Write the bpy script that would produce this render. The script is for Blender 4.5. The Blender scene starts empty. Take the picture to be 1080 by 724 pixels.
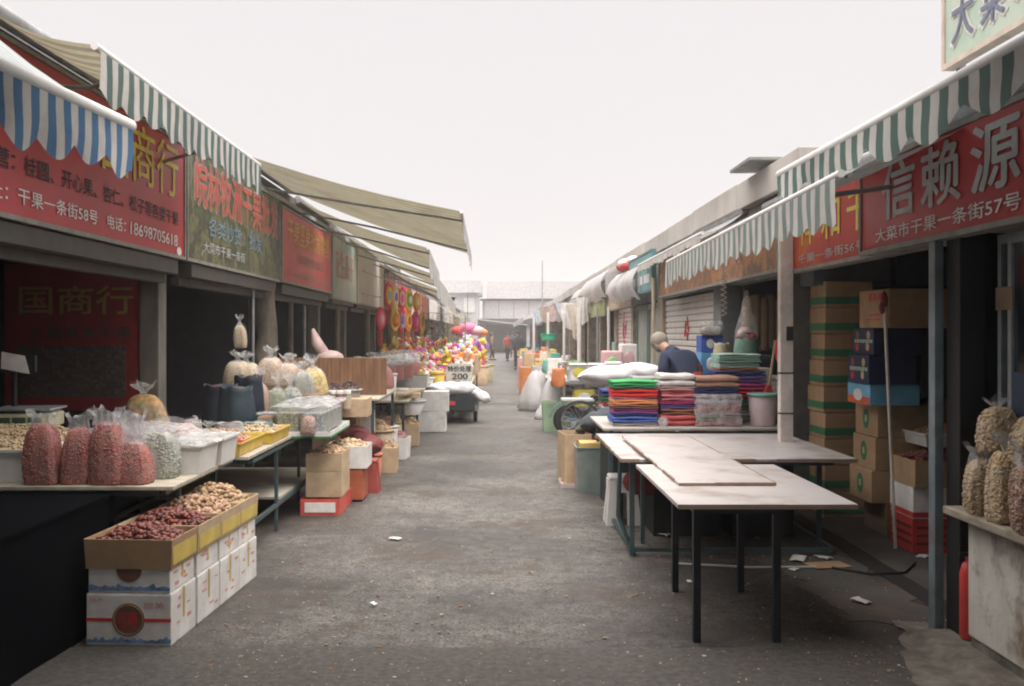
import bpy, math, random
import numpy as np
from mathutils import Vector, Matrix, Euler, noise as mnoise
R = random.Random(11)
sc = bpy.context.scene
COL = sc.collection
PI = math.pi

# ---------------------------------------------------------------- materials
MATS = {}
def nt_new(name):
    m = bpy.data.materials.new(name); m.use_nodes = True
    nt = m.node_tree; nt.nodes.clear()
    out = nt.nodes.new('ShaderNodeOutputMaterial')
    return m, nt, out
def N(nt, typ, **kw):
    n = nt.nodes.new(typ)
    for k, v in kw.items():
        if k in n.inputs: n.inputs[k].default_value = v
        else: setattr(n, k, v)
    return n
def c4(c): return (c[0], c[1], c[2], 1)
def mul(c, k): return tuple(min(1, max(0, x*k)) for x in c)
def noise_tex(nt, scale, detail=4, rough=.55, coord='Object', vec=None, sc3=None):
    tc = N(nt, 'ShaderNodeTexCoord')
    src = tc.outputs[coord]
    if sc3:
        mp = N(nt, 'ShaderNodeMapping'); mp.inputs['Scale'].default_value = sc3
        nt.links.new(src, mp.inputs['Vector']); src = mp.outputs[0]
    t = N(nt, 'ShaderNodeTexNoise', Scale=scale, Detail=detail, Roughness=rough)
    nt.links.new(src, t.inputs['Vector'])
    return t
def ramp(nt, fac, stops):
    r = N(nt, 'ShaderNodeValToRGB'); e = r.color_ramp.elements
    e[0].position, e[0].color = stops[0][0], c4(stops[0][1])
    e[1].position, e[1].color = stops[-1][0], c4(stops[-1][1])
    for p, c in stops[1:-1]:
        x = e.new(p); x.color = c4(c)
    nt.links.new(fac, r.inputs[0]); return r
def M(name, c, rough=.7, metal=0, var=.18, scale=7, bump=.15, bscale=60, spec=.35, dirt=None, dirt_amt=.5, transl=0, sc3=None):
    """plain surface: base colour with slow variation, optional dirt patches, fine bump"""
    if name in MATS: return MATS[name]
    m, nt, out = nt_new(name)
    p = N(nt, 'ShaderNodeBsdfPrincipled', Roughness=rough, Metallic=metal)
    p.inputs['Specular IOR Level'].default_value = spec
    t = noise_tex(nt, scale, sc3=sc3)
    r = ramp(nt, t.outputs['Fac'], [(.3, mul(c, 1-var)), (.7, mul(c, 1+var))])
    col = r.outputs[0]
    if dirt:
        t2 = noise_tex(nt, scale*.6, 6, .65)
        r2 = ramp(nt, t2.outputs['Fac'], [(.5, (0, 0, 0)), (.68, (dirt_amt,)*3)])
        mx = N(nt, 'ShaderNodeMix', data_type='RGBA')
        nt.links.new(r2.outputs[0], mx.inputs[0]); nt.links.new(col, mx.inputs[6]); mx.inputs[7].default_value = c4(dirt)
        col = mx.outputs[2]
    nt.links.new(col, p.inputs['Base Color'])
    if bump:
        tb = noise_tex(nt, bscale, 3)
        b = N(nt, 'ShaderNodeBump', Strength=bump, Distance=.01)
        nt.links.new(tb.outputs['Fac'], b.inputs['Height']); nt.links.new(b.outputs[0], p.inputs['Normal'])
    sh = p.outputs[0]
    if transl:
        tr = N(nt, 'ShaderNodeBsdfTranslucent'); nt.links.new(col, tr.inputs[0])
        mx = N(nt, 'ShaderNodeMixShader'); mx.inputs[0].default_value = transl
        nt.links.new(sh, mx.inputs[1]); nt.links.new(tr.outputs[0], mx.inputs[2]); sh = mx.outputs[0]
    nt.links.new(sh, out.inputs[0])
    MATS[name] = m
    return m
def M_nuts(name, ca, cb, scale=45, gap=(.02, .015, .01)):
    """many small kernels packed behind plastic"""
    if name in MATS: return MATS[name]
    m, nt, out = nt_new(name)
    p = N(nt, 'ShaderNodeBsdfPrincipled', Roughness=.6)
    tc = N(nt, 'ShaderNodeTexCoord')
    v = N(nt, 'ShaderNodeTexVoronoi', Scale=scale); nt.links.new(tc.outputs['Object'], v.inputs['Vector'])
    mx = N(nt, 'ShaderNodeMix', data_type='RGBA')
    sep = N(nt, 'ShaderNodeSeparateColor'); nt.links.new(v.outputs['Color'], sep.inputs[0])
    nt.links.new(sep.outputs[0], mx.inputs[0]); mx.inputs[6].default_value = c4(ca); mx.inputs[7].default_value = c4(cb)
    r = ramp(nt, v.outputs['Distance'], [(.35, (1, 1, 1)), (.8, (.5, .5, .5))])
    m2 = N(nt, 'ShaderNodeMix', data_type='RGBA', blend_type='MULTIPLY'); m2.inputs[0].default_value = 1
    nt.links.new(mx.outputs[2], m2.inputs[6]); nt.links.new(r.outputs[0], m2.inputs[7])
    nt.links.new(m2.outputs[2], p.inputs['Base Color'])
    b = N(nt, 'ShaderNodeBump', Strength=.35, Distance=.006); b.invert = True
    nt.links.new(v.outputs['Distance'], b.inputs['Height']); nt.links.new(b.outputs[0], p.inputs['Normal'])
    nt.links.new(p.outputs[0], out.inputs[0]); MATS[name] = m
    return m
def M_clear(name='clear_plastic', tint=(.72, .73, .74), fac=.32, rough=.22, sc3=None):
    if name in MATS: return MATS[name]
    m, nt, out = nt_new(name)
    tr = N(nt, 'ShaderNodeBsdfTransparent'); tr.inputs[0].default_value = (.96, .97, .97, 1)
    p = N(nt, 'ShaderNodeBsdfPrincipled', Roughness=rough); p.inputs['Base Color'].default_value = c4(tint)
    p.inputs['Specular IOR Level'].default_value = .8
    t = noise_tex(nt, 14, 5, .7, sc3=sc3)
    b = N(nt, 'ShaderNodeBump', Strength=.9, Distance=.02)
    nt.links.new(t.outputs['Fac'], b.inputs['Height']); nt.links.new(b.outputs[0], p.inputs['Normal'])
    r = ramp(nt, t.outputs['Fac'], [(.44, (fac*.6,)*3), (.7, (min(1, fac*1.7),)*3)])
    mx = N(nt, 'ShaderNodeMixShader'); nt.links.new(r.outputs[0], mx.inputs[0])
    nt.links.new(tr.outputs[0], mx.inputs[1]); nt.links.new(p.outputs[0], mx.inputs[2])
    nt.links.new(mx.outputs[0], out.inputs[0]); MATS[name] = m
    return m
def M_corr(name, c, axis='X', freq=30, depth=.5):
    """fluted or corrugated sheet: narrow ridges along one axis"""
    if name in MATS: return MATS[name]
    m, nt, out = nt_new(name)
    p = N(nt, 'ShaderNodeBsdfPrincipled', Roughness=.65)
    tc = N(nt, 'ShaderNodeTexCoord')
    w = N(nt, 'ShaderNodeTexWave', Scale=freq, Distortion=.3, bands_direction=axis); nt.links.new(tc.outputs['Object'], w.inputs['Vector'])
    t = noise_tex(nt, 3, 5)
    r = ramp(nt, t.outputs['Fac'], [(.3, mul(c, .7)), (.7, mul(c, 1.2))])
    nt.links.new(r.outputs[0], p.inputs['Base Color'])
    b = N(nt, 'ShaderNodeBump', Strength=depth, Distance=.02)
    nt.links.new(w.outputs['Fac'], b.inputs['Height']); nt.links.new(b.outputs[0], p.inputs['Normal'])
    nt.links.new(p.outputs[0], out.inputs[0]); MATS[name] = m
    return m
def M_mottle(name, cols, scale=3, rough=.6, detail=5, sc3=None):
    if name in MATS: return MATS[name]
    m, nt, out = nt_new(name)
    p = N(nt, 'ShaderNodeBsdfPrincipled', Roughness=rough)
    t = noise_tex(nt, scale, detail, .6, sc3=sc3)
    n = len(cols)
    r = ramp(nt, t.outputs['Fac'], [(.3 + .4*i/(n-1), c) for i, c in enumerate(cols)])
    nt.links.new(r.outputs[0], p.inputs['Base Color'])
    nt.links.new(p.outputs[0], out.inputs[0]); MATS[name] = m
    return m

def M_ground():
    m, nt, out = nt_new('worn_asphalt')
    p = N(nt, 'ShaderNodeBsdfPrincipled', Roughness=.7)
    p.inputs['Specular IOR Level'].default_value = .35
    tc = N(nt, 'ShaderNodeTexCoord')
    big = noise_tex(nt, .7, 6, .62); med = noise_tex(nt, 9, 8, .78); fine = noise_tex(nt, 48, 6, .85)
    grit = N(nt, 'ShaderNodeTexVoronoi', Scale=42); nt.links.new(tc.outputs['Object'], grit.inputs['Vector'])
    a = ramp(nt, big.outputs['Fac'], [(.36, (.056, .052, .049)), (.48, (.1, .094, .088)), (.62, (.16, .152, .142))])
    b = ramp(nt, med.outputs['Fac'], [(.4, (.45, .43, .41)), (.5, (.92, .92, .92)), (.62, (1.3, 1.27, 1.24))])
    m1 = N(nt, 'ShaderNodeMix', data_type='RGBA', blend_type='MULTIPLY'); m1.inputs[0].default_value = .7
    nt.links.new(a.outputs[0], m1.inputs[6]); nt.links.new(b.outputs[0], m1.inputs[7])
    f = ramp(nt, fine.outputs['Fac'], [(.38, (.25, .245, .24)), (.5, (1, 1, 1)), (.62, (1.9, 1.87, 1.83))])
    m2 = N(nt, 'ShaderNodeMix', data_type='RGBA', blend_type='MULTIPLY'); m2.inputs[0].default_value = .95
    nt.links.new(m1.outputs[2], m2.inputs[6]); nt.links.new(f.outputs[0], m2.inputs[7])
    # pale grit
    g = ramp(nt, grit.outputs['Distance'], [(.06, (1, 1, 1)), (.12, (0, 0, 0))])
    gs = N(nt, 'ShaderNodeSeparateColor'); nt.links.new(grit.outputs['Color'], gs.inputs[0])
    gt = N(nt, 'ShaderNodeMath', operation='GREATER_THAN'); gt.inputs[1].default_value = .8; nt.links.new(gs.outputs[0], gt.inputs[0])
    gm = N(nt, 'ShaderNodeMath', operation='MULTIPLY'); nt.links.new(g.outputs[0], gm.inputs[0]); nt.links.new(gt.outputs[0], gm.inputs[1])
    m3 = N(nt, 'ShaderNodeMix', data_type='RGBA'); nt.links.new(gm.outputs[0], m3.inputs[0])
    nt.links.new(m2.outputs[2], m3.inputs[6]); m3.inputs[7].default_value = (.3, .26, .22, 1)
    # brown trodden dirt in patches
    st = noise_tex(nt, .9, 7, .75)
    s = ramp(nt, st.outputs['Fac'], [(.52, (0, 0, 0)), (.62, (.75, .75, .75))])
    m4 = N(nt, 'ShaderNodeMix', data_type='RGBA'); nt.links.new(s.outputs[0], m4.inputs[0])
    nt.links.new(m3.outputs[2], m4.inputs[6]); m4.inputs[7].default_value = (.075, .055, .043, 1)
    # blend to a darker brown towards both sides of the lane
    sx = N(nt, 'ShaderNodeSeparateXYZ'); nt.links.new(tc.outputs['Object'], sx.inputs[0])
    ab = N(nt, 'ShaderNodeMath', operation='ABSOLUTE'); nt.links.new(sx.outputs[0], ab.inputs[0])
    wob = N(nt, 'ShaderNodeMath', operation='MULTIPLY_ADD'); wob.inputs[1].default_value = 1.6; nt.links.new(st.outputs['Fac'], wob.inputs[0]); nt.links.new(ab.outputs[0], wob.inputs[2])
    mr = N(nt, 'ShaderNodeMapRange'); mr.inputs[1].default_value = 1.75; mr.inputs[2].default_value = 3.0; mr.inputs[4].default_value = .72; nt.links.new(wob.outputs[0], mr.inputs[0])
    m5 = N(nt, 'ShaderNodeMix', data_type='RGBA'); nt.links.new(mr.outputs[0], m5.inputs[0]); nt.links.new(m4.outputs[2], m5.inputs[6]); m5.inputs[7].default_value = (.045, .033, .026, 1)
    # hairline cracks
    dn = N(nt, 'ShaderNodeTexNoise', Scale=1.3, Detail=5); nt.links.new(tc.outputs['Object'], dn.inputs['Vector'])
    dm = N(nt, 'ShaderNodeVectorMath', operation='MULTIPLY_ADD'); dm.inputs[1].default_value = (.9, .9, 0); nt.links.new(dn.outputs['Color'], dm.inputs[0]); nt.links.new(tc.outputs['Object'], dm.inputs[2])
    cr = N(nt, 'ShaderNodeTexVoronoi', Scale=.33, feature='DISTANCE_TO_EDGE'); nt.links.new(dm.outputs[0], cr.inputs['Vector'])
    cm = ramp(nt, cr.outputs['Distance'], [(.001, (.0, .0, .0)), (.002, (0, 0, 0))])
    m6 = N(nt, 'ShaderNodeMix', data_type='RGBA'); nt.links.new(cm.outputs[0], m6.inputs[0]); nt.links.new(m5.outputs[2], m6.inputs[6]); m6.inputs[7].default_value = (.03, .026, .022, 1)
    nt.links.new(m6.outputs[2], p.inputs['Base Color'])
    wet = ramp(nt, big.outputs['Fac'], [(.38, (.42, .42, .42)), (.6, (.85, .85, .85))])
    nt.links.new(wet.outputs[0], p.inputs['Roughness'])
    add = N(nt, 'ShaderNodeMath', operation='MULTIPLY_ADD'); add.inputs[1].default_value = .35
    nt.links.new(fine.outputs['Fac'], add.inputs[0]); nt.links.new(med.outputs['Fac'], add.inputs[2])
    bp = N(nt, 'ShaderNodeBump', Strength=.75, Distance=.035)
    nt.links.new(add.outputs[0], bp.inputs['Height']); nt.links.new(bp.outputs[0], p.inputs['Normal'])
    nt.links.new(p.outputs[0], out.inputs[0])
    return m

# ---------------------------------------------------------------- mesh builder
def _ico(sub):
    import bmesh
    bm = bmesh.new(); bmesh.ops.create_icosphere(bm, subdivisions=sub, radius=1)
    v = np.array([x.co[:] for x in bm.verts]); f = [tuple(a.index for a in x.verts) for x in bm.faces]; bm.free()
    return v, f
ICO1, ICO2, ICO3 = _ico(1), _ico(2), _ico(3)
class MB:
    def __init__(s): s.v = []; s.f = []; s.m = []; s.s = []
    def add(s, vs, fs, mi=0, sm=False):
        o = len(s.v); s.v.extend(tuple(map(float, v)) for v in vs)
        for k, f in enumerate(fs):
            s.f.append(tuple(i+o for i in f)); s.m.append(mi if isinstance(mi, int) else mi[k]); s.s.append(sm)
        return s
    def box(s, lo, hi, mi=0, M4=None):
        x0, y0, z0 = lo; x1, y1, z1 = hi
        vs = [(x0,y0,z0),(x1,y0,z0),(x1,y1,z0),(x0,y1,z0),(x0,y0,z1),(x1,y0,z1),(x1,y1,z1),(x0,y1,z1)]
        if M4 is not None: vs = [M4 @ Vector(v) for v in vs]
        return s.add(vs, [(0,3,2,1),(4,5,6,7),(0,1,5,4),(1,2,6,5),(2,3,7,6),(3,0,4,7)], mi)
    def cyl(s, a, b, r0, r1=None, n=12, mi=0, cap=True):
        r1 = r0 if r1 is None else r1
        a, b = Vector(a), Vector(b); d = (b-a).normalized()
        u = d.orthogonal().normalized(); w = d.cross(u)
        vs = []
        for p, r in ((a, r0), (b, r1)):
            for i in range(n):
                t = 2*PI*i/n; vs.append(p + u*math.cos(t)*r + w*math.sin(t)*r)
        s.add(vs, [(i, (i+1) % n, n+(i+1) % n, n+i) for i in range(n)], mi, True)
        if cap:
            s.add(vs[:n], [tuple(range(n-1, -1, -1))], mi); s.add(vs[n:], [tuple(range(n))], mi)
        return s
    def tube(s, pts, r, n=8, mi=0):
        pts = [Vector(p) for p in pts]; rs = r if isinstance(r, (list, tuple)) else [r]*len(pts)
        vs = []; ref = None
        for k, p in enumerate(pts):
            d = (pts[min(k+1, len(pts)-1)]-pts[max(k-1, 0)]).normalized()
            if ref is None: ref = d.orthogonal().normalized()
            u = (ref - d*ref.dot(d)).normalized(); ref = u; w = d.cross(u)
            for i in range(n):
                t = 2*PI*i/n; vs.append(p+u*math.cos(t)*rs[k]+w*math.sin(t)*rs[k])
        fs = [(k*n+i, k*n+(i+1) % n, (k+1)*n+(i+1) % n, (k+1)*n+i) for k in range(len(pts)-1) for i in range(n)]
        s.add(vs, fs, mi, True)
        s.add(vs[:n], [tuple(range(n-1, -1, -1))], mi); s.add(vs[-n:], [tuple(range(n))], mi)
        return s
    def blob(s, c, r, mi=0, ico=ICO2, rot=None, jit=0, sm=True):
        v = ico[0]*np.array(r if isinstance(r, (tuple, list)) else (r,)*3)
        if jit: v = v*(1+np.array([[R.uniform(-jit, jit)] for _ in range(len(v))]))
        if rot is not None:
            v = v @ np.array(rot.to_matrix()).T
        return s.add(v+np.array(c), ico[1], mi, sm)
    def lathe(s, prof, c=(0, 0, 0), n=20, mi=0, sm=True, sx=1, sy=1):
        vs = []
        for r, z in prof:
            for i in range(n):
                t = 2*PI*i/n; vs.append((c[0]+r*sx*math.cos(t), c[1]+r*sy*math.sin(t), c[2]+z))
        fs = [(k*n+i, k*n+(i+1) % n, (k+1)*n+(i+1) % n, (k+1)*n+i) for k in range(len(prof)-1) for i in range(n)]
        s.add(vs, fs, mi, sm)
        s.add(vs[:n], [tuple(range(n-1, -1, -1))], mi); s.add(vs[-n:], [tuple(range(n))], mi)
        return s
    def grid(s, fn, nu, nv, mi=0, sm=True):
        vs = [fn(i/nu, j/nv) for j in range(nv+1) for i in range(nu+1)]
        W = nu+1; fs = []; ms = []
        for j in range(nv):
            for i in range(nu):
                fs.append((j*W+i, j*W+i+1, (j+1)*W+i+1, (j+1)*W+i)); ms.append(mi(i, j) if callable(mi) else mi)
        return s.add(vs, fs, ms, sm)
    def prism(s, outline, y0, y1, mi=0):
        """outline of (x, z) points, thick from y0 to y1"""
        n = len(outline)
        vs = [(x, y0, z) for x, z in outline]+[(x, y1, z) for x, z in outline]
        s.add(vs, [tuple(range(n))], mi); s.add(vs, [tuple(range(2*n-1, n-1, -1))], mi)
        return s.add(vs, [(i, n+i, n+(i+1) % n, (i+1) % n) for i in range(n)], mi)
    def build(s, name, mats, parent=None, loc=(0, 0, 0), rotz=0, bevel=0, seg=2, solid=0, label=None):
        me = bpy.data.meshes.new(name)
        me.from_pydata(s.v, [], s.f)
        mats = mats if isinstance(mats, (list, tuple)) else [mats]
        for m in mats: me.materials.append(m)
        me.polygons.foreach_set('material_index', s.m); me.polygons.foreach_set('use_smooth', s.s)
        me.update()
        o = bpy.data.objects.new(name, me); COL.objects.link(o)
        o.parent = parent; o.location = loc; o.rotation_euler = (0, 0, rotz)
        if bevel:
            b = o.modifiers.new('b', 'BEVEL'); b.width = bevel; b.segments = seg; b.limit_method = 'ANGLE'; b.angle_limit = 1
        if solid:
            b = o.modifiers.new('s', 'SOLIDIFY'); b.thickness = solid
        if label: o['label'] = label
        return o
def tag(o, label, cat, group=None, kind=None):
    if label: o['label'] = label
    if cat: o['category'] = cat
    if group: o['group'] = group
    if kind: o['kind'] = kind
    return o
def T(name, label, cat, loc=(0, 0, 0), rotz=0, group=None, tilt=None):
    o = bpy.data.objects.new(name, None); COL.objects.link(o); o.empty_display_size = .1
    o.location = loc; o.rotation_euler = (0, 0, rotz) if tilt is None else (tilt[0], tilt[1], rotz)
    return tag(o, label, cat, group)
KIDS = {}
def kids(o): return [c for c in bpy.data.objects if c.parent == o]
def copy_tree(o, loc=None, rotz=None, label=None, parent=None, scale=None):
    """a thing with copies of its parts and their sub-parts"""
    if o.name not in KIDS: KIDS[o.name] = kids(o)
    c = o.copy(); COL.objects.link(c)
    if parent is not None: c.parent = parent
    if loc is not None: c.location = loc
    if rotz is not None: c.rotation_euler = (c.rotation_euler[0], c.rotation_euler[1], rotz)
    if label: c['label'] = label
    if scale is not None: c.scale = (scale,)*3 if not isinstance(scale, tuple) else scale
    for k in KIDS[o.name]: copy_tree(k, parent=c)
    return c
def at(px, Y): return (px-525)*Y/1050        # street X seen at column px at distance Y
def hz(py, Y): return 1.66-(py-352)*Y/1050   # height seen at row py at distance Y
DG = None
def text(body, w, h, mat, parent, x, z, y=-.006, bold=.0, name='lettering', depth=.002, rotx=PI/2):
    """one line of writing scaled to w by h, reading along the parent's x, centred at x, z"""
    cu = bpy.data.curves.new('t', 'FONT'); cu.body = body; cu.size = 1; cu.extrude = 0; cu.resolution_u = 3
    cu.offset = 0
    o = bpy.data.objects.new('t', cu); COL.objects.link(o)
    dg = bpy.context.evaluated_depsgraph_get()
    me = bpy.data.meshes.new_from_object(o.evaluated_get(dg))
    bpy.data.objects.remove(o); bpy.data.curves.remove(cu)
    n = len(me.vertices)
    if n == 0: return None
    co = np.empty(n*3); me.vertices.foreach_get('co', co); co = co.reshape(-1, 3)
    lo, hi = co.min(0), co.max(0)
    u = (co[:, 0]-(lo[0]+hi[0])/2)*w/max(1e-5, hi[0]-lo[0]); v = (co[:, 1]-(lo[1]+hi[1])/2)*h/max(1e-5, hi[1]-lo[1])
    if rotx: new = np.stack([x+u, np.full(n, y), z+v], 1)
    else: new = np.stack([x+u, y+v, np.full(n, z)], 1)
    me.vertices.foreach_set('co', new.reshape(-1)); me.materials.clear(); me.materials.append(mat); me.update()
    if bold:   # heavier strokes: the same outline laid again a hair to each side
        vs = [tuple(v.co) for v in me.vertices]; fs = [tuple(p.vertices) for p in me.polygons]; mb = MB()
        for k, (dx, dz) in enumerate(((0, 0), (bold*h, 0), (-bold*h, 0), (0, bold*h*.6), (0, -bold*h*.6))):
            mb.add([(x_+dx, y_-.0003*k, z_+dz) for x_, y_, z_ in vs], fs)
        bpy.data.meshes.remove(me)
        return mb.build(name, mat, parent)
    t = bpy.data.objects.new(name, me); COL.objects.link(t); t.parent = parent
    return t
# ---------------------------------------------------------------- colours used again and again
kraft = M('kraft_board', (.36, .235, .135), .8, dirt=(.25, .16, .09), dirt_amt=.4)
kraft_pale = M('kraft_pale', (.46, .34, .22), .8)
kraft_dark = M('kraft_dark', (.2, .135, .085), .85)
white_board = M('white_board', (.66, .64, .62), .7, dirt=(.45, .41, .36), dirt_amt=.5)
tape_yel = M('yellow_tape', (.52, .38, .08), .3, spec=.5)
tape_green = M('green_tape', (.03, .2, .09), .4)
red_ink = M('red_ink', (.5, .045, .05), .6)
blue_ink = M('blue_ink', (.06, .16, .36), .6)
brown_ink = M('brown_ink', (.17, .08, .06), .6)
green_ink = M('green_ink', (.03, .22, .1), .6)
black_ink = M('black_ink', (.03, .03, .035), .6)
grey_ink = M('grey_ink', (.42, .42, .42), .5, dirt=(.3, .28, .27))
white_ink = M('white_ink', (.72, .7, .68), .5, dirt=(.5, .46, .44))
yellow_ink = M('yellow_ink', (.62, .5, .05), .5, dirt=(.42, .25, .05))
black_metal = M('black_metal', (.018, .02, .025), .45, .3)
teal_metal = M('teal_metal', (.07, .115, .125), .45, .4, dirt=(.12, .07, .04), dirt_amt=.5)
grey_metal = M('grey_metal', (.3, .31, .32), .45, .6, dirt=(.2, .15, .11))
alu = M('aluminium', (.42, .47, .5), .35, .7)
rust_metal = M('rust_metal', (.17, .11, .075), .8, .2)
wood_raw = M('raw_wood', (.42, .33, .24), .8, sc3=(1, 8, 8), dirt=(.2, .15, .11))
white_pl = M('white_plastic', (.68, .67, .65), .4, var=.06, dirt=(.42, .4, .36), dirt_amt=.3)
grey_pl = M('grey_plastic', (.36, .38, .38), .45)
dark = M('dark_cloth', (.014, .016, .022), .95, bump=0)
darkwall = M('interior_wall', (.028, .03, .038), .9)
red_pl = M('red_plastic', (.5, .05, .045), .4)
yel_pl = M('yellow_plastic', (.6, .42, .07), .5, dirt=(.4, .27, .1))
rubber = M('rubber', (.02, .02, .022), .8)
clear = M_clear(fac=.26)
clear_low = M_clear('clear_taut', (.8, .78, .78), .13, .16, (2.2, 2.2, .5))
clear_hi = M_clear('clear_bright', (.66, .66, .68), .42, .3)

# ---------------------------------------------------------------- boxes and trays
def open_box(mb, w, d, h, t=.006, mi=0, flare=0, z0=0, rim=0):
    """w along x, d along y, open at the top, centred"""
    fl = flare
    def ring(k, z, ins): return [(-w/2-k+ins, -d/2-k+ins, z), (w/2+k-ins, -d/2-k+ins, z), (w/2+k-ins, d/2+k-ins, z), (-w/2-k+ins, d/2+k-ins, z)]
    vs = ring(0, z0, 0)+ring(fl, z0+h, 0)+ring(fl, z0+h, t)+ring(0, z0+t, t)
    fs = [(0, 3, 2, 1)]
    for a, b in ((0, 4), (4, 8), (8, 12)):
        for i in range(4): j = (i+1) % 4; fs.append((a+i, a+j, b+j, b+i))
    fs.append((12, 13, 14, 15))
    mb.add(vs, fs, mi)
    if rim:
        k = rim
        for (x0, y0, x1, y1) in ((-w/2-fl-k, -d/2-fl-k, w/2+fl+k, -d/2-fl), (-w/2-fl-k, d/2+fl, w/2+fl+k, d/2+fl+k),
                                 (-w/2-fl-k, -d/2-fl, -w/2-fl, d/2+fl), (w/2+fl, -d/2-fl, w/2+fl+k, d/2+fl)):
            mb.box((x0, y0, z0+h-k*1.4), (x1, y1, z0+h+.003), mi)
    return mb
def carton(label, loc, w, d, h, rz=0, mat=None, group=None, tape=None, band=None, name='carton', deco=None, tilt=None):
    """closed corrugated carton; band = (colour, z0, z1) printed or taped band round it"""
    mat = mat or kraft
    t = T(name, label, 'carton', loc, rz, group, tilt)
    b = MB(); b.box((-w/2, -d/2, 0), (w/2, d/2, h-.004))
    b.build('body', mat, t, bevel=.005)
    f = MB()
    f.box((-w/2+.002, -d/2+.002, h-.004), (w/2-.002, -.002, h)); f.box((-w/2+.002, .002, h-.004), (w/2-.002, d/2-.002, h))
    f.build('flap', mat, t)
    if tape:
        m = MB(); m.box((-w/2-.0015, -.025, h-.001), (w/2+.0015, .025, h+.0015))
        for s in (-1, 1): m.box((s*w/2-.0015, -.025, h-.07), (s*w/2+.0015, .025, h+.0015))
        m.build('tape', tape, t)
    if band:
        m = MB(); c, z0, z1 = band
        for s in (-1, 1):
            m.box((-w/2-.002, s*d/2-.002, z0), (w/2+.002, s*d/2+.002, z1)); m.box((s*w/2-.002, -d/2+.0, z0), (s*w/2+.002, d/2, z1))
        m.build('printed_band', c, t)
    if deco: deco(t, w, d, h)
    return t
def tray(label, loc, w, d, h, rz=0, mat=None, group=None, name='tray', cat='tray', flare=0, t=.006, rim=0, band=None, tilt=None):
    o = T(name, label, cat, loc, rz, group, tilt)
    open_box(MB(), w, d, h, t, flare=flare, rim=rim).build('body', mat or kraft, o, bevel=.002)
    if band:
        m = MB(); c, z0, z1 = band
        for s in (-1, 1):
            m.box((-w/2-.002, s*d/2-.002, z0), (w/2+.002, s*d/2+.002, z1)); m.box((s*w/2-.002, -d/2, z0), (s*w/2+.002, d/2, z1))
        m.build('band', c, o)
    return o
def heap(name, label, loc, w, d, base, rise, size, mats, n, rz=0, elong=1.3, cat='nuts', group=None, ico=ICO1, squash=.8):
    """loose kernels or fruit heaped over a low mound: one uncountable mass"""
    b = MB()
    def hgt(u, v): return base + rise*max(0, (1-abs(2*u-1)**2.6))*max(0, (1-abs(2*v-1)**2.6))
    b.grid(lambda u, v: ((u-.5)*w, (v-.5)*d, hgt(u, v)-size*.4), 8, 8, 0)
    for i in range(n):
        u, v = R.random(), R.random()
        s = size*R.uniform(.8, 1.15)
        z = hgt(u, v)+mnoise.noise(Vector((u*4, v*4, n)))*size*.6+R.uniform(-.2, .3)*size
        x = (u-.5)*(w-size*1.2); y = (v-.5)*(d-size*1.2)
        b.blob((x, y, z), (s*elong*.5, s*.5, s*.5*squash), R.randrange(len(mats)), ico, Euler((R.uniform(-.6, .6), R.uniform(-.6, .6), R.uniform(0, 6.3))))
    o = b.build(name, mats, None, loc, rz)
    return tag(o, label, cat, group, 'stuff')
dates = [M('date_a', (.17, .042, .03), .38), M('date_b', (.23, .07, .05), .4), M('date_c', (.1, .028, .024), .4)]
walnuts = [M('walnut_a', (.42, .28, .17), .7), M('walnut_b', (.52, .36, .22), .7), M('walnut_c', (.3, .2, .12), .7)]
pecans = [M('pecan_a', (.4, .24, .15), .6), M('pecan_b', (.33, .19, .12), .6), M('pecan_c', (.48, .32, .22), .6)]
pnuts = [M('pnut_a', (.5, .38, .24), .7), M('pnut_b', (.58, .46, .31), .7), M('pnut_c', (.4, .29, .18), .7)]
goji = [M('goji_a', (.5, .06, .04), .45), M('goji_b', (.4, .04, .03), .45)]
mauve = [M('mauve_a', (.32, .17, .17), .55), M('mauve_b', (.4, .23, .22), .55), M('mauve_c', (.25, .13, .13), .55)]
yelbits = [M('yelbit_a', (.6, .42, .1), .6), M('yelbit_b', (.5, .33, .07), .6)]
darkbits = [M('darkbit_a', (.08, .045, .04), .5), M('darkbit_b', (.13, .07, .055), .5), M('darkbit_c', (.05, .03, .03), .5)]

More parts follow.
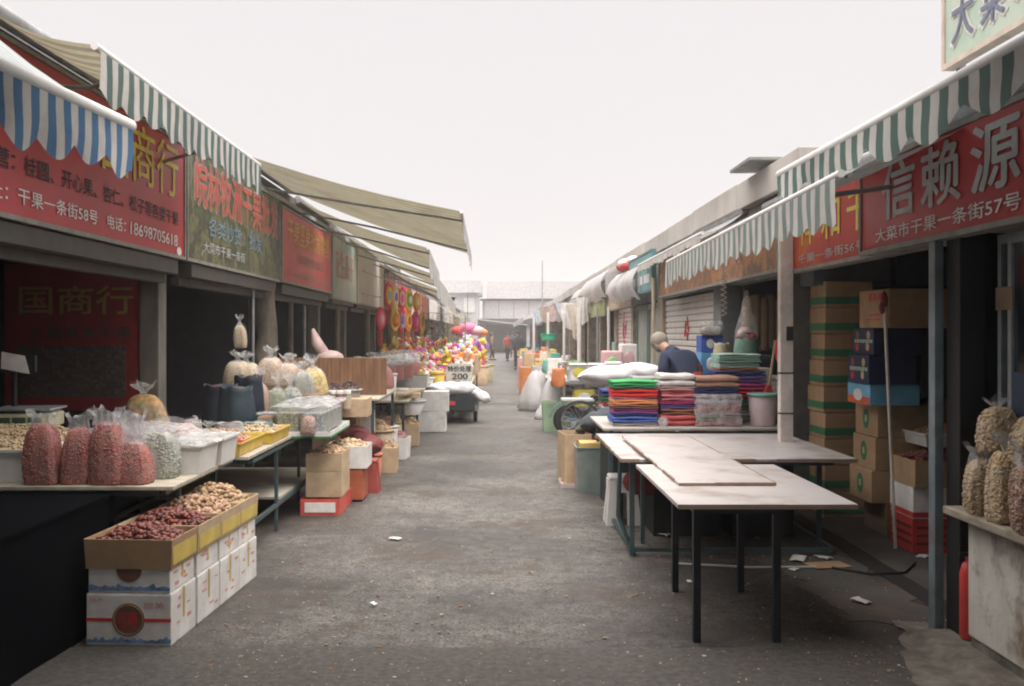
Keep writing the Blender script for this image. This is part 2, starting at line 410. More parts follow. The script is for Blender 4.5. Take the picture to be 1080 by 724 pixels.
def M_red_pn(): return M_nuts('red_peanut_skin', (.42, .125, .105), (.5, .17, .14), 75)
def sack_bag(label, loc, w, d, h, fill, rz=0, top='flare', name='plastic_bag', group=None, full=.62, tiltx=0, seed=0, skin=None, cat='bag', kern=None):
    """clear bag standing upright: kernels inside up to `full` of its height, loose plastic above"""
    t = T(name, label, cat, loc, rz, group, (tiltx, 0))
    rr = random.Random(seed*7+3)
    ph = [rr.uniform(0, 6) for _ in range(6)]
    def sec(th, z, k):   # rounded-rectangle section
        c, s = math.cos(th), math.sin(th)
        e = .5
        x = math.copysign(abs(c)**e, c)*w/2*k; y = math.copysign(abs(s)**e, s)*d/2*k
        wob = 1+.045*math.sin(3*th+ph[0]+z*6)+.03*math.sin(5*th+ph[1]-z*11)+.022*math.sin(11*th+ph[3]+z*5)
        return x*wob+ .1*w*math.sin(z*5+ph[2]), y*wob
    hf = h*full
    prof = [(0, .8), (.035, .93), (.15, .99), (.38, 1.03), (.62, .97), (.8, .86), (.91, .7), (.97, .5), (1, .3)]
    b = MB(); n = 36; vs = []
    for q, k in prof:
        for i in range(n):
            th = 2*PI*i/n; x, y = sec(th, q*hf, k); vs.append((x, y, q*hf+(.012*math.sin(2*th+ph[2]) if 0 < q < 1 else 0)))
    fs = [(k*n+i, k*n+(i+1) % n, (k+1)*n+(i+1) % n, (k+1)*n+i) for k in range(len(prof)-1) for i in range(n)]
    b.add(vs, fs, 0, True); b.add(vs[:n], [tuple(range(n-1, -1, -1))]); b.add(vs[-n:], [tuple(range(n))])
    if kern:
        km, ks, kn = kern; base = len(b.v)
        for _ in range(kn):
            th = rr.uniform(0, 2*PI); q = rr.uniform(.01, 1)
            for j in range(len(prof)-1):
                if prof[j][0] <= q <= prof[j+1][0]: break
            f_ = (q-prof[j][0])/(prof[j+1][0]-prof[j][0]); k = prof[j][1]+(prof[j+1][1]-prof[j][1])*f_
            x, y = sec(th, q*hf, k); b.blob((x, y, q*hf), (ks*.62, ks*.45, ks*.45), rr.randrange(len(km)), ICO1, Euler((rr.uniform(0, 3), rr.uniform(0, 3), 0)))
        b.build('contents', km, t)
    else: b.build('contents', fill, t)
    # the plastic
    if top == 'flare': pr = [(0, .84), (.035*full, .97), (.15*full, 1.03), (.4*full, 1.06), (.8*full, .92), (.97*full, .74), (.5+.5*full, .6), (1, .85)]
    elif top == 'tied': pr = [(0, .84), (.03, .95), (.12, 1.0), (.3, 1.06), (.58, .98), (.72, .6), (.79, .14), (.86, .2), (1, .62)]
    else: pr = [(0, .75), (.1, .98), (.4, 1.06), (.8, 1.0), (1, .8)]
    b = MB(); n = 40; vs = []
    for q, k in pr:
        for i in range(n):
            th = 2*PI*i/n; x, y = sec(th, q*h, k*1.03)
            cr = (q**3)*.16*math.sin(7*th+ph[3])*(1 if q > .7 else .2)
            zz = q*h + (h*.05*math.sin(3*th+ph[4])+h*.02*math.sin(8*th+ph[5]) if q == 1 else 0)
            vs.append((x*(1+cr), y*(1+cr), zz))
    fs = [(k*n+i, k*n+(i+1) % n, (k+1)*n+(i+1) % n, (k+1)*n+i) for k in range(len(pr)-1) for i in range(n)]
    b.add(vs, fs, [0 if pr[k][0] < full*.93 else 1 for k in range(len(pr)-1) for _ in range(n)], True); b.build('wrapper', [clear_low, skin or clear], t)
    return t
def jar(label, loc, r, h, fill, lid=None, name='jar', group=None, square=False, cat='jar', rz=0, full=.82):
    t = T(name, label, cat, loc, rz, group)
    if square:
        b = MB(); b.box((-r, -r, .004), (r, r, h*full)); b.build('contents', fill, t, bevel=.012)
        b = MB(); b.box((-r-.004, -r-.004, 0), (r+.004, r+.004, h)); b.build('wall', clear_low, t, bevel=.014)
        if lid: b = MB(); b.box((-r-.008, -r-.008, h), (r+.008, r+.008, h+.018)); b.build('lid', lid, t, bevel=.006)
    else:
        b = MB(); b.lathe([(r*.9, .004), (r*.94, h*full)]); b.build('contents', fill, t)
        b = MB(); b.lathe([(r*.93, 0), (r, .02), (r, h*.9), (r*.86, h)]); b.build('wall', clear_low, t)
        if lid: b = MB(); b.lathe([(r*.92, h-.01), (r*.94, h+.022), (r*.88, h+.028)]); b.build('lid', lid, t)
    return t
def bucket(label, loc, r, h, mat, rim=None, name='bucket', group=None, lid=None, taper=.82, cat='bucket', square=False):
    t = T(name, label, cat, loc, 0, group)
    n = 4 if square else 24
    b = MB(); b.lathe([(r*taper, 0), (r, h), (r-.006, h), (r*taper-.006, .01)], n=n, sm=not square); b.build('body', mat, t)
    b = MB(); b.lathe([(r, h-.02), (r+.012, h-.018), (r+.012, h+.004), (r-.004, h+.004)], n=n, sm=not square); b.build('rim', rim or mat, t)
    if lid: b = MB(); b.lathe([(r-.01, h+.004), (r+.006, h+.006), (r*.7, h+.03), (.02, h+.035)], n=n, sm=not square); b.build('lid', lid, t)
    return t
def flour_sack(label, loc, w, d, h, mat, rz=0, tilt=None, name='sack', group=None, cat='sack', mark=None, seed=0):
    """lying or slumped full sack: pillow with gathered ends"""
    t = T(name, label, cat, loc, rz, group, tilt)
    b = MB()
    def fn(u, v):
        th = 2*PI*u; q = v*2-1
        k = max(.0, 1-abs(q)**5)**.5
        y = math.sin(th); x = q*w/2
        wob = 1+.16*mnoise.noise(Vector((q*3+seed, math.cos(th)*1.5, y*1.5)))+.05*mnoise.noise(Vector((q*9+seed, math.cos(th)*5, y*5)))
        return (x*(1+.03*math.sin(3*th)), math.copysign(abs(math.cos(th))**.75, math.cos(th))*d/2*k*wob, h/2+math.copysign(abs(y)**.8, y)*h/2*(.25+.75*k)*k*wob)
    b.grid(fn, 28, 20); b.build('cloth', mat, t)
    if mark:
        m = MB(); m.box((-w*.18, -d*.2, h*.985), (w*.18, d*.2, h*1.0)); m.build('label_patch', mark, t)
    return t
def clothbag(label, loc, r, h, mat, name='sack', cat='sack', group=None, seed=0, sx=1, sy=1, openm=None, slump=0):
    """upright bag with a rolled or gathered mouth"""
    t = T(name, label, cat, loc, seed*.7, group)
    b = MB(); prof = [(.8, 0), (1, .08), (1.06, .35), (.98, .7), (.86, .88), (.9, 1), (.82, 1.0), (.75, .9)]
    n = 24; vs = []
    if slump: prof = [(.95, 0), (1.1, .06), (1.0, .25), (.85, .45), (.66, .62), (.5, .78), (.3, .88), (.16, .93), (.24, 1)]
    for k, z in prof:
        for i in range(n):
            th = 2*PI*i/n; wob = 1+.09*math.sin(3*th+seed+z*3*slump)+.05*slump*math.sin(9*th+seed)+.04*math.sin(7*th+seed*2+z*5)
            vs.append((r*k*sx*wob*math.cos(th), r*k*sy*wob*math.sin(th), z*h*(1+(.03*math.sin(5*th+seed) if z > .8 else 0))))
    fs = [(k*n+i, k*n+(i+1) % n, (k+1)*n+(i+1) % n, (k+1)*n+i) for k in range(len(prof)-1) for i in range(n)]
    b.add(vs, fs, 0, True); b.build('cloth', mat, t)
    if openm:
        b = MB(); b.blob((0, 0, h*.88), (r*.8*sx, r*.8*sy, h*.14), 0, ICO2); b.build('contents', openm, t)
    return t
def towel(label, loc, w, d, h, mat, rz=0, group=None, name='folded_towel', seed=0):
    """folded cloth: two or three rounded layers with soft uneven edges"""
    rr = random.Random(seed); b = MB(); L = 2
    t = h/L
    for k in range(L):
        ww = w*rr.uniform(.97, 1.02); dd = d*rr.uniform(.97, 1.02); ox = rr.uniform(-.006, .006)
        z0 = k*t
        ph = rr.uniform(0, 6)
        def fn(u, v):   # section round the layer, v along x
            th = 2*PI*u; x = (v-.5)*ww; c, s = math.cos(th), math.sin(th)
            y = math.copysign(abs(c)**.3, c)*dd/2; z = math.copysign(abs(s)**.7, s)*t/2*1.02
            e = 1-max(0, abs(2*v-1)-.9)*2.5
            return (x+ox, y*(1+.012*math.sin(9*v+ph)), z0+t/2+z*e+.004*math.sin(7*v+ph+k)*(1 if abs(s) > .3 else 0))
        b.grid(fn, 20, 14)
        for v in (0, 1): b.add([fn(i/20, v) for i in range(20)], [tuple(range(20))])
    o = b.build(name, mat, None, loc, rz)
    return tag(o, label, 'towel', group)
def plank_top(mb, lo, hi): mb.box(lo, hi)

# ---------------------------------------------------------------- awnings
def awning(label, side, y0, y1, xw, zw, xf0, zf0, xf1, zf1, drop, cA, cB, pitch=.17, scal=.34, sdepth=.07, group=None, mats=None, canvas_mats=None, phase=0, ripple=.02, bar=None, vend=None, arms=True, rollbox=True, bar_r=.022):
    """folding-arm awning. side -1 left row, +1 right row. Front bar runs from (xf0,y0,zf0) to (xf1,y1,zf1)."""
    t = T('awning', label, 'awning', (0, 0, 0), 0, group)
    n = int(round((y1-y0)/pitch*2)); sub = 3
    def front(u): return Vector((xf0+(xf1-xf0)*u, y0+(y1-y0)*u, zf0+(zf1-zf0)*u))
    def fc(u, v):
        a = Vector((xw, y0+(y1-y0)*u, zw)); p = a.lerp(front(u), v); p.z -= .06*math.sin(PI*v)*(1+.3*math.sin(u*9)); return p
    cm = canvas_mats or mats
    MB().grid(fc, n, 6, lambda i, j: i % 2, True).build('canvas', cm, t)
    def fv(u, v):
        p = front(u); yy = (y1-y0)*u
        s = (.5-.5*math.cos(2*PI*(yy+phase)/scal))**.6
        L = drop-sdepth*(1-s)+.018*math.sin(yy*5.3+phase)
        q = v*L
        p = p+Vector((side*(-.025)+ripple*.4*math.sin(yy*2*PI/(scal*1.37)+phase)*v*v, .012*math.sin(v*5+yy)*v, -.03-q))
        return p
    MB().grid(fv, n*sub, 5, lambda i, j: (i//sub) % 2, True).build('valance', mats, t)
    f0, f1 = front(0), front(1)
    MB().cyl(f0-Vector((0, .02, .01)), f1+Vector((0, .02, -.01)), bar_r, n=12).build('front_bar', bar or white_pl, t)
    if rollbox: MB().cyl((xw, y0, zw+.02), (xw, y1, zw+.02), .06, n=10).build('roller', grey_metal, t)
    if arms:
        for u in (.14, .86):
            p = front(u); a = Vector((xw, p.y, zw-.35)); e = a.lerp(p, .5)+Vector((0, .25 if u < .5 else -.25, 0))
            MB().tube([a, e, p+Vector((0, 0, -.03))], .016, 6).build('arm', grey_metal, t)
    return t
def cloth_m(name, c, tr=.35): return M(name, c, .85, var=.08, scale=3, bump=.1, bscale=120, transl=tr, dirt=mul(c, .55), dirt_amt=.6)
def sign(name, label, loc, rz, w, h, face, frame, t=.05, cat='shop sign', group=None, tilt=0):
    """board: local x = reading direction, z up, origin at the lower corner where reading starts"""
    o = T(name, label, cat, loc, rz, group, (tilt, 0))
    MB().box((0, 0, 0), (w, t, h)).build('panel', face, o, bevel=.003)
    f = MB(); k = .03
    for lo, hi in (((-k, -.012, -k), (w+k, t+.01, 0)), ((-k, -.012, h), (w+k, t+.01, h+k)), ((-k, -.012, 0), (0, t+.01, h)), ((w, -.012, 0), (w+k, t+.01, h))): f.box(lo, hi)
    f.build('frame', frame, o)
    return o
LEFT, RIGHT = PI/2, -PI/2

# ---------------------------------------------------------------- furniture
def frame_table(label, x0, x1, y0, y1, z, top, legm, name='table', legs=None, th=.025, low=None, group=None, cat='table', leg_r=.018):
    cx, cy = (x0+x1)/2, (y0+y1)/2
    t = T(name, label, cat, (cx, cy, 0), 0, group)
    w, d = x1-x0, y1-y0
    MB().box((-w/2, -d/2, z-th), (w/2, d/2, z)).build('tabletop', top, t, bevel=.004)
    legs = legs or [(x0+.08, y0+.08), (x1-.08, y0+.08), (x0+.08, y1-.08), (x1-.08, y1-.08)]
    for lx, ly in legs:
        MB().box((lx-cx-leg_r, ly-cy-leg_r, 0), (lx-cx+leg_r, ly-cy+leg_r, z-th)).build('leg', legm, t)
    xs = [l[0]-cx for l in legs]; ys = [l[1]-cy for l in legs]
    a = MB(); r = .014; zt = z-th-.03
    for lx, ly in ((min(xs), 0), (max(xs), 0)): a.box((lx-r, min(ys)+leg_r, zt-r), (lx+r, max(ys)-leg_r, zt+r))
    for ly in (min(ys), max(ys)): a.box((min(xs)+leg_r, ly-r, zt-r), (max(xs)-leg_r, ly+r, zt+r))
    if low:
        for lx in (min(xs), max(xs)): a.box((lx-r, min(ys)+leg_r, low-r), (lx+r, max(ys)-leg_r, low+r))
        for ly in (min(ys), max(ys)): a.box((min(xs)+leg_r, ly-r, low-r), (max(xs)-leg_r, ly+r, low+r))
    a.build('frame', legm, t)
    return t
def stool(label, loc, s, h, mat, name='plastic_stool', rz=0):
    t = T(name, label, 'stool', loc, rz)
    b = MB(); b.box((-s/2, -s/2, h-.035), (s/2, s/2, h)); b.build('seat', mat, t, bevel=.015)
    for sx in (-1, 1):
        for sy in (-1, 1):
            k0, k1 = s/2-.005, s/2+.03
            b = MB(); q = .09
            top = [(sx*k0, sy*k0), (sx*(k0-q), sy*k0), (sx*(k0-q), sy*(k0-.012)), (sx*(k0-.012), sy*(k0-.012)), (sx*(k0-.012), sy*(k0-q)), (sx*k0, sy*(k0-q))]
            bot = [(x*k1/k0, y*k1/k0) for x, y in top]
            vs = [(x, y, h-.035) for x, y in top]+[(x, y, 0) for x, y in bot]
            fs = [(i, (i+1) % 6, 6+(i+1) % 6, 6+i) for i in range(6)]
            b.add(vs, fs); b.add(vs[6:], [tuple(range(6))]); b.build('leg', mat, t)
    b = MB()
    for sgn in (-1, 1):
        b.box((-s/2+.04, sgn*(s/2+.004)-.005, h-.14), (s/2-.04, sgn*(s/2+.004)+.005, h-.03)); b.box((sgn*(s/2+.004)-.005, -s/2+.04, h-.14), (sgn*(s/2+.004)+.005, s/2-.04, h-.03))
    b.build('apron', mat, t)
    return t
# ================================================================ SETTING
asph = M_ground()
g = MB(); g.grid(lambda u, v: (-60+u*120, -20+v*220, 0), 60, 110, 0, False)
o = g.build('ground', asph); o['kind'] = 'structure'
conc = M('concrete_apron', (.145, .13, .112), .85, var=.45, scale=9, bump=.35, bscale=40, dirt=(.09, .065, .05), dirt_amt=.7)
conc_dark = M('shop_floor', (.075, .07, .067), .8, var=.35, scale=2, bump=.4, bscale=35, dirt=(.13, .075, .05), dirt_amt=.6)
smooth = M('smooth_asphalt', (.066, .06, .054), .8, var=.4, scale=26, bump=.5, bscale=70, dirt=(.055, .046, .04), dirt_amt=.6)
def slab(name, pts, z, m, kind='structure', thick=.004):
    b = MB(); n = len(pts)
    b.add([(x, y, z) for x, y in pts]+[(x, y, z-thick) for x, y in pts], [tuple(range(n))]+[(i, n+i, n+(i+1) % n, (i+1) % n) for i in range(n)])
    o = b.build(name, m); o['kind'] = kind; return o
def rag(pts, amp=.04, step=.08):
    out = []
    for i, (x0, y0) in enumerate(pts):
        x1, y1 = pts[(i+1) % len(pts)]; L = math.hypot(x1-x0, y1-y0); k = max(1, int(L/step))
        for j in range(k):
            x, y = x0+(x1-x0)*j/k, y0+(y1-y0)*j/k
            out.append((x+amp*mnoise.noise(Vector((x*5, y*5, 1))), y+amp*mnoise.noise(Vector((x*5, y*5, 7)))))
    return out
# smoother newer strip across the near end, its edge ragged
pts = [(-8, -8), (8, -8)]+[(x, 5.24+.05*mnoise.noise(Vector((x*1.7, 3, 0)))) for x in np.linspace(8, -8, 60)]
slab('road_strip', pts, .006, smooth)
slab('road_joint', rag([(-2.6, 23.4), (2.6, 23.3), (2.6, 23.38), (-2.6, 23.48)], .03), .004, M('joint_tar', (.03, .027, .025), .8))
slab('shop_floor', [(2.78, 5.5), (8, 5.5), (8, 60), (2.78, 60)], .006, conc_dark)
slab('drain_channel', [(2.62, 5.6), (2.77, 5.6), (2.77, 9.1), (2.62, 9.1)], .006, M('drain', (.022, .02, .02), .8))
slab('pavement', rag([(2.05, 5.75), (2.61, 5.7), (2.61, 9.1), (1.95, 9.0), (1.8, 8.1), (2.0, 6.6)], .16), .005, conc_dark)
b = MB(); b.prism([(2.28, 0), (2.2, .0), (2.3, .05), (2.9, .06), (2.9, 0)], 3.2, 5.42); ap = b.build('kerb', conc); ap['kind'] = 'structure'
slab('pavement', rag([(1.95, 3.0), (2.45, 3.0), (2.45, 5.7), (2.3, 5.75), (2.18, 5.4), (2.0, 4.9)], .12), .012, conc)

# ---------------------------------------------------------------- the left row of shops
wall_l = M('grimy_wall', (.1, .094, .085), .85, dirt=(.1, .09, .08), dirt_amt=.7)
trunk_conc = M('rough_post', (.18, .155, .125), .9, var=.35, scale=5, bump=.8, bscale=18, dirt=(.1, .09, .08), dirt_amt=.6, sc3=(2, 2, .5))
LB = T('market_building', 'low row of open-fronted nut and toy shops down the side with the blue striped awning', 'building', (-3.2, 5, 0))
def loc(mb, name, m, parent, **k):    # built in street coordinates, parented to a thing at its own base
    px, py = parent.location.x, parent.location.y
    mb.v = [(x-px, y-py, z) for x, y, z in mb.v]
    return mb.build(name, m, parent, **k)
b = MB(); b.box((-9, -2, 3.5), (-3.0, 95, 3.56)); loc(b, 'roof', M('roof_sheet', (.3, .3, .3), .7), LB)
b = MB(); b.box((-3.25, -2, 2.36), (-3.1, 95, 3.5)); loc(b, 'upper_wall', wall_l, LB)
b = MB(); b.box((-3.45, 9.3, 3.56), (-3.32, 34, 3.87)); loc(b, 'parapet', wall_l, LB)
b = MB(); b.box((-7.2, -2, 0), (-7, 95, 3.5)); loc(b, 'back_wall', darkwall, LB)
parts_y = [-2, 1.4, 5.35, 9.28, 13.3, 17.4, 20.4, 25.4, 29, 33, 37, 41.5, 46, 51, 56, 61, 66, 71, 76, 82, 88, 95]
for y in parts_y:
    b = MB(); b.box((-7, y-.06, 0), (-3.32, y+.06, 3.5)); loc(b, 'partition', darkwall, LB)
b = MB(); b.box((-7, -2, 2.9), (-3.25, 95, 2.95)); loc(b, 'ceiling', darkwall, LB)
for y in parts_y[2:]:
    if abs(y-13.3) < .1: continue
    b = MB(); b.box((-3.3, y-.12, 0), (-3.12, y+.1, 2.36)); loc(b, 'post', M('painted_post', (.14, .13, .11), .8, var=.3, dirt=(.1, .09, .08), sc3=(1, 1, .3)), LB, bevel=.01)
b = MB(); pts = [(-3.06+.02*math.sin(k*1.7), 13.15+.015*math.cos(k*2.3), .2*k) for k in range(13)]
b.tube(pts, [.19-.006*k+.012*math.sin(k*2.1) for k in range(13)], 14); loc(b, 'round_post', trunk_conc, LB)
for y, x, r, zt in ((14.9, -3.1, .04, 2.3), (16.2, -3.15, .03, 2.3), (18.9, -3.05, .05, 2.3), (22.8, -3.0, .07, 2.3), (12.2, -3.0, .02, 2.25), (24.2, -2.85, .05, 2.3), (26.6, -2.9, .07, 2.4)):
    b = MB(); b.cyl((x, y, 0), (x, y, zt), r); loc(b, 'slim_post', trunk_conc if r > .03 else grey_metal, LB)
# roller boxes and rails under the signs
for a, c in ((5.5, 9.1), (9.5, 12.9), (13.5, 17.2), (17.6, 20.2), (20.6, 25.2)):
    b = MB(); b.box((-3.1, a, 2.2), (-2.92, c, 2.33)); b.box((-3.12, a, 2.12), (-3.04, c, 2.2)); loc(b, 'shutter_box', M('dull_zinc', (.07, .066, .06), .6, .3, dirt=(.1, .08, .06)), LB, bevel=.006)
# dim shelves with stock inside the second and third shops
for y0, y1, xx in ((9.6, 13.0, -4.9), (13.6, 17.1, -4.6), (17.7, 20.2, -4.4), (20.8, 25, -4.4)):
    for z in (.45, .95, 1.4, 1.85):
        b = MB(); b.box((xx-.4, y0, z), (xx, y1, z+.03)); loc(b, 'wall_shelf', darkwall, LB)

b = MB()  # added near-black drape, stands in for shade on the near corner ground
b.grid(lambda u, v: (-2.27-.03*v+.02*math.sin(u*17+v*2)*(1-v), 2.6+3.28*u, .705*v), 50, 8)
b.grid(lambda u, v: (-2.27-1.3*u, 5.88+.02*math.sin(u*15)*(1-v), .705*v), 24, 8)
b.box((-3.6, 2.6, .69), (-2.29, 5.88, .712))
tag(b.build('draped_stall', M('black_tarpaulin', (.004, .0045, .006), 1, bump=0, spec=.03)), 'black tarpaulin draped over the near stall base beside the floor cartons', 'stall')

dj = None
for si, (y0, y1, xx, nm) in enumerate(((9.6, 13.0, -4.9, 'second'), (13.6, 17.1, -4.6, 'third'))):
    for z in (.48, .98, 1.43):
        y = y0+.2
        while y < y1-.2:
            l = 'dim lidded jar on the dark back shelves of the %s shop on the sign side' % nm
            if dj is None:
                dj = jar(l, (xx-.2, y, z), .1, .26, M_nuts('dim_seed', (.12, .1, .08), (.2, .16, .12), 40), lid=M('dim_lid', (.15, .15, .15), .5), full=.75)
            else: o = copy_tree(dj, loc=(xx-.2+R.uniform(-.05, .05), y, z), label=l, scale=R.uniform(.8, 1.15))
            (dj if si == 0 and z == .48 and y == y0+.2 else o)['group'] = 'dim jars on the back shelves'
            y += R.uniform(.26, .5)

# ---------------------------------------------------------------- the right row
RB = T('market_building', 'low row of shops with roller shutters and concrete eave on the towel stall side', 'building', (2.75, 5, 0))
slabm = M('eave_concrete', (.42, .39, .365), .85, var=.15, scale=1, dirt=(.22, .19, .17), dirt_amt=.5)
wall_r = M('ochre_wall', (.3, .25, .19), .9, var=.3, dirt=(.15, .12, .1), dirt_amt=.7)
y = 9.0; k = 0
while y < 75:
    L = 2.35+.25*math.sin(k*2.3); dz = .012*math.sin(k*1.7)
    b = MB(); b.box((2.72, y, 3.06+dz), (3.0, y+L-.012, 3.35+dz)); loc(b, 'eave_block', slabm, RB, bevel=.008); y += L; k += 1
b = MB(); b.box((3.0, -2, 3.15), (9, 75, 3.3)); loc(b, 'roof', slabm, RB)
b = MB(); b.box((2.82, -2, 2.24), (2.98, 75, 3.05)); loc(b, 'upper_wall', M('under_eave_wall', (.2, .2, .19), .9, var=.3, dirt=(.1, .09, .08)), RB)
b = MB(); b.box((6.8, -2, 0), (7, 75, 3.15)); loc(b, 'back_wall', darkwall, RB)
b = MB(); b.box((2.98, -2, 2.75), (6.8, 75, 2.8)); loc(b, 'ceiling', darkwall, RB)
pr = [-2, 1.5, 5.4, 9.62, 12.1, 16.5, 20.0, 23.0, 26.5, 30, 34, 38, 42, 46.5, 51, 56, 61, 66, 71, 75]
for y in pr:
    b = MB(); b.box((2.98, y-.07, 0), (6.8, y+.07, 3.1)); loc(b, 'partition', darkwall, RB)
for y, w, m in ((9.5, .22, 'd'), (12.35, .42, 'm'), (16.7, .5, 'o'), (20.2, .3, 'o'), (23.1, .4, 'o'), (26.6, .35, 'o'), (30.1, .35, 'o'), (34.1, .35, 'o'), (38, .35, 'o'), (42, .35, 'o'), (46.5, .35, 'o'), (51, .4, 'o'), (56, .4, 'o'), (61, .4, 'o')):
    mm = {'d': M('dark_pillar', (.1, .1, .095), .8, dirt=(.2, .17, .13)), 'm': M('grey_jamb', (.16, .17, .165), .8), 'o': wall_r}[m]
    b = MB(); b.box((2.72, y-w/2, 0), (2.97, y+w/2, 2.24)); loc(b, 'pillar', mm, RB, bevel=.008)
def shutter(y0, y1, m, label=None, marks=()):
    n = 24; b = MB()
    H = 2.2
    pts = []
    for k in range(n):
        z0 = H*k/n; z1 = H*(k+1)/n
        b.add([(2.80, y0, z0), (2.80, y1, z0), (2.775, y1, z0+.02), (2.775, y0, z0+.02), (2.775, y1, z1-.02), (2.775, y0, z1-.02), (2.80, y1, z1), (2.80, y0, z1)],
              [(0, 1, 2, 3), (3, 2, 4, 5), (5, 4, 6, 7)])
    o = loc(b, 'roller_shutter', m, RB, label=label)
    return o
shut_m = M('cream_shutter', (.56, .53, .5), .55, var=.06, dirt=(.4, .33, .27), dirt_amt=.4)
s1 = shutter(12.58, 16.45, shut_m, 'cream roller shutter with red scribbles')
s2 = shutter(20.35, 22.9, M('pink_shutter', (.55, .49, .48), .55, var=.08, dirt=(.4, .3, .28), dirt_amt=.4), 'pale pink roller shutter with red writing')
# red scrawls painted on the shutters
def scrawl(sh, y, z, s, seed):
    rr = random.Random(seed); b = MB()
    for q in range(4):
        a = Vector((2.768, y+rr.uniform(-s, s), z+rr.uniform(-s, s)))
        pts = [a+Vector((0, rr.uniform(-s, s)*.6, rr.uniform(-s, s))) for _ in range(4)]
        b.tube(pts, .012, 5)
    px, py = RB.location.x, RB.location.y
    b.v = [(x-px, y-py, z) for x, y, z in b.v]; b.build('painted_scrawl', red_ink, sh)
scrawl(s1, 14.6, 1.75, .12, 1); scrawl(s1, 13.6, 1.25, .16, 2); scrawl(s2, 21.7, 1.75, .22, 3); scrawl(s2, 21.5, 1.2, .15, 5)
# teal double door beyond the shutter
doorm = M('faded_teal_door', (.3, .34, .31), .6, var=.25, dirt=(.2, .16, .11), dirt_amt=.6, sc3=(1, 1, .4))
for ya, yb in ((17.0, 18.35), (18.45, 19.9)):
    b = MB(); b.box((2.80, ya, .02), (2.84, yb, 2.2)); d = loc(b, 'door', doorm, RB)
    b = MB()
    for lo, hi in (((2.77, ya, 0), (2.80, ya+.08, 2.2)), ((2.77, yb-.08, 0), (2.80, yb, 2.2)), ((2.77, ya+.08, 1.0), (2.80, yb-.08, 1.08)), ((2.77, ya+.08, 2.1), (2.80, yb-.08, 2.2))): b.box(lo, hi)
    px, py = RB.location.x, RB.location.y
    b.v = [(x-px, y-py, z) for x, y, z in b.v]; b.build('door_frame', M('door_green', (.14, .2, .17), .6), d)
# narrow grey post and black door post at the near shop front
b = MB(); b.box((2.405, 5.48, 0), (2.455, 5.56, 2.2)); loc(b, 'steel_post', M('blue_grey_steel', (.2, .25, .28), .5, .4, dirt=(.14, .11, .09)), RB, bevel=.004)
b = MB(); b.box((2.46, 5.30, 0), (2.60, 5.46, 2.2)); b.box((2.60, 5.34, 0), (2.97, 5.45, 2.2)); loc(b, 'black_jamb', M('black_paint', (.012, .012, .013), .5), RB, bevel=.004)
# counter with a wooden ledge, sliding window above
ctr = M('peeling_whitewash', (.5, .48, .44), .9, var=.15, scale=7, bump=.6, bscale=14, dirt=(.2, .15, .11), dirt_amt=1, sc3=(1, 1, .45))
b = MB(); b.box((2.43, 1.6, .10), (2.62, 5.15, .70)); loc(b, 'counter_wall', ctr, RB, bevel=.012)
b = MB(); b.box((2.44, 1.6, .0), (2.64, 5.13, .10)); loc(b, 'plinth', conc, RB)
b = MB(); b.box((2.34, 1.6, .715), (2.85, 5.24, .755)); loc(b, 'counter_ledge', M('grey_plank', (.3, .26, .21), .85, var=.3, sc3=(8, 1, 8), dirt=(.12, .1, .08)), RB, bevel=.006)
b = MB(); b.box((2.52, 1.6, .70), (2.6, 5.1, .715)); loc(b, 'ledge_support', kraft_dark, RB)
wf = MB()
for yy in (5.16, 5.06, 3.9, 3.8, 2.7): wf.box((2.60, yy-.018, .755), (2.635, yy+.018, 2.12))
wf.box((2.60, 1.7, 2.12), (2.635, 5.18, 2.17))
wfo = loc(wf, 'window_frame', alu, RB)
b = MB(); b.box((2.595, 5.02, 1.78), (2.60, 5.19, 1.9)); b.v = [(x-2.75, y-5, z) for x, y, z in b.v]; b.build('tape_patch', kraft_dark, wfo)
glassm, ntg, og = nt_new('window_glass')
p_ = N(ntg, 'ShaderNodeBsdfPrincipled', Roughness=.08); p_.inputs['Base Color'].default_value = (.02, .025, .03, 1); p_.inputs['Alpha'].default_value = .55
ntg.links.new(p_.outputs[0], og.inputs[0])
b = MB(); b.box((2.615, 1.7, .755), (2.62, 5.04, 2.12)); b.v = [(x-2.75, y-5, z) for x, y, z in b.v]; b.build('pane', glassm, wfo)
# white pole standing under the awning
wp = T('awning_pole', 'white square pole tied with black cord beside the towel stall and under the striped awning', 'pole', (2.44, 8.43, 0))
MB().box((-.055, -.03, 0), (.055, .06, 2.62)).build('shaft', M('white_pole_paint', (.62, .57, .53), .6, dirt=(.35, .3, .26)), wp, bevel=.006)
for z in (.98, 1.32): MB().box((-.06, -.035, z), (.06, .065, z+.012)).build('cord', black_ink, wp)
MB().box((-.005, -.04, 1.6), (.05, -.03, 1.72)).build('cord', black_ink, wp)

# ---------------------------------------------------------------- shop signs, left row
sred = M('sign_red', (.42, .035, .04), .42, var=.12, scale=1.5, bump=.35, bscale=2.5, dirt=(.3, .04, .05), dirt_amt=.4)
frame_g = M('sign_frame', (.25, .24, .22), .6, .3, dirt=(.14, .11, .08))
S = sign('shop_sign', 'large red nut shop sign with yellow characters and a phone number under the blue awning', (-2.9, 5.42, 2.37), LEFT, 3.78, 1.02, sred, frame_g)
text('国商行', 1.72, .47, yellow_ink, S, 2.73, .74, bold=.012)
text('主营：桂圆、开心果、杏仁、松子等各类干果', 3.45, .125, black_ink, S, 1.88, .325, bold=.012)
text('地址：干果一条街58号', 1.72, .10, white_ink, S, .92, .125, bold=.012)
text('电话：', .36, .10, white_ink, S, 2.14, .125, bold=.012); text('18698705618', 1.15, .10, white_ink, S, 3.0, .125, bold=.012)
MB().lathe([(.055, 0), (.055, .003)]).build('badge', white_ink, S)
bd = S.children[-1] if S.children else None
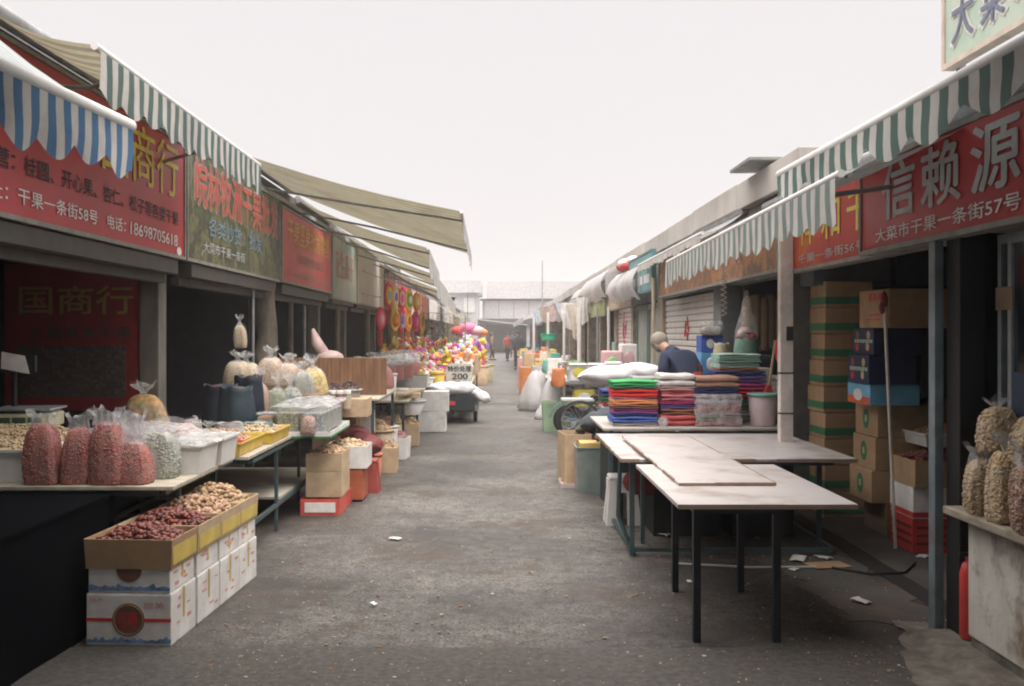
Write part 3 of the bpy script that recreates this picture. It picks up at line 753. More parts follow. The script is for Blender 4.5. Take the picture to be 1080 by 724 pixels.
b_ = [c for c in bpy.data.objects if c.name.startswith('badge')][0]; b_.location = (3.62, -.005, .035); b_.rotation_euler = (PI/2, 0, 0); b_.scale = (1.2, .7, 1)
s2face = M_mottle('photo_backdrop', [(.02, .025, .02), (.07, .09, .03), (.035, .03, .025), (.13, .14, .05), (.05, .045, .035), (.2, .19, .14)], 3.4, .5)
S = sign('shop_sign', 'dark green photo-printed shop sign with large red characters over the dim second shop', (-2.9, 9.3, 2.37), LEFT, 3.9, 1.05, s2face, frame_g)
text('皖林牧洲干果批发', 3.55, .44, M('faded_red_letter', (.42, .08, .06), .5, dirt=(.3, .1, .08)), S, 2.0, .76, bold=.02)
text('皖林牧洲干果批发', 3.59, .47, M('letter_outline', (.33, .22, .17), .5), S, 2.0, .76, y=-.003, bold=.05)
text('各类炒货', 1.25, .2, M('pale_blue_letter', (.17, .25, .31), .5), S, 1.3, .37, bold=.01); text('批发', .6, .2, M('pale_blue_letter', 0), S, 2.6, .37, bold=.01)
text('大菜市干果一条街', 1.6, .11, grey_ink, S, 1.3, .15, bold=.01)
S = sign('shop_sign', 'faded red shop sign with yellow characters above the brown fluted board', (-2.9, 13.38, 2.38), LEFT, 3.95, .98, M('sign_red_faded', (.5, .07, .06), .5, var=.12, scale=1.2, dirt=(.55, .2, .17), dirt_amt=.5), frame_g)
text('干果坚果批发零售', 3.3, .34, M('yellow_faded', (.62, .36, .06), .5), S, 2.0, .72, bold=.015)
text('各类炒货 批发', 2.1, .15, M('dull_letter', (.3, .16, .13), .5), S, 2.1, .37, bold=.01); text('大菜市干果一条街', 3.2, .11, M('pink_letter', (.45, .24, .21), .5), S, 2.1, .12, bold=.01)
S = sign('shop_sign', 'weathered pale green shop sign with faint red characters', (-2.9, 17.45, 2.3), LEFT, 3.0, 1.1, M_mottle('green_weathered', [(.12, .22, .17), (.3, .33, .28), (.4, .37, .32)], 1.2), frame_g)
text('花生瓜子', 2.2, .5, M('faint_red', (.42, .15, .12), .6), S, 1.4, .62, bold=.01)
S = sign('shop_sign', 'blank bleached grey shop sign beside the weathered green one', (-2.9, 20.55, 2.3), LEFT, 4.8, 1.15, M_mottle('bleached', [(.3, .29, .26), (.44, .41, .37), (.38, .35, .31)], 1.0), frame_g)
MB().box((-3.24, 13.4, 2.2), (-2.86, 17.3, 2.33)).build('x', grey_metal) if False else None
lab = ['pink shop sign half hidden behind hanging toys', 'small red shop banner under the eaves past the hanging toys', 'pale pink shop sign past the red banner', 'narrow red and gold sign panel at the far toy stalls', 'washed out white shop sign deep in the lane', 'faded grey shop sign deepest in the left row']
for i, (ya, yb, c) in enumerate(((25.6, 28.8, (.5, .18, .18)), (29.2, 32.8, (.5, .05, .06)), (33.3, 36.8, (.6, .38, .38)), (37.3, 41, (.5, .12, .06)), (42, 50, (.6, .55, .52)), (52, 64, (.45, .43, .42)))):
    sign('shop_sign', lab[i], (-2.9, ya, 2.3), LEFT, yb-ya, .9, M('farsign%d' % i, c, .6, dirt=mul(c, 1.3)), frame_g)

# poster on the partition inside the first shop
P = T('wall_poster', 'dim red poster with yellow characters on the dark partition inside the first shop', 'poster', (-4.55, 9.2, .95))
MB().box((0, -.012, 0), (1.25, 0, 1.35)).build('panel', M('poster_red', (.2, .015, .018), .5), P)
text('国商行', 1.05, .26, M('poster_yellow', (.3, .2, .05), .6), P, .66, 1.02, y=-.015, bold=.015); text('主营各类干果', .95, .11, black_ink, P, .7, .72, y=-.015, bold=.015)
MB().box((.12, -.016, .12), (1.12, -.012, .6)).build('printed_nuts', M_nuts('poster_nuts', (.05, .03, .03), (.1, .07, .06), 28), P)

# ---------------------------------------------------------------- shop signs, right row
S = sign('shop_sign', 'red shop sign with three big grey characters and a street address below them', (2.40, 6.56, 2.2), RIGHT, 3.2, .53, sred, frame_g, t=.08)
text('信', .47, .33, grey_ink, S, .60, .325, bold=.03); text('赖', .47, .33, grey_ink, S, 1.17, .325, bold=.03); text('源', .47, .33, grey_ink, S, 1.76, .325, bold=.03)
text('大菜市干果一条街57号', 1.75, .085, white_ink, S, 1.13, .075, bold=.015)
S = sign('shop_sign', 'orange-red shop sign with yellow characters between the white pole and the big red sign', (2.5, 8.45, 2.2), RIGHT, 2.2, .55, M_mottle('sign_orange', [(.6, .22, .03), (.42, .04, .03), (.4, .035, .03)], .9), frame_g)
for i, ch in enumerate('祥和千'): text(ch, .4, .3, M('lime_letter', (.6, .5, .06), .5), S, .42+.56*i, .33, bold=.02)
text('千果一条街56号', 1.5, .075, grey_ink, S, .95, .07, bold=.01)
rustf = M_mottle('sign_rusty', [(.1, .05, .035), (.3, .13, .05), (.16, .08, .05), (.42, .19, .06), (.2, .1, .06)], 2.2)
S = sign('shop_sign', 'rusty orange-brown shop sign under the far striped awning, its characters worn away', (2.5, 15.4, 2.24), RIGHT, 6.5, .55, rustf, frame_g)
for i, ch in enumerate('干果商行'): text(ch, .38, .3, M('ghost_letter', (.36, .2, .12), .6), S, 3.2+.62*i, .3, bold=.01)
S = sign('roof_sign', 'light green sign standing on the roof with white-edged grey characters', (2.6, 5.78, 3.22), RIGHT, 1.5, .95, M_mottle('sign_green_white', [(.3, .45, .33), (.5, .58, .48), (.66, .68, .62)], 1.3), M('sign_edge', (.6, .5, .42), .6))
for i, ch in enumerate('大菜市'):
    text(ch, .27, .29, white_ink, S, .22+.34*i, .22, y=-.003, bold=.09); text(ch, .25, .27, M('slate_letter', (.17, .19, .26), .5), S, .22+.34*i, .22, y=-.009, bold=.02)
b = MB(); b.box((.02, .05, -.15), (.06, .09, 0)); b.box((1.4, .05, -.15), (1.44, .09, 0)); b.build('support', grey_metal, S)
S = sign('shop_sign', 'teal-framed shop sign with white panels beyond the striped awning', (2.42, 18.3, 2.36), RIGHT, 2.7, .6, M('teal_sign', (.12, .26, .27), .5, dirt=(.3, .4, .4)), M('teal_frame', (.06, .16, .17), .5))
for k in range(3): MB().box((.25+.8*k, -.008, .12), (.85+.8*k, 0, .26)).build('white_panel', white_pl, S); MB().box((.25+.8*k, -.008, .36), (.85+.8*k, 0, .46)).build('white_panel', white_pl, S)
S = sign('shop_sign', 'olive green shop sign behind the white draped bundle', (2.45, 26.2, 2.1), RIGHT, 3.4, .75, M_mottle('olive_sign', [(.12, .16, .05), (.25, .3, .1), (.4, .4, .3)], 1.4), frame_g)
S = sign('shop_sign', 'tan shop sign over the pink shutter', (2.5, 22.9, 2.2), RIGHT, 4.3, .4, M_mottle('tan_sign', [(.3, .2, .13), (.45, .33, .22)], 1.2), frame_g)
for i, (ya, yb, c, l) in enumerate(((30, 26.5, (.42, .36, .28), 'beige shop sign among white hanging cloths'), (34.5, 30.3, (.3, .25, .2), 'brown shop sign behind the row of hung shirts'), (40, 35, (.4, .33, .28), 'dusty tan shop sign in the hazy stretch'), (50, 41, (.42, .36, .33), 'long faded pinkish shop sign far down the towel stall side'))):
    sign('shop_sign', l, (2.55, ya, 2.25), RIGHT, ya-yb, .5, M('rsign%d' % i, c, .6), frame_g)

# ---------------------------------------------------------------- awnings
blue = cloth_m('awning_blue', (.1, .22, .4)); aw_white = cloth_m('awning_white', (.68, .66, .63))
green = cloth_m('awning_green', (.125, .2, .18)); green2 = cloth_m('awning_pale_green', (.25, .32, .3))
beige = cloth_m('awning_beige', (.36, .33, .25), .3); beige2 = cloth_m('awning_beige_dark', (.235, .21, .15), .3)
greyc = cloth_m('awning_grey', (.34, .37, .38), .3); greyc2 = cloth_m('awning_grey_b', (.42, .44, .45), .3)
awning('blue and white striped awning hanging low at the near end of the nut shops', -1, -1.0, 5.12, -2.9, 3.48, -1.9, 2.5, -1.9, 2.74, .27, 0, 0, pitch=.15, scal=.345, sdepth=.075, mats=[aw_white, blue], canvas_mats=[greyc2, greyc], phase=.1, bar_r=.036)
awning('green and white striped awning fixed above the big red nut shop sign', -1, 5.45, 9.15, -2.9, 3.5, -2.2, 3.24, -2.2, 3.22, .27, 0, 0, pitch=.17, scal=.34, sdepth=.06, mats=[aw_white, green], canvas_mats=[beige, beige2], phase=.0)
# far tarpaulins reaching out over the lane
awning('widest beige tarpaulin awning reaching far out over the lane', -1, 12.3, 15.9, -3.3, 3.93, -.45, 3.17, -.44, 2.93, .26, 0, 0, mats=[greyc2, aw_white], canvas_mats=[beige, beige2], pitch=.17, scal=.3, sdepth=.04)
awning('second beige tarpaulin awning, just beyond the widest one', -1, 16.4, 19.6, -3.3, 3.85, -1.15, 3.07, -1.17, 2.86, .42, 0, 0, mats=[greyc2, aw_white], canvas_mats=[beige, beige2], pitch=.17, scal=.3, sdepth=.04)
awning('third beige tarpaulin awning, above the bleached grey sign', -1, 20.1, 23.8, -3.3, 3.75, -1.25, 2.84, -1.22, 2.7, .42, 0, 0, mats=[greyc2, aw_white], canvas_mats=[beige, beige2], pitch=.17, scal=.3, sdepth=.04)
awning('fourth beige tarpaulin awning, above the hanging toys', -1, 24.4, 28.2, -3.3, 3.6, -1.25, 2.66, -1.22, 2.5, .3, 0, 0, mats=[greyc2, aw_white], canvas_mats=[beige, beige2], pitch=.17, scal=.3, sdepth=.04)
awning('small cream awning over the far toy stalls', -1, 38, 42, -2.8, 3.1, -1.3, 2.3, -1.3, 2.15, .15, 0, 0, mats=[aw_white, beige], canvas_mats=[aw_white, beige], pitch=.4, scal=.4, sdepth=.03, arms=False)
awning('pale awning of the deep end of the left row', -1, 48, 54, -2.8, 3.2, -1.5, 2.5, -1.5, 2.45, .2, 0, 0, mats=[greyc2, aw_white], canvas_mats=[greyc2, aw_white], pitch=.4, scal=.4, sdepth=.03, arms=False)
awning('green and white striped awning nearest on the side of the grey-lettered red sign', 1, -.5, 6.68, 2.8, 3.15, 1.9, 2.69, 1.9, 2.74, .21, 0, 0, pitch=.175, scal=.52, sdepth=.09, mats=[aw_white, green], canvas_mats=[greyc2, greyc], phase=.15, bar_r=.03)
awning('pale green and white striped awning with a long scalloped skirt over the towel stall', 1, 5.12, 10.35, 2.8, 2.95, 1.76, 2.49, 1.77, 2.41, .24, 0, 0, pitch=.16, scal=.3, sdepth=.05, mats=[aw_white, green2], canvas_mats=[greyc2, aw_white], phase=.1)
awning('white rolled awning between the teal sign and the striped skirt', 1, 11.2, 16.2, 2.8, 3.05, 2.3, 2.8, 2.3, 2.78, .1, 0, 0, pitch=.3, scal=.3, sdepth=.02, mats=[aw_white, aw_white], canvas_mats=[aw_white, greyc2], arms=False)
awning('low white awning at the far end of the towel stall side', 1, 42, 62, 2.8, 3.0, 1.1, 2.4, 1.0, 2.3, .25, 0, 0, pitch=.5, scal=.6, sdepth=.04, mats=[aw_white, greyc2], canvas_mats=[aw_white, greyc2], arms=False)
CN = T('entrance_canopy', 'dark steel canopy spanning the lane above the viewpoint', 'canopy', (0, -2.5, 0))  # unseen roof on posts, added to keep daylight off the foreground
MB().box((-3.1, -6.5, 3.52), (2.35, 6.7, 3.58)).build('roof', M('canopy_sheet', (.06, .06, .06), .8), CN)
for sx in (-2.9, 2.85):
    for sy in (-6, 2.5): MB().box((sx-.05, sy-.05, 0), (sx+.05, sy+.05, 3.5)).build('post', grey_metal, CN)
# flat lamp panel on the eave
t = T('floodlight', 'flat grey floodlight panel sticking out from the concrete eave', 'floodlight', (2.72, 10.4, 3.40), 0)
MB().box((-.2, -.42, 0), (.17, .42, .035)).build('panel', M('panel_grey', (.2, .21, .2), .5), t, bevel=.006)
MB().box((.1, -.03, -.06), (.2, .03, .0)).build('bracket', grey_metal, t)
# ================================================================ LEFT STALLS
tabtop = M('plank_top', (.4, .36, .29), .8, var=.25, dirt=(.2, .17, .13), sc3=(1, 6, 1))
ZT = .75
t1 = frame_table('near plank stall table carrying the red peanut bags and white bins', -4.2, -1.93, 5.92, 7.25, ZT, tabtop, teal_metal, name='stall_table', legs=[(-2.02, 6.3), (-4.1, 6.0), (-2.05, 7.2), (-4.1, 7.2)], leg_r=.013)
MB().box((-1.1, -.5, .0), (.72, -.48, .72)).build('skirt', dark, t1)
t2 = frame_table('second stall table on thin legs carrying the yellow trays and jars', -3.15, -1.84, 7.35, 10.55, ZT, tabtop, teal_metal, name='stall_table', legs=[(-1.86, 8.36), (-1.95, 10.4), (-3.0, 7.5), (-3.0, 10.4), (-1.95, 9.75)], low=.22, leg_r=.013)
MB().box((-.45, -.4, .235), (.62, 1.5, .255)).build('shelf', M('pale_shelf', (.45, .42, .36), .8), t2)

# bags of red peanuts standing on the near edge
rpn = M_red_pn(); beans = M_nuts('grey_beans', (.32, .32, .28), (.42, .41, .36), 80); oats = M_nuts('tan_kernels', (.5, .38, .24), (.6, .47, .32), 90)
pn2 = M_nuts('pale_peanuts', (.52, .36, .26), (.62, .47, .36), 60)
for i, (px, w, h, l) in enumerate(((48, .19, .44, 'first bag of red peanuts from the near end, leaning on the white bin'), (80, .155, .42, 'narrow slumped bag of red peanuts second from the near end'), (111, .2, .45, 'fat bag of red peanuts third from the near end'), (140, .18, .43, 'half-filled bag of red peanuts with tall empty plastic, at the table corner'))):
    sack_bag(l, (at(px, 6.02), 6.02+.02*(i % 2), ZT), w, .16, h, rpn, rz=.15*math.sin(i*2), name='peanut_bag', group='red peanut bags on the table edge', full=(.83, .8, .82, .58)[i], seed=i+1, kern=([M('red_kernel_a', (.4, .12, .095), .5), M('red_kernel_b', (.47, .17, .13), .5), M('red_kernel_c', (.32, .085, .07), .5)], .014, 1500), skin=clear_hi if i > 1 else clear, tiltx=(0, .05, -.04, -.03)[i])
sack_bag('clear bag of grey beans standing between the red peanuts and the white bins', (at(168, 6.35), 6.3, ZT), .22, .2, .33, beans, name='bean_bag', kern=([M('bean_a', (.36, .36, .31), .5), M('bean_b', (.44, .43, .38), .5), M('bean_c', (.26, .27, .22), .5)], .014, 1500), full=.86, seed=9, top='open')
def bin_(label, x, y, w, d, h, mat=white_pl, rz=0, **k): return tray(label, (x, y, ZT), w, d, h, rz, mat, name='storage_bin', cat='bin', flare=.02, rim=.012, t=.005, **k)
bin_('white plastic bin at the near end of the plank table', -3.12, 6.3, .5, .42, .2, group='white bins'); heap('bin_filling', 'pale tan kernels filling the near white bin', (-3.12, 6.3, ZT), .5, .42, .18, .05, .018, pnuts, 260, group='heaps of nuts')
bin_('white plastic bin nearest the table corner, beside the bean bag', -2.06, 6.62, .26, .36, .19, group='white bins')
heap('bin_filling', 'white seeds under plastic in the corner bin', (-2.06, 6.62, ZT), .25, .35, .15, .03, .015, [beans], 120, group='heaps of nuts')
bin_('white plastic bin between the corner bin and the yellow tray', -2.04, 7.05, .26, .36, .19, group='white bins')
heap('bin_filling', 'pale seeds in the bin next to the yellow tray', (-2.04, 7.05, ZT), .25, .35, .15, .03, .015, [oats], 120, group='heaps of nuts')
def sheet(label, x, y, z, w, d, s=1):
    b = MB(); b.grid(lambda u, v: ((u-.5)*w, (v-.5)*d, .03*mnoise.noise(Vector((u*4+s, v*4, 0)))+.05*(1-abs(2*u-1)**3)*(1-abs(2*v-1)**3)), 16, 16)
    return tag(b.build('plastic_cover', clear_hi, None, (x, y, z)), label, 'plastic sheet')
sheet('crumpled clear plastic sheet over the two corner bins', -2.08, 6.82, ZT+.19, .4, .85, 3)
sheet('clear plastic sheet tucked over the mauve nuts', -2.5, 6.9, ZT+.24, .6, .7, 5)
heap('nut_heap', 'large heap of tan kernels behind the peanut bags', (-3.35, 6.85, ZT), 1.3, .75, .12, .16, .02, pnuts, 900, group='heaps of nuts')
heap('nut_heap', 'heap of mauve nuts sheeted in plastic behind the corner bins', (-2.5, 7.0, ZT), .55, .65, .12, .13, .02, mauve, 520, group='heaps of nuts')
heap('nut_heap', 'small heap of orange dried fruit between the tan and mauve heaps', (-2.75, 7.05, ZT), .28, .3, .14, .1, .02, yelbits, 130, group='heaps of nuts')
# things behind on the table
rcl = [M('candy_a', (.55, .2, .2), .4), M('candy_b', (.6, .5, .4), .4), M('candy_c', (.35, .1, .12), .4)]
heap('nut_heap', 'heap of dark red dried berries beside the shop post', (-2.95, 7.95, ZT), .5, .5, .1, .12, .02, [mauve[2], goji[1], mauve[0]], 300, group='heaps of nuts')
sack_bag('clear bag of mixed orange sweets leaning on the shop post', (-2.92, 8.3, ZT), .3, .26, .5, M_nuts('mixed_sweets', (.6, .3, .12), (.35, .3, .12), 22), name='sweet_bag', seed=4, full=.8, top='tied')
sack_bag('squat clear bag of pink and white sweets behind the mauve heap', (-2.55, 7.75, ZT), .36, .28, .26, M_nuts('pink_sweets', (.5, .25, .24), (.6, .5, .47), 26), name='sweet_bag', seed=6, full=.8, top='open')
sack_bag('small clear bag of white kernels near the round grey bags', (-2.3, 7.95, ZT), .2, .18, .2, beans, name='nut_bag', seed=12, top='tied', full=.7)
clothbag('small grey cloth sack of dark nuts behind the walnut tray', (-2.22, 8.25, ZT), .13, .17, M('greycloth', (.33, .33, .34), .9), openm=darkbits[1], seed=2)
clothbag('small teal cloth sack of nuts behind the walnut tray', (-2.05, 8.55, ZT), .13, .15, M('tealcloth', (.12, .2, .2), .9), openm=beans, seed=3)
carton('grey box lifting the price scale above the kernels', (-3.35, 7.1, ZT), .36, .3, .249, .1, M('grey_board2', (.2, .2, .19), .8))
# electronic scale
SC = T('price_scale', 'electronic price scale with a white card clipped on its pole, behind the tan kernels', 'scale', (-3.35, 7.1, ZT+.25), .1)
MB().box((-.2, -.16, .0), (.2, .16, .1)).build('body', M('scale_beige', (.45, .44, .32), .5), SC, bevel=.012)
MB().box((-.21, -.17, .12), (.21, .19, .135)).build('pan', alu, SC, bevel=.004)
b = MB(); b.box((-.17, -.172, .02), (.17, -.16, .09)); b.build('display', M('scale_face', (.46, .47, .28), .5), SC)
b = MB()
for k in range(3): b.box((-.15+.105*k, -.176, .035), (-.06+.105*k, -.172, .075))
b.build('display_window', M('lcd', (.05, .09, .08), .3), SC)
MB().cyl((-.13, .1, .1), (-.13, .1, .42), .018).build('pole', black_metal, SC)
MB().box((-.26, .06, .38), (.03, .1, .50)).build('head', black_metal, SC, bevel=.008)
b = MB(); b.add([(-.2, .04, .41), (.0, .03, .37), (-.04, .05, .5), (-.2, .05, .53)], [(0, 1, 2, 3)]); b.build('price_card', white_ink, SC, solid=.003)
flour_sack('flat clear packet of pink dried meat lying by the scale', (-3.05, 7.5, ZT+.05), .4, .3, .12, M_nuts('pink_meat', (.5, .2, .18), (.55, .45, .42), 14), name='food_packet', cat='packet', seed=8, rz=.4)
flour_sack('dark bag of nuts behind the bagged peanuts', (-2.78, 7.45, ZT+.05), .3, .26, .14, M_nuts('darkbag', (.2, .19, .16), (.28, .24, .17), 30), name='food_packet', cat='packet', seed=9)

# big cartons in front: white cartons with kraft trays nested on top
def fruit_print(t, w, d, h):
    m = MB(); m.box((-w/2, -d/2-.002, h*.46), (w/2, -d/2, h*.53)); m.build('red_band', red_ink, t)
    m = MB(); m.lathe([(.088, 0), (.088, .004)], n=28); o = m.build('emblem_disc', brown_ink, t); o.rotation_euler = (PI/2, 0, 0); o.location = (0, -d/2, h*.5)
    m = MB(); m.lathe([(.082, 0), (.082, .0055), (.076, .0055), (.076, 0)], n=28); o = m.build('emblem_ring', M('gold_ink', (.35, .2, .08), .5), t); o.rotation_euler = (PI/2, 0, 0); o.location = (0, -d/2-.001, h*.5)
    text('红枣', .1, .09, red_ink, t, 0, h*.5, y=-d/2-.006, bold=.03)
    m = MB(); n = 40; up = [(-w/2+w*i/n, h*(.10+.09*abs(mnoise.noise(Vector((i*.33, 2, 0))))*2)) for i in range(n+1)]
    m.prism([(w/2, h*.05), (-w/2, h*.05)]+up, -d/2-.0018, -d/2); m.build('mountain_print', M('mountain_blue', (.14, .24, .4), .6, var=.5, scale=30), t)
    text('特产', .07, .03, M('faint_print', (.55, .25, .22), .6), t, -w*.38, h*.87, y=-d/2-.002); text('甜美', .11, .035, M('faint_print', 0), t, w*.3, h*.78, y=-d/2-.002)
    side_print(t, w, d, h)
def side_print(t, w, d, h):
    rr = random.Random(int(h*1000)+len(bpy.data.objects)); m = MB()
    for k in range(5):
        y = rr.uniform(-d*.4, d*.3); z = rr.uniform(h*.15, h*.85); m.box((w/2, y, z), (w/2+.0015, y+rr.uniform(.02, .07), z+rr.uniform(.008, .02)))
    m.build('side_marks', M('faint_print', (.55, .25, .22), .6), t)
    m = MB(); m.box((w/2, -.013, h*.4), (w/2+.002, .013, h)); m.build('tape_strip', tape_yel, t)
rowx = lambda y: -1.965+(y-5.28)*.055
whole = [('nearest of the four floor cartons, white with a red band and round brown emblem', 5.48), ('second white floor carton along the lane', 5.88), ('third white floor carton along the lane', 6.27), ('fourth and farthest white floor carton of the row', 6.64)]
ords = ['nearest', 'second', 'third', 'farthest']
fruit = [('dates', dates, 'glossy red dates', .034, 380), ('dates', dates, 'dusky red dates', .034, 340), ('walnuts', pecans, 'brown thin-shelled nuts', .034, 300), ('walnuts', walnuts, 'pale tan walnuts', .036, 280)]
for i, (l, y) in enumerate(whole):
    x = rowx(y); w = .46; dd = .37
    carton(l, (x, y, 0), w, dd, .275, -.055, white_board, 'white fruit cartons on the ground', name='fruit_carton', deco=fruit_print if i == 0 else side_print)
    def half(t, w, d, h):
        m = MB(); m.prism([(w/2, .012), (-w/2, .012)]+[(-w/2+w*k/30, .03+.035*abs(mnoise.noise(Vector((k*.4, 5, 0))))) for k in range(31)], -d/2-.0018, -d/2); m.build('mountain_print', M('mountain_blue', 0), t)
        m = MB(); m.prism([(.07*math.cos(a), .125+.07*math.sin(a)) for a in np.linspace(-PI, 0, 14)], -d/2-.003, -d/2); m.build('emblem', brown_ink, t); side_print(t, w, d, h)
    up = carton('%s of the upper white cartons, under a kraft tray of %s' % (ords[i], fruit[i][2]), (x, y, .279), w-.015, dd-.015, .125, -.055, white_board, 'white fruit cartons on the ground', name='fruit_carton', deco=half if i == 0 else side_print)
    z0 = .406
    tr = tray('kraft tray of %s, %s of four along the lane' % (fruit[i][2], ords[i]), (x, y, z0), w+.005, dd+.005, .16, -.055, kraft_pale if i else kraft, 'kraft fruit trays', name='fruit_tray', flare=.008)
    m = MB(); m.box((w/2+.003, -dd/2+.01, .02), (w/2+.0085, dd/2-.01, .10 if i else .15)); m.build('yellow_tape', tape_yel, tr)
    heap(fruit[i][0]+'_heap', 'heap of %s in the %s kraft tray' % (fruit[i][2], ords[i]), (x, y, z0), w-.01, dd-.01, .12, .07+.015*i, fruit[i][3], fruit[i][1], fruit[i][4], -.055, group='fruit heaped in kraft trays', ico=ICO2, elong=1.35 if i < 2 else 1.1)
# second table: yellow trays
def ytray(l, x, y, w, d): return tray(l, (x, y, ZT+.004), w, d, .095, 0, yel_pl, 'yellow trays', name='yellow_tray', flare=.012, rim=.008)
ytray('yellow tray split between red berries and tan nuts, nearest on the second table', -2.16, 7.72, .5, .72); heap('berry_heap', 'bright red berries at the front of the near yellow tray', (-2.1, 7.5, ZT), .36, .26, .085, .035, .013, goji, 500, group='heaps of nuts')
heap('nut_heap', 'tan nuts at the back of the near yellow tray', (-2.2, 7.88, ZT), .44, .34, .09, .06, .022, pecans, 330, group='heaps of nuts')
ytray('yellow tray of small tan nuts beside the jars', -2.08, 8.5, .44, .66); heap('nut_heap', 'small tan nuts filling the yellow tray beside the jars', (-2.08, 8.5, ZT), .42, .64, .085, .05, .02, pnuts, 520, group='heaps of nuts')
for i, (px, f, l) in enumerate(((281, pecans[0], 'orange-brown nuts'), (298, M('dark_green_seed', (.1, .13, .07), .6), 'dark green seeds'), (314, oats, 'tan oats'))):
    jar('square clear jar of %s behind the yellow trays' % l, (at(px, 9.15), 9.15, ZT), .068, .17, f, square=True, group='clear jars on the second table', full=.9, lid=clear_hi)
# big tied bags standing in the shop mouth
bagm = [('dark_blue_sack', (.012, .018, .03)), ('blue_sack', (.025, .04, .055))]
for i, (px, Y, r, h, m, op, l) in enumerate((
    (232, 9.3, .17, .43, 0, darkbits[0], 'dark blue open sack furthest inside the second shop'), (250, 9.15, .16, .42, 1, darkbits[2], 'slate blue open sack between two dark ones'),
    (263, 9.6, .15, .5, 0, darkbits[1], 'dark blue open sack beneath the hanging tan bag'))):
    clothbag(l, (at(px, Y), Y, ZT), r, h, M(bagm[m][0], bagm[m][1], .6), openm=op, seed=i)
tb = [(248, 9.9, .24, .36, 1.12, 'paper-topped tied bag of tan kernels above the blue sacks', oats), (258, 10.1, .26, .36, 1.1, 'larger tied bag of tan kernels above the blue sacks', oats), (283, 10.2, .24, .4, 1.12, 'tied bag of tan nuts against the round post', pn2), (301, 10.3, .26, .34, 1.1, 'tied bag of pale nuts beside the round post', pn2),
      (272, 9.7, .18, .56, .75, 'tall tied bag of cinnamon brown nuts', pecans[1]), (291, 9.8, .19, .5, .75, 'tall tied bag of green seeds', M_nuts('green_seeds', (.18, .2, .12), (.28, .3, .2), 50)), (306, 9.9, .21, .5, .75, 'tall tied bag of dark seeds beside the banana chips', M_nuts('dark_seeds', (.12, .14, .11), (.3, .3, .27), 40)),
      (322, 10.2, .2, .36, 1.0, 'tied bag of pale flakes in front of the fluted board', beans), (331, 10.3, .24, .48, .95, 'bag of yellow banana chips in front of the fluted board', M_nuts('banana_chips', (.62, .42, .1), (.66, .52, .22), 26))]
for i, (px, Y, w, h, z, l, f) in enumerate(tb):
    sack_bag(l, (at(px, Y), Y, z), w, w*.85, h, f, name='tied_bag', seed=20+i, top='tied', full=.72)
carton('low kraft carton lifting the tied bags at the round post', (-2.3, 10.2, ZT), 1.1, .5, .3, 0, kraft_dark, name='carton')
sack_bag('tan bag hanging from the slim post over the blue sacks', (at(254, 11), 11, 1.5), .13, .12, .36, oats, name='hanging_bag', seed=40, top='tied', full=.7)
for i, (px, l) in enumerate(((350, 'first of the dark bowls'), (367, 'second'))):
    pass
bucket('wide red-based basin of dark raisins before the fluted board', (at(352, 10.9), 10.9, .95), .13, .09, M('basin_red', (.3, .07, .05), .5), name='basin', cat='basin'); heap('raisin_heap', 'dark raisins heaped in the red-based basin', (at(352, 10.9), 10.9, .97), .22, .22, .07, .08, .02, darkbits, 200, group='heaps of nuts')
bucket('wide basin of black raisins at the end of the fluted board', (at(369, 11.1), 11.1, .95), .13, .09, M('basin_grey', (.3, .3, .3), .5), name='basin', cat='basin'); heap('raisin_heap', 'black raisins heaped in the grey basin', (at(369, 11.1), 11.1, .97), .22, .22, .07, .08, .02, [darkbits[0], darkbits[2]], 200, group='heaps of nuts')
carton('long low kraft carton carrying the raisin basins', (at(360, 11), 11, ZT), .62, .4, .2, 0, kraft_pale, name='carton')
for k in range(5): jar('%s small clear jar in the row before the raisin basins' % ['first', 'second', 'third', 'fourth', 'last'][k], (at(334+8*k, 10.7), 10.72, ZT+.1), .045, .17, [beans, oats, pn2, rpn, pnuts[0]][k], lid=white_pl, group='small jars before the basins')

# green-edged tray full of clear jars and bags
gt = tray('white green-rimmed tray holding a block of clear jars at the second table end', (-1.76, 9.5, ZT-.03), .52, 1.15, .06, 0, white_board, name='goods_tray', band=(green_ink, .0, .018), rim=.0)
k = 0
for a in range(5):
    for c in range(2):
        x = -1.9+.235*c; y = 9.08+.215*a; k += 1
        f = [M_nuts('olive_seed', (.25, .25, .16), (.4, .38, .28), 45), M_nuts('dusty_seed', (.4, .36, .28), (.5, .47, .4), 45), M_nuts('dark_mix', (.15, .12, .1), (.3, .22, .17), 35), M_nuts('bluish_seed', (.3, .33, .34), (.45, .45, .43), 45)][(a*2+c*3) % 4]
        jar('clear square jar in the green-edged tray, %s row from near, %s side' % (['first', 'second', 'third', 'fourth', 'last'][a], ['shop', 'lane'][c]), (x, y, ZT+.0), .095, .24, f, square=True, group='jars packed in the green-edged tray', full=.8)
sack_bag('small tied bag of reddish nuts leaning in front of the clear jars', (-1.69, 8.9, ZT+.01), .13, .09, .2, M_nuts('reddish', (.35, .17, .14), (.45, .3, .26), 50), name='nut_bag', seed=51, top='tied', full=.8)
sheet('crumpled plastic sheet lying over the block of clear jars', -1.78, 9.5, ZT+.25, .55, 1.2, 8)
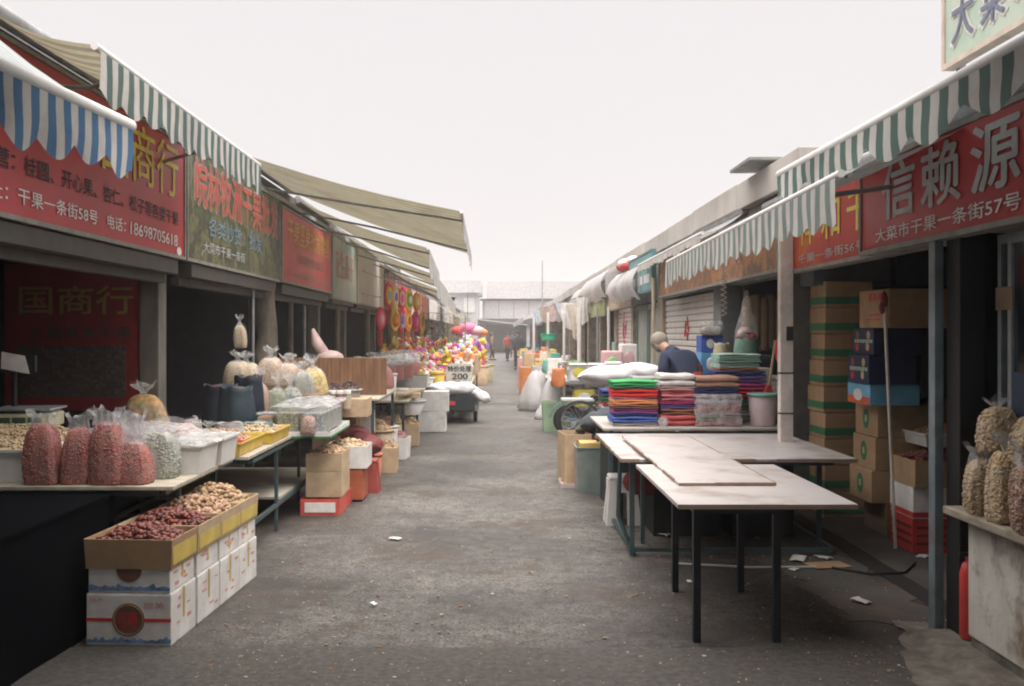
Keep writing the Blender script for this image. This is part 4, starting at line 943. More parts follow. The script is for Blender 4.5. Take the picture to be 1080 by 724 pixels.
# fluted brown board
fb = M_corr('fluted_board', (.32, .18, .1), 'X', 4.5, 1.0)
b = MB(); b.box((-.65, -.012, 0), (.65, .012, .44))
for k in range(26): b.box((-.65+.05*k, -.022, .004), (-.632+.05*k, -.012, .436))
pnl = b.build('display_board', M('board_brown', (.2, .105, .06), .8, var=.3, scale=3, sc3=(5, 1, 1)), None, (-1.98, 11.9, .93), .03, bevel=.003)
tag(pnl, 'brown fluted cardboard partition standing behind the jars', 'board')
t3 = frame_table('third stall table behind the fluted board', -3.0, -1.35, 11.3, 13.6, .92, tabtop, teal_metal, name='stall_table', group=None)
sp = T('pink_sack', 'pinkish plastic sack slumped against the dark pole above the fluted board', 'sack', (at(344, 12.6), 12.6, 1.3))
b = MB(); b.tube([(-.17, 0, .42), (-.12, 0, .25), (-.02, 0, .1), (.0, 0, .02)], [.02, .07, .07, .05], 10); b.build('neck', M('pink_plastic', (.5, .36, .34), .5), sp)
b = MB(); b.blob((.05, 0, .06), (.17, .12, .09), 0, ICO3, jit=.04); b.build('body', M('pink_plastic', 0), sp)

# kraft cartons on the red tray at the lane edge
tray('shallow red tray on the ground under two kraft cartons', (-1.62, 9.5, 0), .36, .86, .15, 0, M('red_tray', (.55, .09, .07), .5), name='red_tray', band=None)
m = MB(); m.box((-.14, -.435, .03), (.14, -.431, .12)); rt = [o for o in bpy.data.objects if o.name == 'red_tray'][0]; m.build('white_panel', white_ink, rt)
carton('plain kraft carton standing on the red tray', (-1.6, 9.4, .152), .33, .5, .235, 0, kraft_pale, name='carton')
tray('open kraft carton of walnuts on top of the plain kraft carton', (-1.6, 9.4, .389), .33, .5, .17, 0, kraft_pale, name='open_carton', cat='carton'); heap('walnut_heap', 'walnuts heaped in the open kraft carton by the lane', (-1.6, 9.4, .389), .32, .49, .14, .06, .036, walnuts, 260, group='heaps of nuts', ico=ICO2, elong=1.1)
tray('open white carton behind the walnut carton', (-1.5, 10.0, .33), .42, .42, .22, 0, white_board, name='open_carton', cat='carton'); heap('nut_heap', 'peanuts in the open white carton behind the walnut carton', (-1.5, 10.0, .43), .41, .41, .1, .06, .03, pnuts, 160, group='heaps of nuts')
carton('orange-red carton under the open white one', (-1.52, 10.0, .02), .38, .4, .305, 0, M('orange_red_box', (.36, .1, .05), .6), name='carton')
stool('red plastic stool beside the orange-red carton', (-1.38, 10.5, 0), .22, .34, M('dull_red', (.3, .06, .05), .5))
flour_sack('limp maroon bag lying between the walnut carton and the bins', (at(382, 11.2), 11.25, .33), .4, .36, .2, M('maroon_bag', (.17, .035, .035), .55, bump=.6, bscale=12), rz=-.25, tilt=(0, .3), name='maroon_bag', cat='bag', seed=4)
flour_sack('second maroon bag flattened under the jar tray', (at(360, 11.3), 11.5, .4), .6, .35, .2, M('maroon_bag', 0), rz=0, name='maroon_bag', cat='bag', seed=5)
carton('kraft carton of wrapped nuts with a white flap, behind the maroon bags', (at(362, 11.9), 11.9, .42), .36, .4, .17, 0, kraft_pale)
carton('kraft carton supporting the wrapped nuts', (at(362, 11.9), 11.9, .0), .38, .44, .42, 0, kraft)
tray('open kraft carton of brown nuts at the fluted board corner', (at(362, 11.9), 11.9, .592), .36, .4, .27, 0, kraft, name='open_carton', cat='carton'); heap('nut_heap', 'brown nuts in the carton at the fluted board corner', (at(362, 11.9), 11.9, .592), .35, .39, .24, .1, .04, darkbits+walnuts, 180, group='heaps of nuts')
sack_bag('bag of pink nuts above the striped packets', (at(380, 12.2), 12.2, .72), .28, .24, .36, M_nuts('pink_nuts', (.45, .2, .18), (.55, .4, .36), 40), name='nut_bag', seed=61, full=.6)
carton('red and white carton under the pink nuts', (at(380, 12.2), 12.2, .3), .32, .36, .42, 0, white_board, band=(red_ink, .05, .14)); carton('grey carton at the foot of the red and white carton', (at(380, 12.2), 12.2, 0), .34, .38, .3, 0, M('grey_board', (.3, .31, .3), .8))
# bins of nuts along the lane edge
bl = [(389, 11.6, .13, .26, mauve, 'dark red dried fruit in an orange tub', M('orange_tub', (.5, .17, .1), .5)), (400, 12.6, .15, .44, walnuts, 'tan walnuts in a brownish tub', M('brownish_tub', (.34, .25, .17), .5)), (409, 13.6, .12, .4, pecans, 'brown nuts in a white tub', white_pl), (416, 14.5, .12, .38, pnuts, 'pale peanuts in a yellow tub', M('yellowish_tub', (.5, .43, .27), .5))]
for i, (px, Y, r, h, f, l, m) in enumerate(bl):
    bucket('%s standing along the lane' % ('tub of '+l.split(' in ')[0]+', the '+l.split(' in ')[1].split(' ', 1)[1]), (at(px, Y), Y, 0), r*1.2, h, m, name='nut_tub', cat='tub', square=False, taper=.9)
    heap('nut_heap', 'heap of '+l, (at(px, Y), Y, h-.1), r*1.7, r*1.7, .09, .12, .035, f, 160, group='heaps of nuts')
carton('grey lidded crate at the foot of the walnut tub', (at(402, 12.2), 12.15, 0), .3, .3, .36, 0, M('grey_crate', (.2, .23, .24), .6), name='lidded_crate')
more = [(-1.52, 12.0, .28, .34, .3, walnuts, 'kraft', 'tan walnuts'), (-1.62, 12.75, .3, .34, .4, pecans, 'white', 'brown nuts'), (-1.86, 12.2, .3, .36, .52, pnuts, 'kraft', 'pale peanuts'), (-1.5, 13.3, .26, .36, .28, mauve, 'white', 'purple-red dried fruit'), (-1.95, 11.35, .3, .34, .5, pecans, 'kraft', 'russet nuts'), (-1.48, 14.9, .26, .34, .32, walnuts, 'kraft', 'walnuts, the farthest open one'), (-1.72, 14.3, .26, .34, .45, pnuts, 'white', 'peanuts behind the others')]
for i, (x, y, w, d, h, f, m, l) in enumerate(more):
    if x > -1.7: x += .17
    tray('open %s carton of %s along the lane edge' % (m, l), (x, y, 0), w, d, h, R.uniform(-.12, .12), kraft_pale if m == 'kraft' else white_board, 'open nut cartons along the lane', name='open_carton', cat='carton', flare=.01)
    heap('nut_heap', 'heap of %s in the %s carton at the lane edge' % (l, m), (x, y, h-.1), w, d, .08, .09, .03, f, 150, group='heaps of nuts')
for i, (x, y, z, f, l) in enumerate(((-2.35, 11.6, .92, pn2, 'pale peanuts'), (-2.1, 12.5, .92, oats, 'tan kernels'), (-1.7, 12.6, .92, beans, 'grey beans'), (-1.55, 13.2, .92, rpn, 'red peanuts'), (-1.9, 13.3, .92, oats, 'straw-coloured kernels'))):
    sack_bag('upright clear bag of %s behind the fluted board' % l, (x, y+.2, z), .26, .22, .42, f, name='nut_bag', seed=120+i, top='tied', full=.75, group='bags behind the fluted board')
stool('grey plastic stool under the round white basin', (at(428, 15.3), 15.3, 0), .28, .42, grey_pl)
bucket('round white basin with a clear domed lid on the grey stool', (at(428, 15.3), 15.3, .42), .3, .22, white_pl, lid=clear_hi, name='basin', cat='basin', taper=.75)
# plank table further on with buckets, jars
t4 = frame_table('sloping plank table carrying white buckets and the green-lidded box', -2.6, -1.25, 13.9, 17.2, .72, tabtop, black_metal, name='stall_table')
t5 = frame_table('long table behind the white buckets loaded with clear-lidded jars', -2.95, -1.7, 14.2, 18.5, .95, tabtop, black_metal, name='stall_table')
bucket('tall white bucket at the end of the fluted board', (at(406, 14.1), 14.1, .72), .17, .37, white_pl, taper=.85)
jr = [(405, 14.9, 'clear-lidded jar of red sauce nearest the fluted board'), (414, 15.4, 'clear-lidded jar of red sauce in the middle'), (424, 15.9, 'clear-lidded jar of red sauce nearest the lane'), (432, 17.2, 'clear-lidded jar of red sauce farthest along')]
for i, (px, Y, l) in enumerate(jr): jar(l, (at(px, Y), Y, .95), .19, .26, M('red_sauce', (.3, .06, .05), .5), lid=clear_hi, group='red jars', full=.8)
for i, (px, Y, l) in enumerate(((392, 14.6, 'first'), (401, 15.2, 'second'), (411, 16.2, 'third'), (420, 17.0, 'fourth'), (430, 17.9, 'fifth'))):
    sack_bag('%s puffed bag of clear empty plastic along the back of the jar table' % l, (at(px, Y), Y+.3, 1.15), .34, .25, .22, clear_hi, name='plastic_bag', seed=70+i, full=.7, group='puffed clear bags')
tb_ = tray('clear box with a green rim on the plank table', (at(434, 16.3), 16.3, .78), .52, .42, .2, 0, M('frosted', (.5, .52, .5), .4), name='storage_box', cat='box', flare=.02, rim=0, band=(green_ink, .17, .2))
carton('long white carton beside the green-rimmed box', (at(418, 15.2), 15.2, .72), .34, .4, .1, 0, white_board)
carton('shallow kraft carton of packets on the plank table', (at(426, 14.7), 14.6, .72), .5, .3, .07, 0, kraft_pale)
b = MB(); b.box((-.02, -.6, -.015), (.1, .6, .015)); pl = b.build('plank', wood_raw, None, (at(430, 14.6), 14.6, .8), -.15); tag(pl, 'loose pale plank tilted over the table edge', 'plank')
# two white cartons at the trike
carton('lower white carton standing on the road by the cargo tricycle', (at(456, 16.9), 17.0, 0), .46, .42, .34, 0, white_board, 'pair of white cartons by the tricycle', band=None, tape=M('pinkish_tape', (.55, .45, .42), .5))
carton('upper white carton stacked by the cargo tricycle', (at(459, 16.9), 17.0, .342), .46, .42, .34, .04, white_board, 'pair of white cartons by the tricycle', tape=M('pinkish_tape', 0))
# cargo tricycle seen from behind
TR = T('cargo_tricycle', 'dark cargo tricycle parked with its tailgate to the lane, loaded with white sacks', 'tricycle', (-.92, 18.3, 0))
dk = M('trike_paint', (.025, .035, .04), .5, .2, dirt=(.1, .09, .07))
b = MB(); open_box(b, .98, 1.5, .3, .02, z0=.0); b.v = [(x, y+.75, z+.24) for x, y, z in b.v]; b.build('cargo_bed', dk, TR, bevel=.008)
b = MB(); b.box((-.5, -.03, .25), (.5, -.004, .52)); tg = b.build('tailgate', dk, TR, bevel=.006)
text('福田', .22, .07, red_ink, tg, 0, .38, y=-.033) if False else MB().box((-.12, -.036, .345), (.14, -.031, .42)).build('red_plate', red_ink, tg)
def wheel(parent, x, y, r, w, name='wheel', ax='x', spokes=14):
    h = MB(); A = Vector((1, 0, 0)) if ax == 'x' else Vector((0, 1, 0))
    o = bpy.data.objects.new(name, None); COL.objects.link(o); o.parent = parent; o.location = (x, y, r)
    b = MB(); n = 26; k = 8; vs = []
    for i in range(n):
        a = 2*PI*i/n
        for j in range(k):
            q = 2*PI*j/k; rr_ = r-w*.5+w*.5*math.cos(q); s = w*.45*math.sin(q)
            p = (s, rr_*math.cos(a), rr_*math.sin(a)) if ax == 'x' else (rr_*math.cos(a), s, rr_*math.sin(a)); vs.append(p)
    b.add(vs, [(i*k+j, i*k+(j+1) % k, ((i+1) % n)*k+(j+1) % k, ((i+1) % n)*k+j) for i in range(n) for j in range(k)], 0, True); b.build('tyre', rubber, o)
    b = MB(); n2 = 26; rp = [((r-w)*math.cos(2*PI*i/n2), (r-w)*math.sin(2*PI*i/n2)) for i in range(n2+1)]
    f = (lambda a, c: (0, a, c)) if ax == 'x' else (lambda a, c: (a, 0, c))
    b.tube([f(*p) for p in rp], .012, 6)
    for i in range(spokes):
        a = 2*PI*i/spokes; b.cyl((0, 0, 0), f((r-w)*math.cos(a), (r-w)*math.sin(a)), .004, n=4, cap=False)
    b.cyl(A*-.04, A*.04, .03, n=10); b.build('rim', grey_metal, o)
    return o
wheel(TR, .5, .45, .22, .085); wheel(TR, -.5, .45, .22, .085); wheel(TR, 0, 2.1, .22, .07)
b = MB(); b.cyl((-.46, .45, .22), (.46, .45, .22), .03); b.cyl((0, .45, .22), (0, 1.2, .2), .03); b.build('axle', black_metal, TR)
for s in (-1, 1): b = MB(); b.grid(lambda u, v: (s*.5+(v-.5)*.12, .45-.27*math.cos(PI*u), .22+.27*math.sin(PI*u)), 12, 1); b.build('mudguard', M('mud_white', (.45, .45, .43), .5), TR, solid=.006)
b = MB(); b.tube([(0, 1.5, .3), (0, 1.9, .4), (0, 2.05, .8), (0, 2.0, 1.0)], .025); b.tube([(-.3, 1.85, 1.02), (-.15, 2, 1.0), (.15, 2, 1.0), (.3, 1.85, 1.02)], .014); b.build('handlebar', black_metal, TR)
b = MB(); b.box((-.15, 1.35, .58), (.15, 1.65, .66)); b.build('saddle', black_metal, TR, bevel=.03)
wsk = M('white_woven', (.68, .66, .68), .8, var=.08, bump=.3)
flour_sack('long white sack lying across the tricycle tailgate', (-.86, 18.5, .52), .95, .5, .24, wsk, rz=.05, name='white_sack', group='white sacks on the tricycle', seed=1)
flour_sack('white sack drooping over the lane side of the tricycle', (-.42, 18.6, .44), .52, .5, .2, wsk, tilt=(0, .5), name='white_sack', group='white sacks on the tricycle', seed=2)
carton('dark red carton inside the tricycle bed', (-1.15, 19.3, .28), .4, .4, .42, 0, M('dark_red_board', (.22, .04, .04), .7))
# price placard
PL = T('price_placard', 'cardboard placard with black brush writing at the edge of the toy stall', 'placard', (at(484, 19.5)-.25, 19.5, .72), 0, tilt=(-.12, 0))
b = MB(); b.prism([(0, .02), (.5, 0), (.52, .3), (.4, .36), (.05, .35), (-.02, .22)], 0, .01); b.build('panel', M('placard_grey', (.5, .49, .44), .8), PL)
text('特价处理', .46, .11, black_ink, PL, .26, .25, y=-.004, bold=.03); text('200', .3, .11, black_ink, PL, .27, .1, y=-.004, bold=.05)
stand = frame_table('low board table under the toys and the placard', -2.4, -.55, 19.6, 30, .62, tabtop, black_metal, name='toy_table')
carton('kraft crate beside the placard', (at(455, 20.5), 19.2, .3), .7, .4, .45, 0, kraft)
tray('grey wire crate of packets under the placard', (at(492, 19.9), 19.7, 0), .3, .5, .55, 0, M('pale_wire', (.5, .5, .48), .6), name='wire_crate', cat='crate', flare=.02)

# ---------------------------------------------------------------- toys
tc = {'pink': (.72, .16, .32), 'yellow': (.75, .55, .06), 'orange': (.78, .25, .05), 'white': (.75, .7, .68), 'red': (.6, .04, .06), 'magenta': (.55, .08, .42), 'sky blue': (.25, .5, .68), 'violet': (.3, .15, .5), 'green': (.15, .42, .12), 'pale pink': (.75, .45, .48)}
tm = {k: M('toy_'+k.replace(' ', '_'), v, .45, var=.08, transl=.15) for k, v in tc.items()}
def toy_proto(kind, c, c2):
    if kind == 'plush':
        t = T('plush_toy', 'x', 'plush toy')
        b = MB(); b.blob((0, 0, .1), (.1, .085, .1), 0, ICO2); b.blob((0, -.02, .23), (.08, .075, .075)); b.build('body', tm[c], t)
        b = MB(); b.blob((-.065, -.01, .3), .032); b.blob((.065, -.01, .3), .032); b.build('ears', tm[c2], t)
        b = MB(); b.blob((-.09, -.05, .12), (.04, .05, .035)); b.blob((.09, -.05, .12), (.04, .05, .035)); b.blob((-.06, -.1, .03), (.04, .06, .035)); b.blob((.06, -.1, .03), (.04, .06, .035)); b.build('paws', tm[c], t)
        b = MB(); b.blob((0, -.09, .215), (.035, .02, .025)); b.build('muzzle', tm[c2], t)
    elif kind == 'ball':
        t = T('toy_ball', 'x', 'ball')
        b = MB(); v, f = ICO3; ms = [0 if int((math.atan2(*(v[list(q)].mean(0)[:2]))+PI)/(PI/3)) % 2 else 1 for q in f]; b.add(v*.11+np.array((0, 0, .11)), f, ms, True); b.build('skin', [tm[c], tm[c2]], t)
    elif kind == 'flower':
        t = T('flower_cushion', 'x', 'cushion')
        b = MB()
        for k in range(6): a = PI/3*k; b.blob((.085*math.cos(a), 0, .15+.085*math.sin(a)), (.06, .035, .06), 0)
        b.build('petals', tm[c], t); MB().blob((0, -.015, .15), (.055, .04, .055)).build('centre', tm[c2], t)
    else:
        t = T('inflatable_toy', 'x', 'inflatable')
        b = MB(); b.grid(lambda u, v: ((.12+.045*math.cos(2*PI*v))*math.cos(2*PI*u), .045*math.sin(2*PI*v), .16+(.12+.045*math.cos(2*PI*v))*math.sin(2*PI*u)), 24, 10, lambda i, j: (i//4) % 2); b.build('ring', [tm[c], tm[c2]], t)
        b = MB(); b.blob((0, -.03, .3), (.05, .05, .06)); b.build('head', tm[c2], t)
    return t
cn = list(tc); protos = {}; used = set()
def place_toy(kind, c, c2, p, s, where):
    key = (kind, c, c2)
    cat = {'plush': 'plush toy', 'ball': 'toy ball', 'flower': 'flower cushion', 'ring': 'ring inflatable'}[kind]
    l = '%s %s with %s details %s' % (c, cat, c2, where)
    if l in used: l = 'another '+l
    used.add(l)
    if key not in protos:
        protos[key] = toy_proto(kind, c, c2); o = protos[key]; o.location = p
        o['label'] = l; o.rotation_euler = (R.uniform(-.4, .4), R.uniform(-.4, .4), R.uniform(-1, 1)); o.scale = (s,)*3
    else:
        o = copy_tree(protos[key], loc=p, label=l, scale=s); o.rotation_euler = (R.uniform(-.4, .4), R.uniform(-.4, .4), R.uniform(-1, 1))
    o['group'] = 'heaped toys of the toy stall'
combos = [('plush', 'pink', 'white'), ('plush', 'yellow', 'orange'), ('ball', 'orange', 'yellow'), ('plush', 'white', 'pale pink'), ('flower', 'magenta', 'yellow'), ('ball', 'sky blue', 'white'), ('plush', 'red', 'yellow'), ('flower', 'pink', 'yellow'), ('ring', 'orange', 'white'), ('plush', 'pale pink', 'white'), ('ball', 'yellow', 'red'), ('ring', 'violet', 'yellow'), ('flower', 'white', 'pink'), ('ball', 'green', 'yellow'), ('plush', 'yellow', 'white')]
q = 0
for Y, pxa, pxb, z0 in ((19.3, 428, 466, .72), (20.2, 418, 484, .82), (21.3, 412, 492, .9), (22.5, 406, 497, 1.0), (24, 404, 500, 1.1), (26, 404, 503, 1.2), (28.5, 406, 506, 1.3)):
    px = pxa
    while px < pxb:
        k = combos[(q*7+int(Y)) % len(combos)]; q += 1
        if px < 440: k = combos[[1, 10, 2, 14, 8, 6, 7][q % 7]]
        z = z0-.15+R.uniform(-.06, .1)
        if px > 470: z -= .12*(px-470)/30*Y/20
        place_toy(*k, (at(px, Y), Y+R.uniform(-.2, .2), z), R.uniform(.75, 1.3)*(Y/21)**.5, 'heaped %s' % ['at the near edge of the toy stall', 'behind the placard', 'in the second rank of the toy heap', 'in the middle of the toy heap', 'high in the toy heap', 'near the back of the toy heap', 'at the far top of the toy heap'][[19.3, 20.2, 21.3, 22.5, 24, 26, 28.5].index(Y)])
        px += R.uniform(.12, .23)*1050/Y
# base mass under the toys
for i, (x, y, w, d, h, z) in enumerate(((-1.7, 21.2, 1.5, 1.4, .2, .63), (-1.6, 23.2, 2.0, 1.8, .35, .63), (-1.6, 26.5, 2.2, 3.8, .5, .63))):
    carton(['near low kraft carton buried under the toys', 'middle kraft carton buried under the toys', 'far tall kraft carton buried under the toys'][i], (x, y, z), w, d, h, 0, kraft_pale)
bucket('clear yellow-lidded tub in front of the toys', (at(438, 18.7), 18.7, .75), .16, .2, M('honey_tub', (.55, .4, .1), .4), lid=yel_pl, name='tub', cat='tub'); bucket('white round cake tin in front of the toys', (at(449, 18.6), 18.6, .72), .16, .12, white_pl, name='cake_tin', cat='tin'); bucket('second yellow tub in front of the toys', (at(461, 18.8), 18.8, .72), .15, .2, yel_pl, lid=yel_pl, name='tub', cat='tub')
frame_table('short table carrying the yellow tubs', -2.1, -1.0, 18.45, 19.3, .7, tabtop, black_metal, name='stall_table')
# hanging ornaments: fan-shaped discs with fringes
def ornament(c1, c2, c3, w, h):
    t = T('hanging_ornament', 'x', 'ornament')
    for k, (s, c) in enumerate(((1, c1), (.68, c2), (.36, c3))):
        b = MB(); b.lathe([(.001, 0), (.5*s, 0), (.5*s, .02)], n=26); o = b.build(['outer_disc', 'middle_disc', 'inner_disc'][k], tm[c], t); o.rotation_euler = (PI/2, 0, 0); o.location = (0, -.02*k, 0); o.scale = (w, h, 1.5)
    b = MB()
    for k in range(5): b.cyl(((k-2)*w*.15, 0, -h*.48), ((k-2)*w*.13, 0, -h*.48-.35), .008, n=5)
    b.build('tassel', tm[c1], t)
    MB().cyl((0, 0, h*.5), (0, 0, h*.5+.25), .004, n=4).build('string', black_ink, t)
    return t
hang = [(409, 22.0, 2.5, 'red', 'yellow', 'sky blue', .34, 0.58, 'nearest large'), (416, 22.9, 2.5, 'yellow', 'white', 'violet', .34, 0.54, 'second large'), (423, 23.7, 2.5, 'red', 'pale pink', 'pink', .36, 0.54, 'third large'), (431, 25.0, 2.5, 'yellow', 'green', 'white', .34, 0.54, 'fourth large'), (439, 26.4, 2.5, 'orange', 'yellow', 'white', .34, 0.51, 'fifth large'),
        (401, 21.4, 1.98, 'red', 'pink', 'pale pink', .34, 0.48, 'lower red'), (416, 23.2, 1.98, 'yellow', 'red', 'orange', .42, 0.51, 'lower yellow'), (423, 24.0, 1.98, 'red', 'sky blue', 'violet', .42, 0.54, 'lower red and blue'), (430, 25.0, 1.98, 'orange', 'yellow', 'red', .45, 0.54, 'lower orange'), (438, 26.3, 1.98, 'red', 'magenta', 'pink', .42, 0.54, 'lower magenta'), (445, 27.5, 1.98, 'yellow', 'orange', 'green', .4, 0.54, 'last lower yellow')]
for px, Y, z, a, b_, c_, w, h, l in hang:
    o = ornament(a, b_, c_, w, h); o['label'] = '%s disc ornament of %s and %s hanging over the toys' % (l, a, b_); o['group'] = 'disc ornaments hanging over the toy stall'; o.location = (at(px, Y), Y, z); o.rotation_euler = (0, 0, R.uniform(1.05, 1.3))
rail = MB(); rail.cyl((-2.85, 21, 2.98), (-2.0, 28, 2.75), .012); rail.cyl((-2.85, 21, 2.5), (-2.1, 28, 2.45), .012); tag(rail.build('hanging_rail', grey_metal), 'thin rails from which the disc ornaments hang', 'rail')
# tinsel garlands
def garland(c, c2, L):
    b = MB(); rr = random.Random(hash(c) % 99)
    for k in range(int(L/.045)):
        z = -k*.045
        for j in range(7):
            a = rr.uniform(0, 6.28); r = rr.uniform(.06, .1)
            d = Vector((math.cos(a), math.sin(a), rr.uniform(-.5, .5)))
            e = Vector((-math.sin(a), math.cos(a), 0))*.022
            b.add([Vector((0, 0, z))-e, Vector((0, 0, z))+e, Vector((0, 0, z))+d*r], [(0, 1, 2)], rr.choice([0, 0, 1]))
    return b.build('tinsel_garland', [c, c2])
gold = M('gold_foil', (.6, .48, .08), .3, .4); gg = M('green_foil', (.08, .25, .08), .35, .3); rf = M('crimson_foil', (.35, .03, .08), .35, .3); pf = M('plum_foil', (.14, .06, .09), .4, .3)
gl = [(447, 26, 2.2, 1.0, pf, rf, 'dark plum'), (452, 26.6, 2.15, 1.1, gg, rf, 'dark green and red'), (456, 27.2, 2.15, 1.2, rf, M('pinkfoil', (.6, .2, .25), .4), 'rosy'), (461, 27.5, 2.2, 1.0, gg, rf, 'leaf green'), (466, 28, 2.2, 1.1, pf, gg, 'plum and green'), (470, 28.2, 2.15, 1.2, gold, gg, 'gold, first'), (475, 28.6, 2.2, 1.3, gold, gold, 'gold, second'), (480, 29, 2.2, 1.3, gold, rf, 'gold, third with red'), (484, 29.5, 2.2, 1.25, gold, gold, 'gold, fourth'), (489, 30.5, 2.1, 1.1, gg, gold, 'green and gold')]
for px, Y, z, L, a, b_, l in gl:
    o = garland(a, b_, L); o.location = (at(px, Y), Y, z); tag(o, '%s tinsel garland hanging over the far toys' % l, 'garland', 'tinsel garlands')
r_ = MB(); r_.cyl((-2.0, 25.5, 2.22), (-1.0, 30.8, 2.22), .012); r_.cyl((-1.0, 30.8, 2.22), (-1.0, 30.8, 0), .02); tag(r_.build('garland_rail', grey_metal), 'rail and upright holding the tinsel garlands', 'rail')
# parasol-like pink toy bundle and tubs further on
pb = T('toy_bundle', 'pink bundle of inflated toys hung above the last toys', 'toy bundle', (-1.0, 33, 1.75))
for k, (x, z, s, c) in enumerate(((-.3, 0, .2, 'red'), (0, .08, .24, 'pink'), (.3, .0, .2, 'pale pink'), (.5, -.05, .14, 'orange'), (-.1, -.1, .2, 'magenta'))): MB().blob((x, 0, z), (s*1.3, s, s*.8), 0, ICO3).build('balloon', tm[c], pb)
MB().cyl((0, 0, 0), (0, 0, 1.2), .008).build('string', black_ink, pb)
for i, (px, Y, z, c) in enumerate(((498, 31, .6, 'orange'), (504, 32, .55, 'orange'), (509, 33, .6, 'orange'), (500, 33, 1.0, 'sky blue'), (494, 31, 1.1, 'yellow'), (505, 34, .9, 'pale pink'), (490, 32, 1.3, 'white'), (499, 35, 1.3, 'yellow'), (507, 36, .8, 'red'), (512, 37, .6, 'yellow'))):
    place_toy(['plush', 'ball', 'ring'][i % 3], c, ['white', 'violet', 'pink'][i % 3], (at(px, Y)-.1, Y, z*.9), 1.6, 'in the last toy cluster before the hazy stretch')
bucket('tan barrel under the last orange toys', (at(504, 32), 32, 0), .38, .62, kraft_pale, name='barrel', cat='barrel'); bucket('olive barrel beside the tan one', (at(512, 34), 34, 0), .3, .6, M('olive_barrel', (.35, .33, .2), .7), name='barrel', cat='barrel')
# ================================================================ RIGHT STALLS
lam = M('white_laminate', (.46, .425, .42), .38, var=.07, scale=4, bump=.05, dirt=(.23, .18, .15), dirt_amt=.75)
edge = M('worn_edge', (.28, .2, .15), .8)
tA = frame_table('white-topped table on black square legs standing nearest in the lane', .95, 1.9, 5.25, 6.85, .76, lam, black_metal, name='display_table', legs=[(1.07, 5.36), (1.5, 5.36), (1.14, 6.4), (1.56, 6.4)], leg_r=.02)
MB().box((-.476, -.801, .733), (.476, -.797, .757)).build('edge_strip', edge, tA)
tB = frame_table('white-topped table behind the near one, on blue-grey angle legs', .9, 2.62, 7.25, 9.1, .745, lam, teal_metal, name='display_table', legs=[(1.0, 7.42), (2.5, 7.75), (1.1, 8.9), (2.5, 8.9)], low=.05)
b = MB(); b.tube([(-.84, -.7, .72), (-.86, -.72, .3), (-.74, -.72, .0)], .016, 6); b.build('folding_leg', teal_metal, tB)
b = MB(); b.box((-.03, -.02, 0), (.0, .02, .72)); o_ = b.build('leg', teal_metal, tB); o_.location = (-.6, -.3, 0)
bo = MB(); bo.box((-.285, -1.33, 0), (.285, 1.33, .016)); o = bo.build('loose_board', [lam], None, (1.355, 7.21, .763), .0, bevel=.003); tag(o, 'long loose white board bridging the two white tables', 'board')
MB().box((-.287, -1.334, -.002), (.287, -1.331, .014)).build('edge_strip', edge, o)
tC = frame_table('low table carrying the folded towels', .98, 2.72, 9.25, 10.6, .78, M('cloth_top', (.38, .35, .33), .85, dirt=(.35, .28, .24)), teal_metal, name='towel_table')
def edging(parent, w, d, z0, z1, seed):
    rr = random.Random(seed)     # chipped brown edging with bare bits
    for name_, ax, L, off in (('edging', 'x', w, -d/2), ('edging', 'x', w, d/2), ('edging', 'y', d, -w/2), ('edging', 'y', d, w/2)):
        m = MB(); p = -L/2
        while p < L/2:
            q = min(L/2, p+rr.uniform(.05, .4)); e = .004+rr.uniform(0, .003); t = rr.uniform(.0, .010)
            lo, hi = ((p, off-e, z0), (q, off+e, z1+.0016)) if ax == 'x' else ((off-e, p, z0), (off+e, q, z1+.0016))
            if rr.random() < .8: m.box(lo, hi)
            p = q
        m.build(name_, edge, parent)
edging(tB, 1.72, 1.85, .722, .745, 4); edging(o, .57, 2.66, .002, .016, 9)
# towel stacks
TW = {}
def tw(n, c): 
    TW[n] = M('towel_'+n.replace(' ', '_'), c, .95, var=.12, scale=12, bump=.5, bscale=150); return TW[n]
for n_, c_ in (('blue', (.06, .12, .38)), ('navy', (.03, .05, .17)), ('purple', (.28, .08, .28)), ('violet', (.16, .1, .3)), ('brown', (.28, .12, .07)), ('orange', (.62, .25, .1)), ('pink', (.6, .2, .24)), ('pale pink', (.6, .38, .38)), ('red', (.6, .035, .03)), ('green', (.05, .32, .1)), ('dark green', (.03, .14, .08)), ('coral', (.6, .12, .12)), ('white', (.62, .58, .57)), ('tan', (.38, .22, .16)), ('mint', (.28, .5, .4)), ('pale mint', (.42, .56, .5)), ('lavender', (.34, .28, .36)), ('grey', (.3, .3, .3)), ('olive', (.25, .25, .15)), ('magenta', (.5, .06, .2))): tw(n_, c_)
def stack(x, y, z, w, d, cols, name, H, group):
    k = len(cols); tot = sum(c[1] for c in cols); zz = z
    for i, (c, wt) in enumerate(cols):
        h = H*wt/tot
        pos = 'at the bottom' if i == 0 else 'on top' if i == k-1 else 'lying on the %s one' % cols[i-1][0]
        towel('%s folded towel %s of the %s' % (c, pos, name), (x+R.uniform(-.008, .008), y+R.uniform(-.01, .01), zz), w*R.uniform(.96, 1.02), d, h*.995, TW[c], R.uniform(-.03, .03), group, seed=int(x*100)+i); zz += h
stack(1.30, 9.62, .785, .43, .4, [('white', .6), ('blue', 1.1), ('navy', .5), ('purple', .9), ('brown', .8), ('orange', .8), ('pink', .5), ('red', 1.5), ('dark green', .5), ('green', 1.0)], 'nearest towel stack', .43, 'towels in the nearest stack')
stack(1.71, 9.66, .785, .33, .4, [('coral', 1.6), ('brown', .8), ('violet', .7), ('magenta', .5), ('pink', 1.0), ('coral', .5), ('pale pink', .6), ('white', 1.8)], 'white-topped towel stack', .49, 'towels in the white-topped stack')
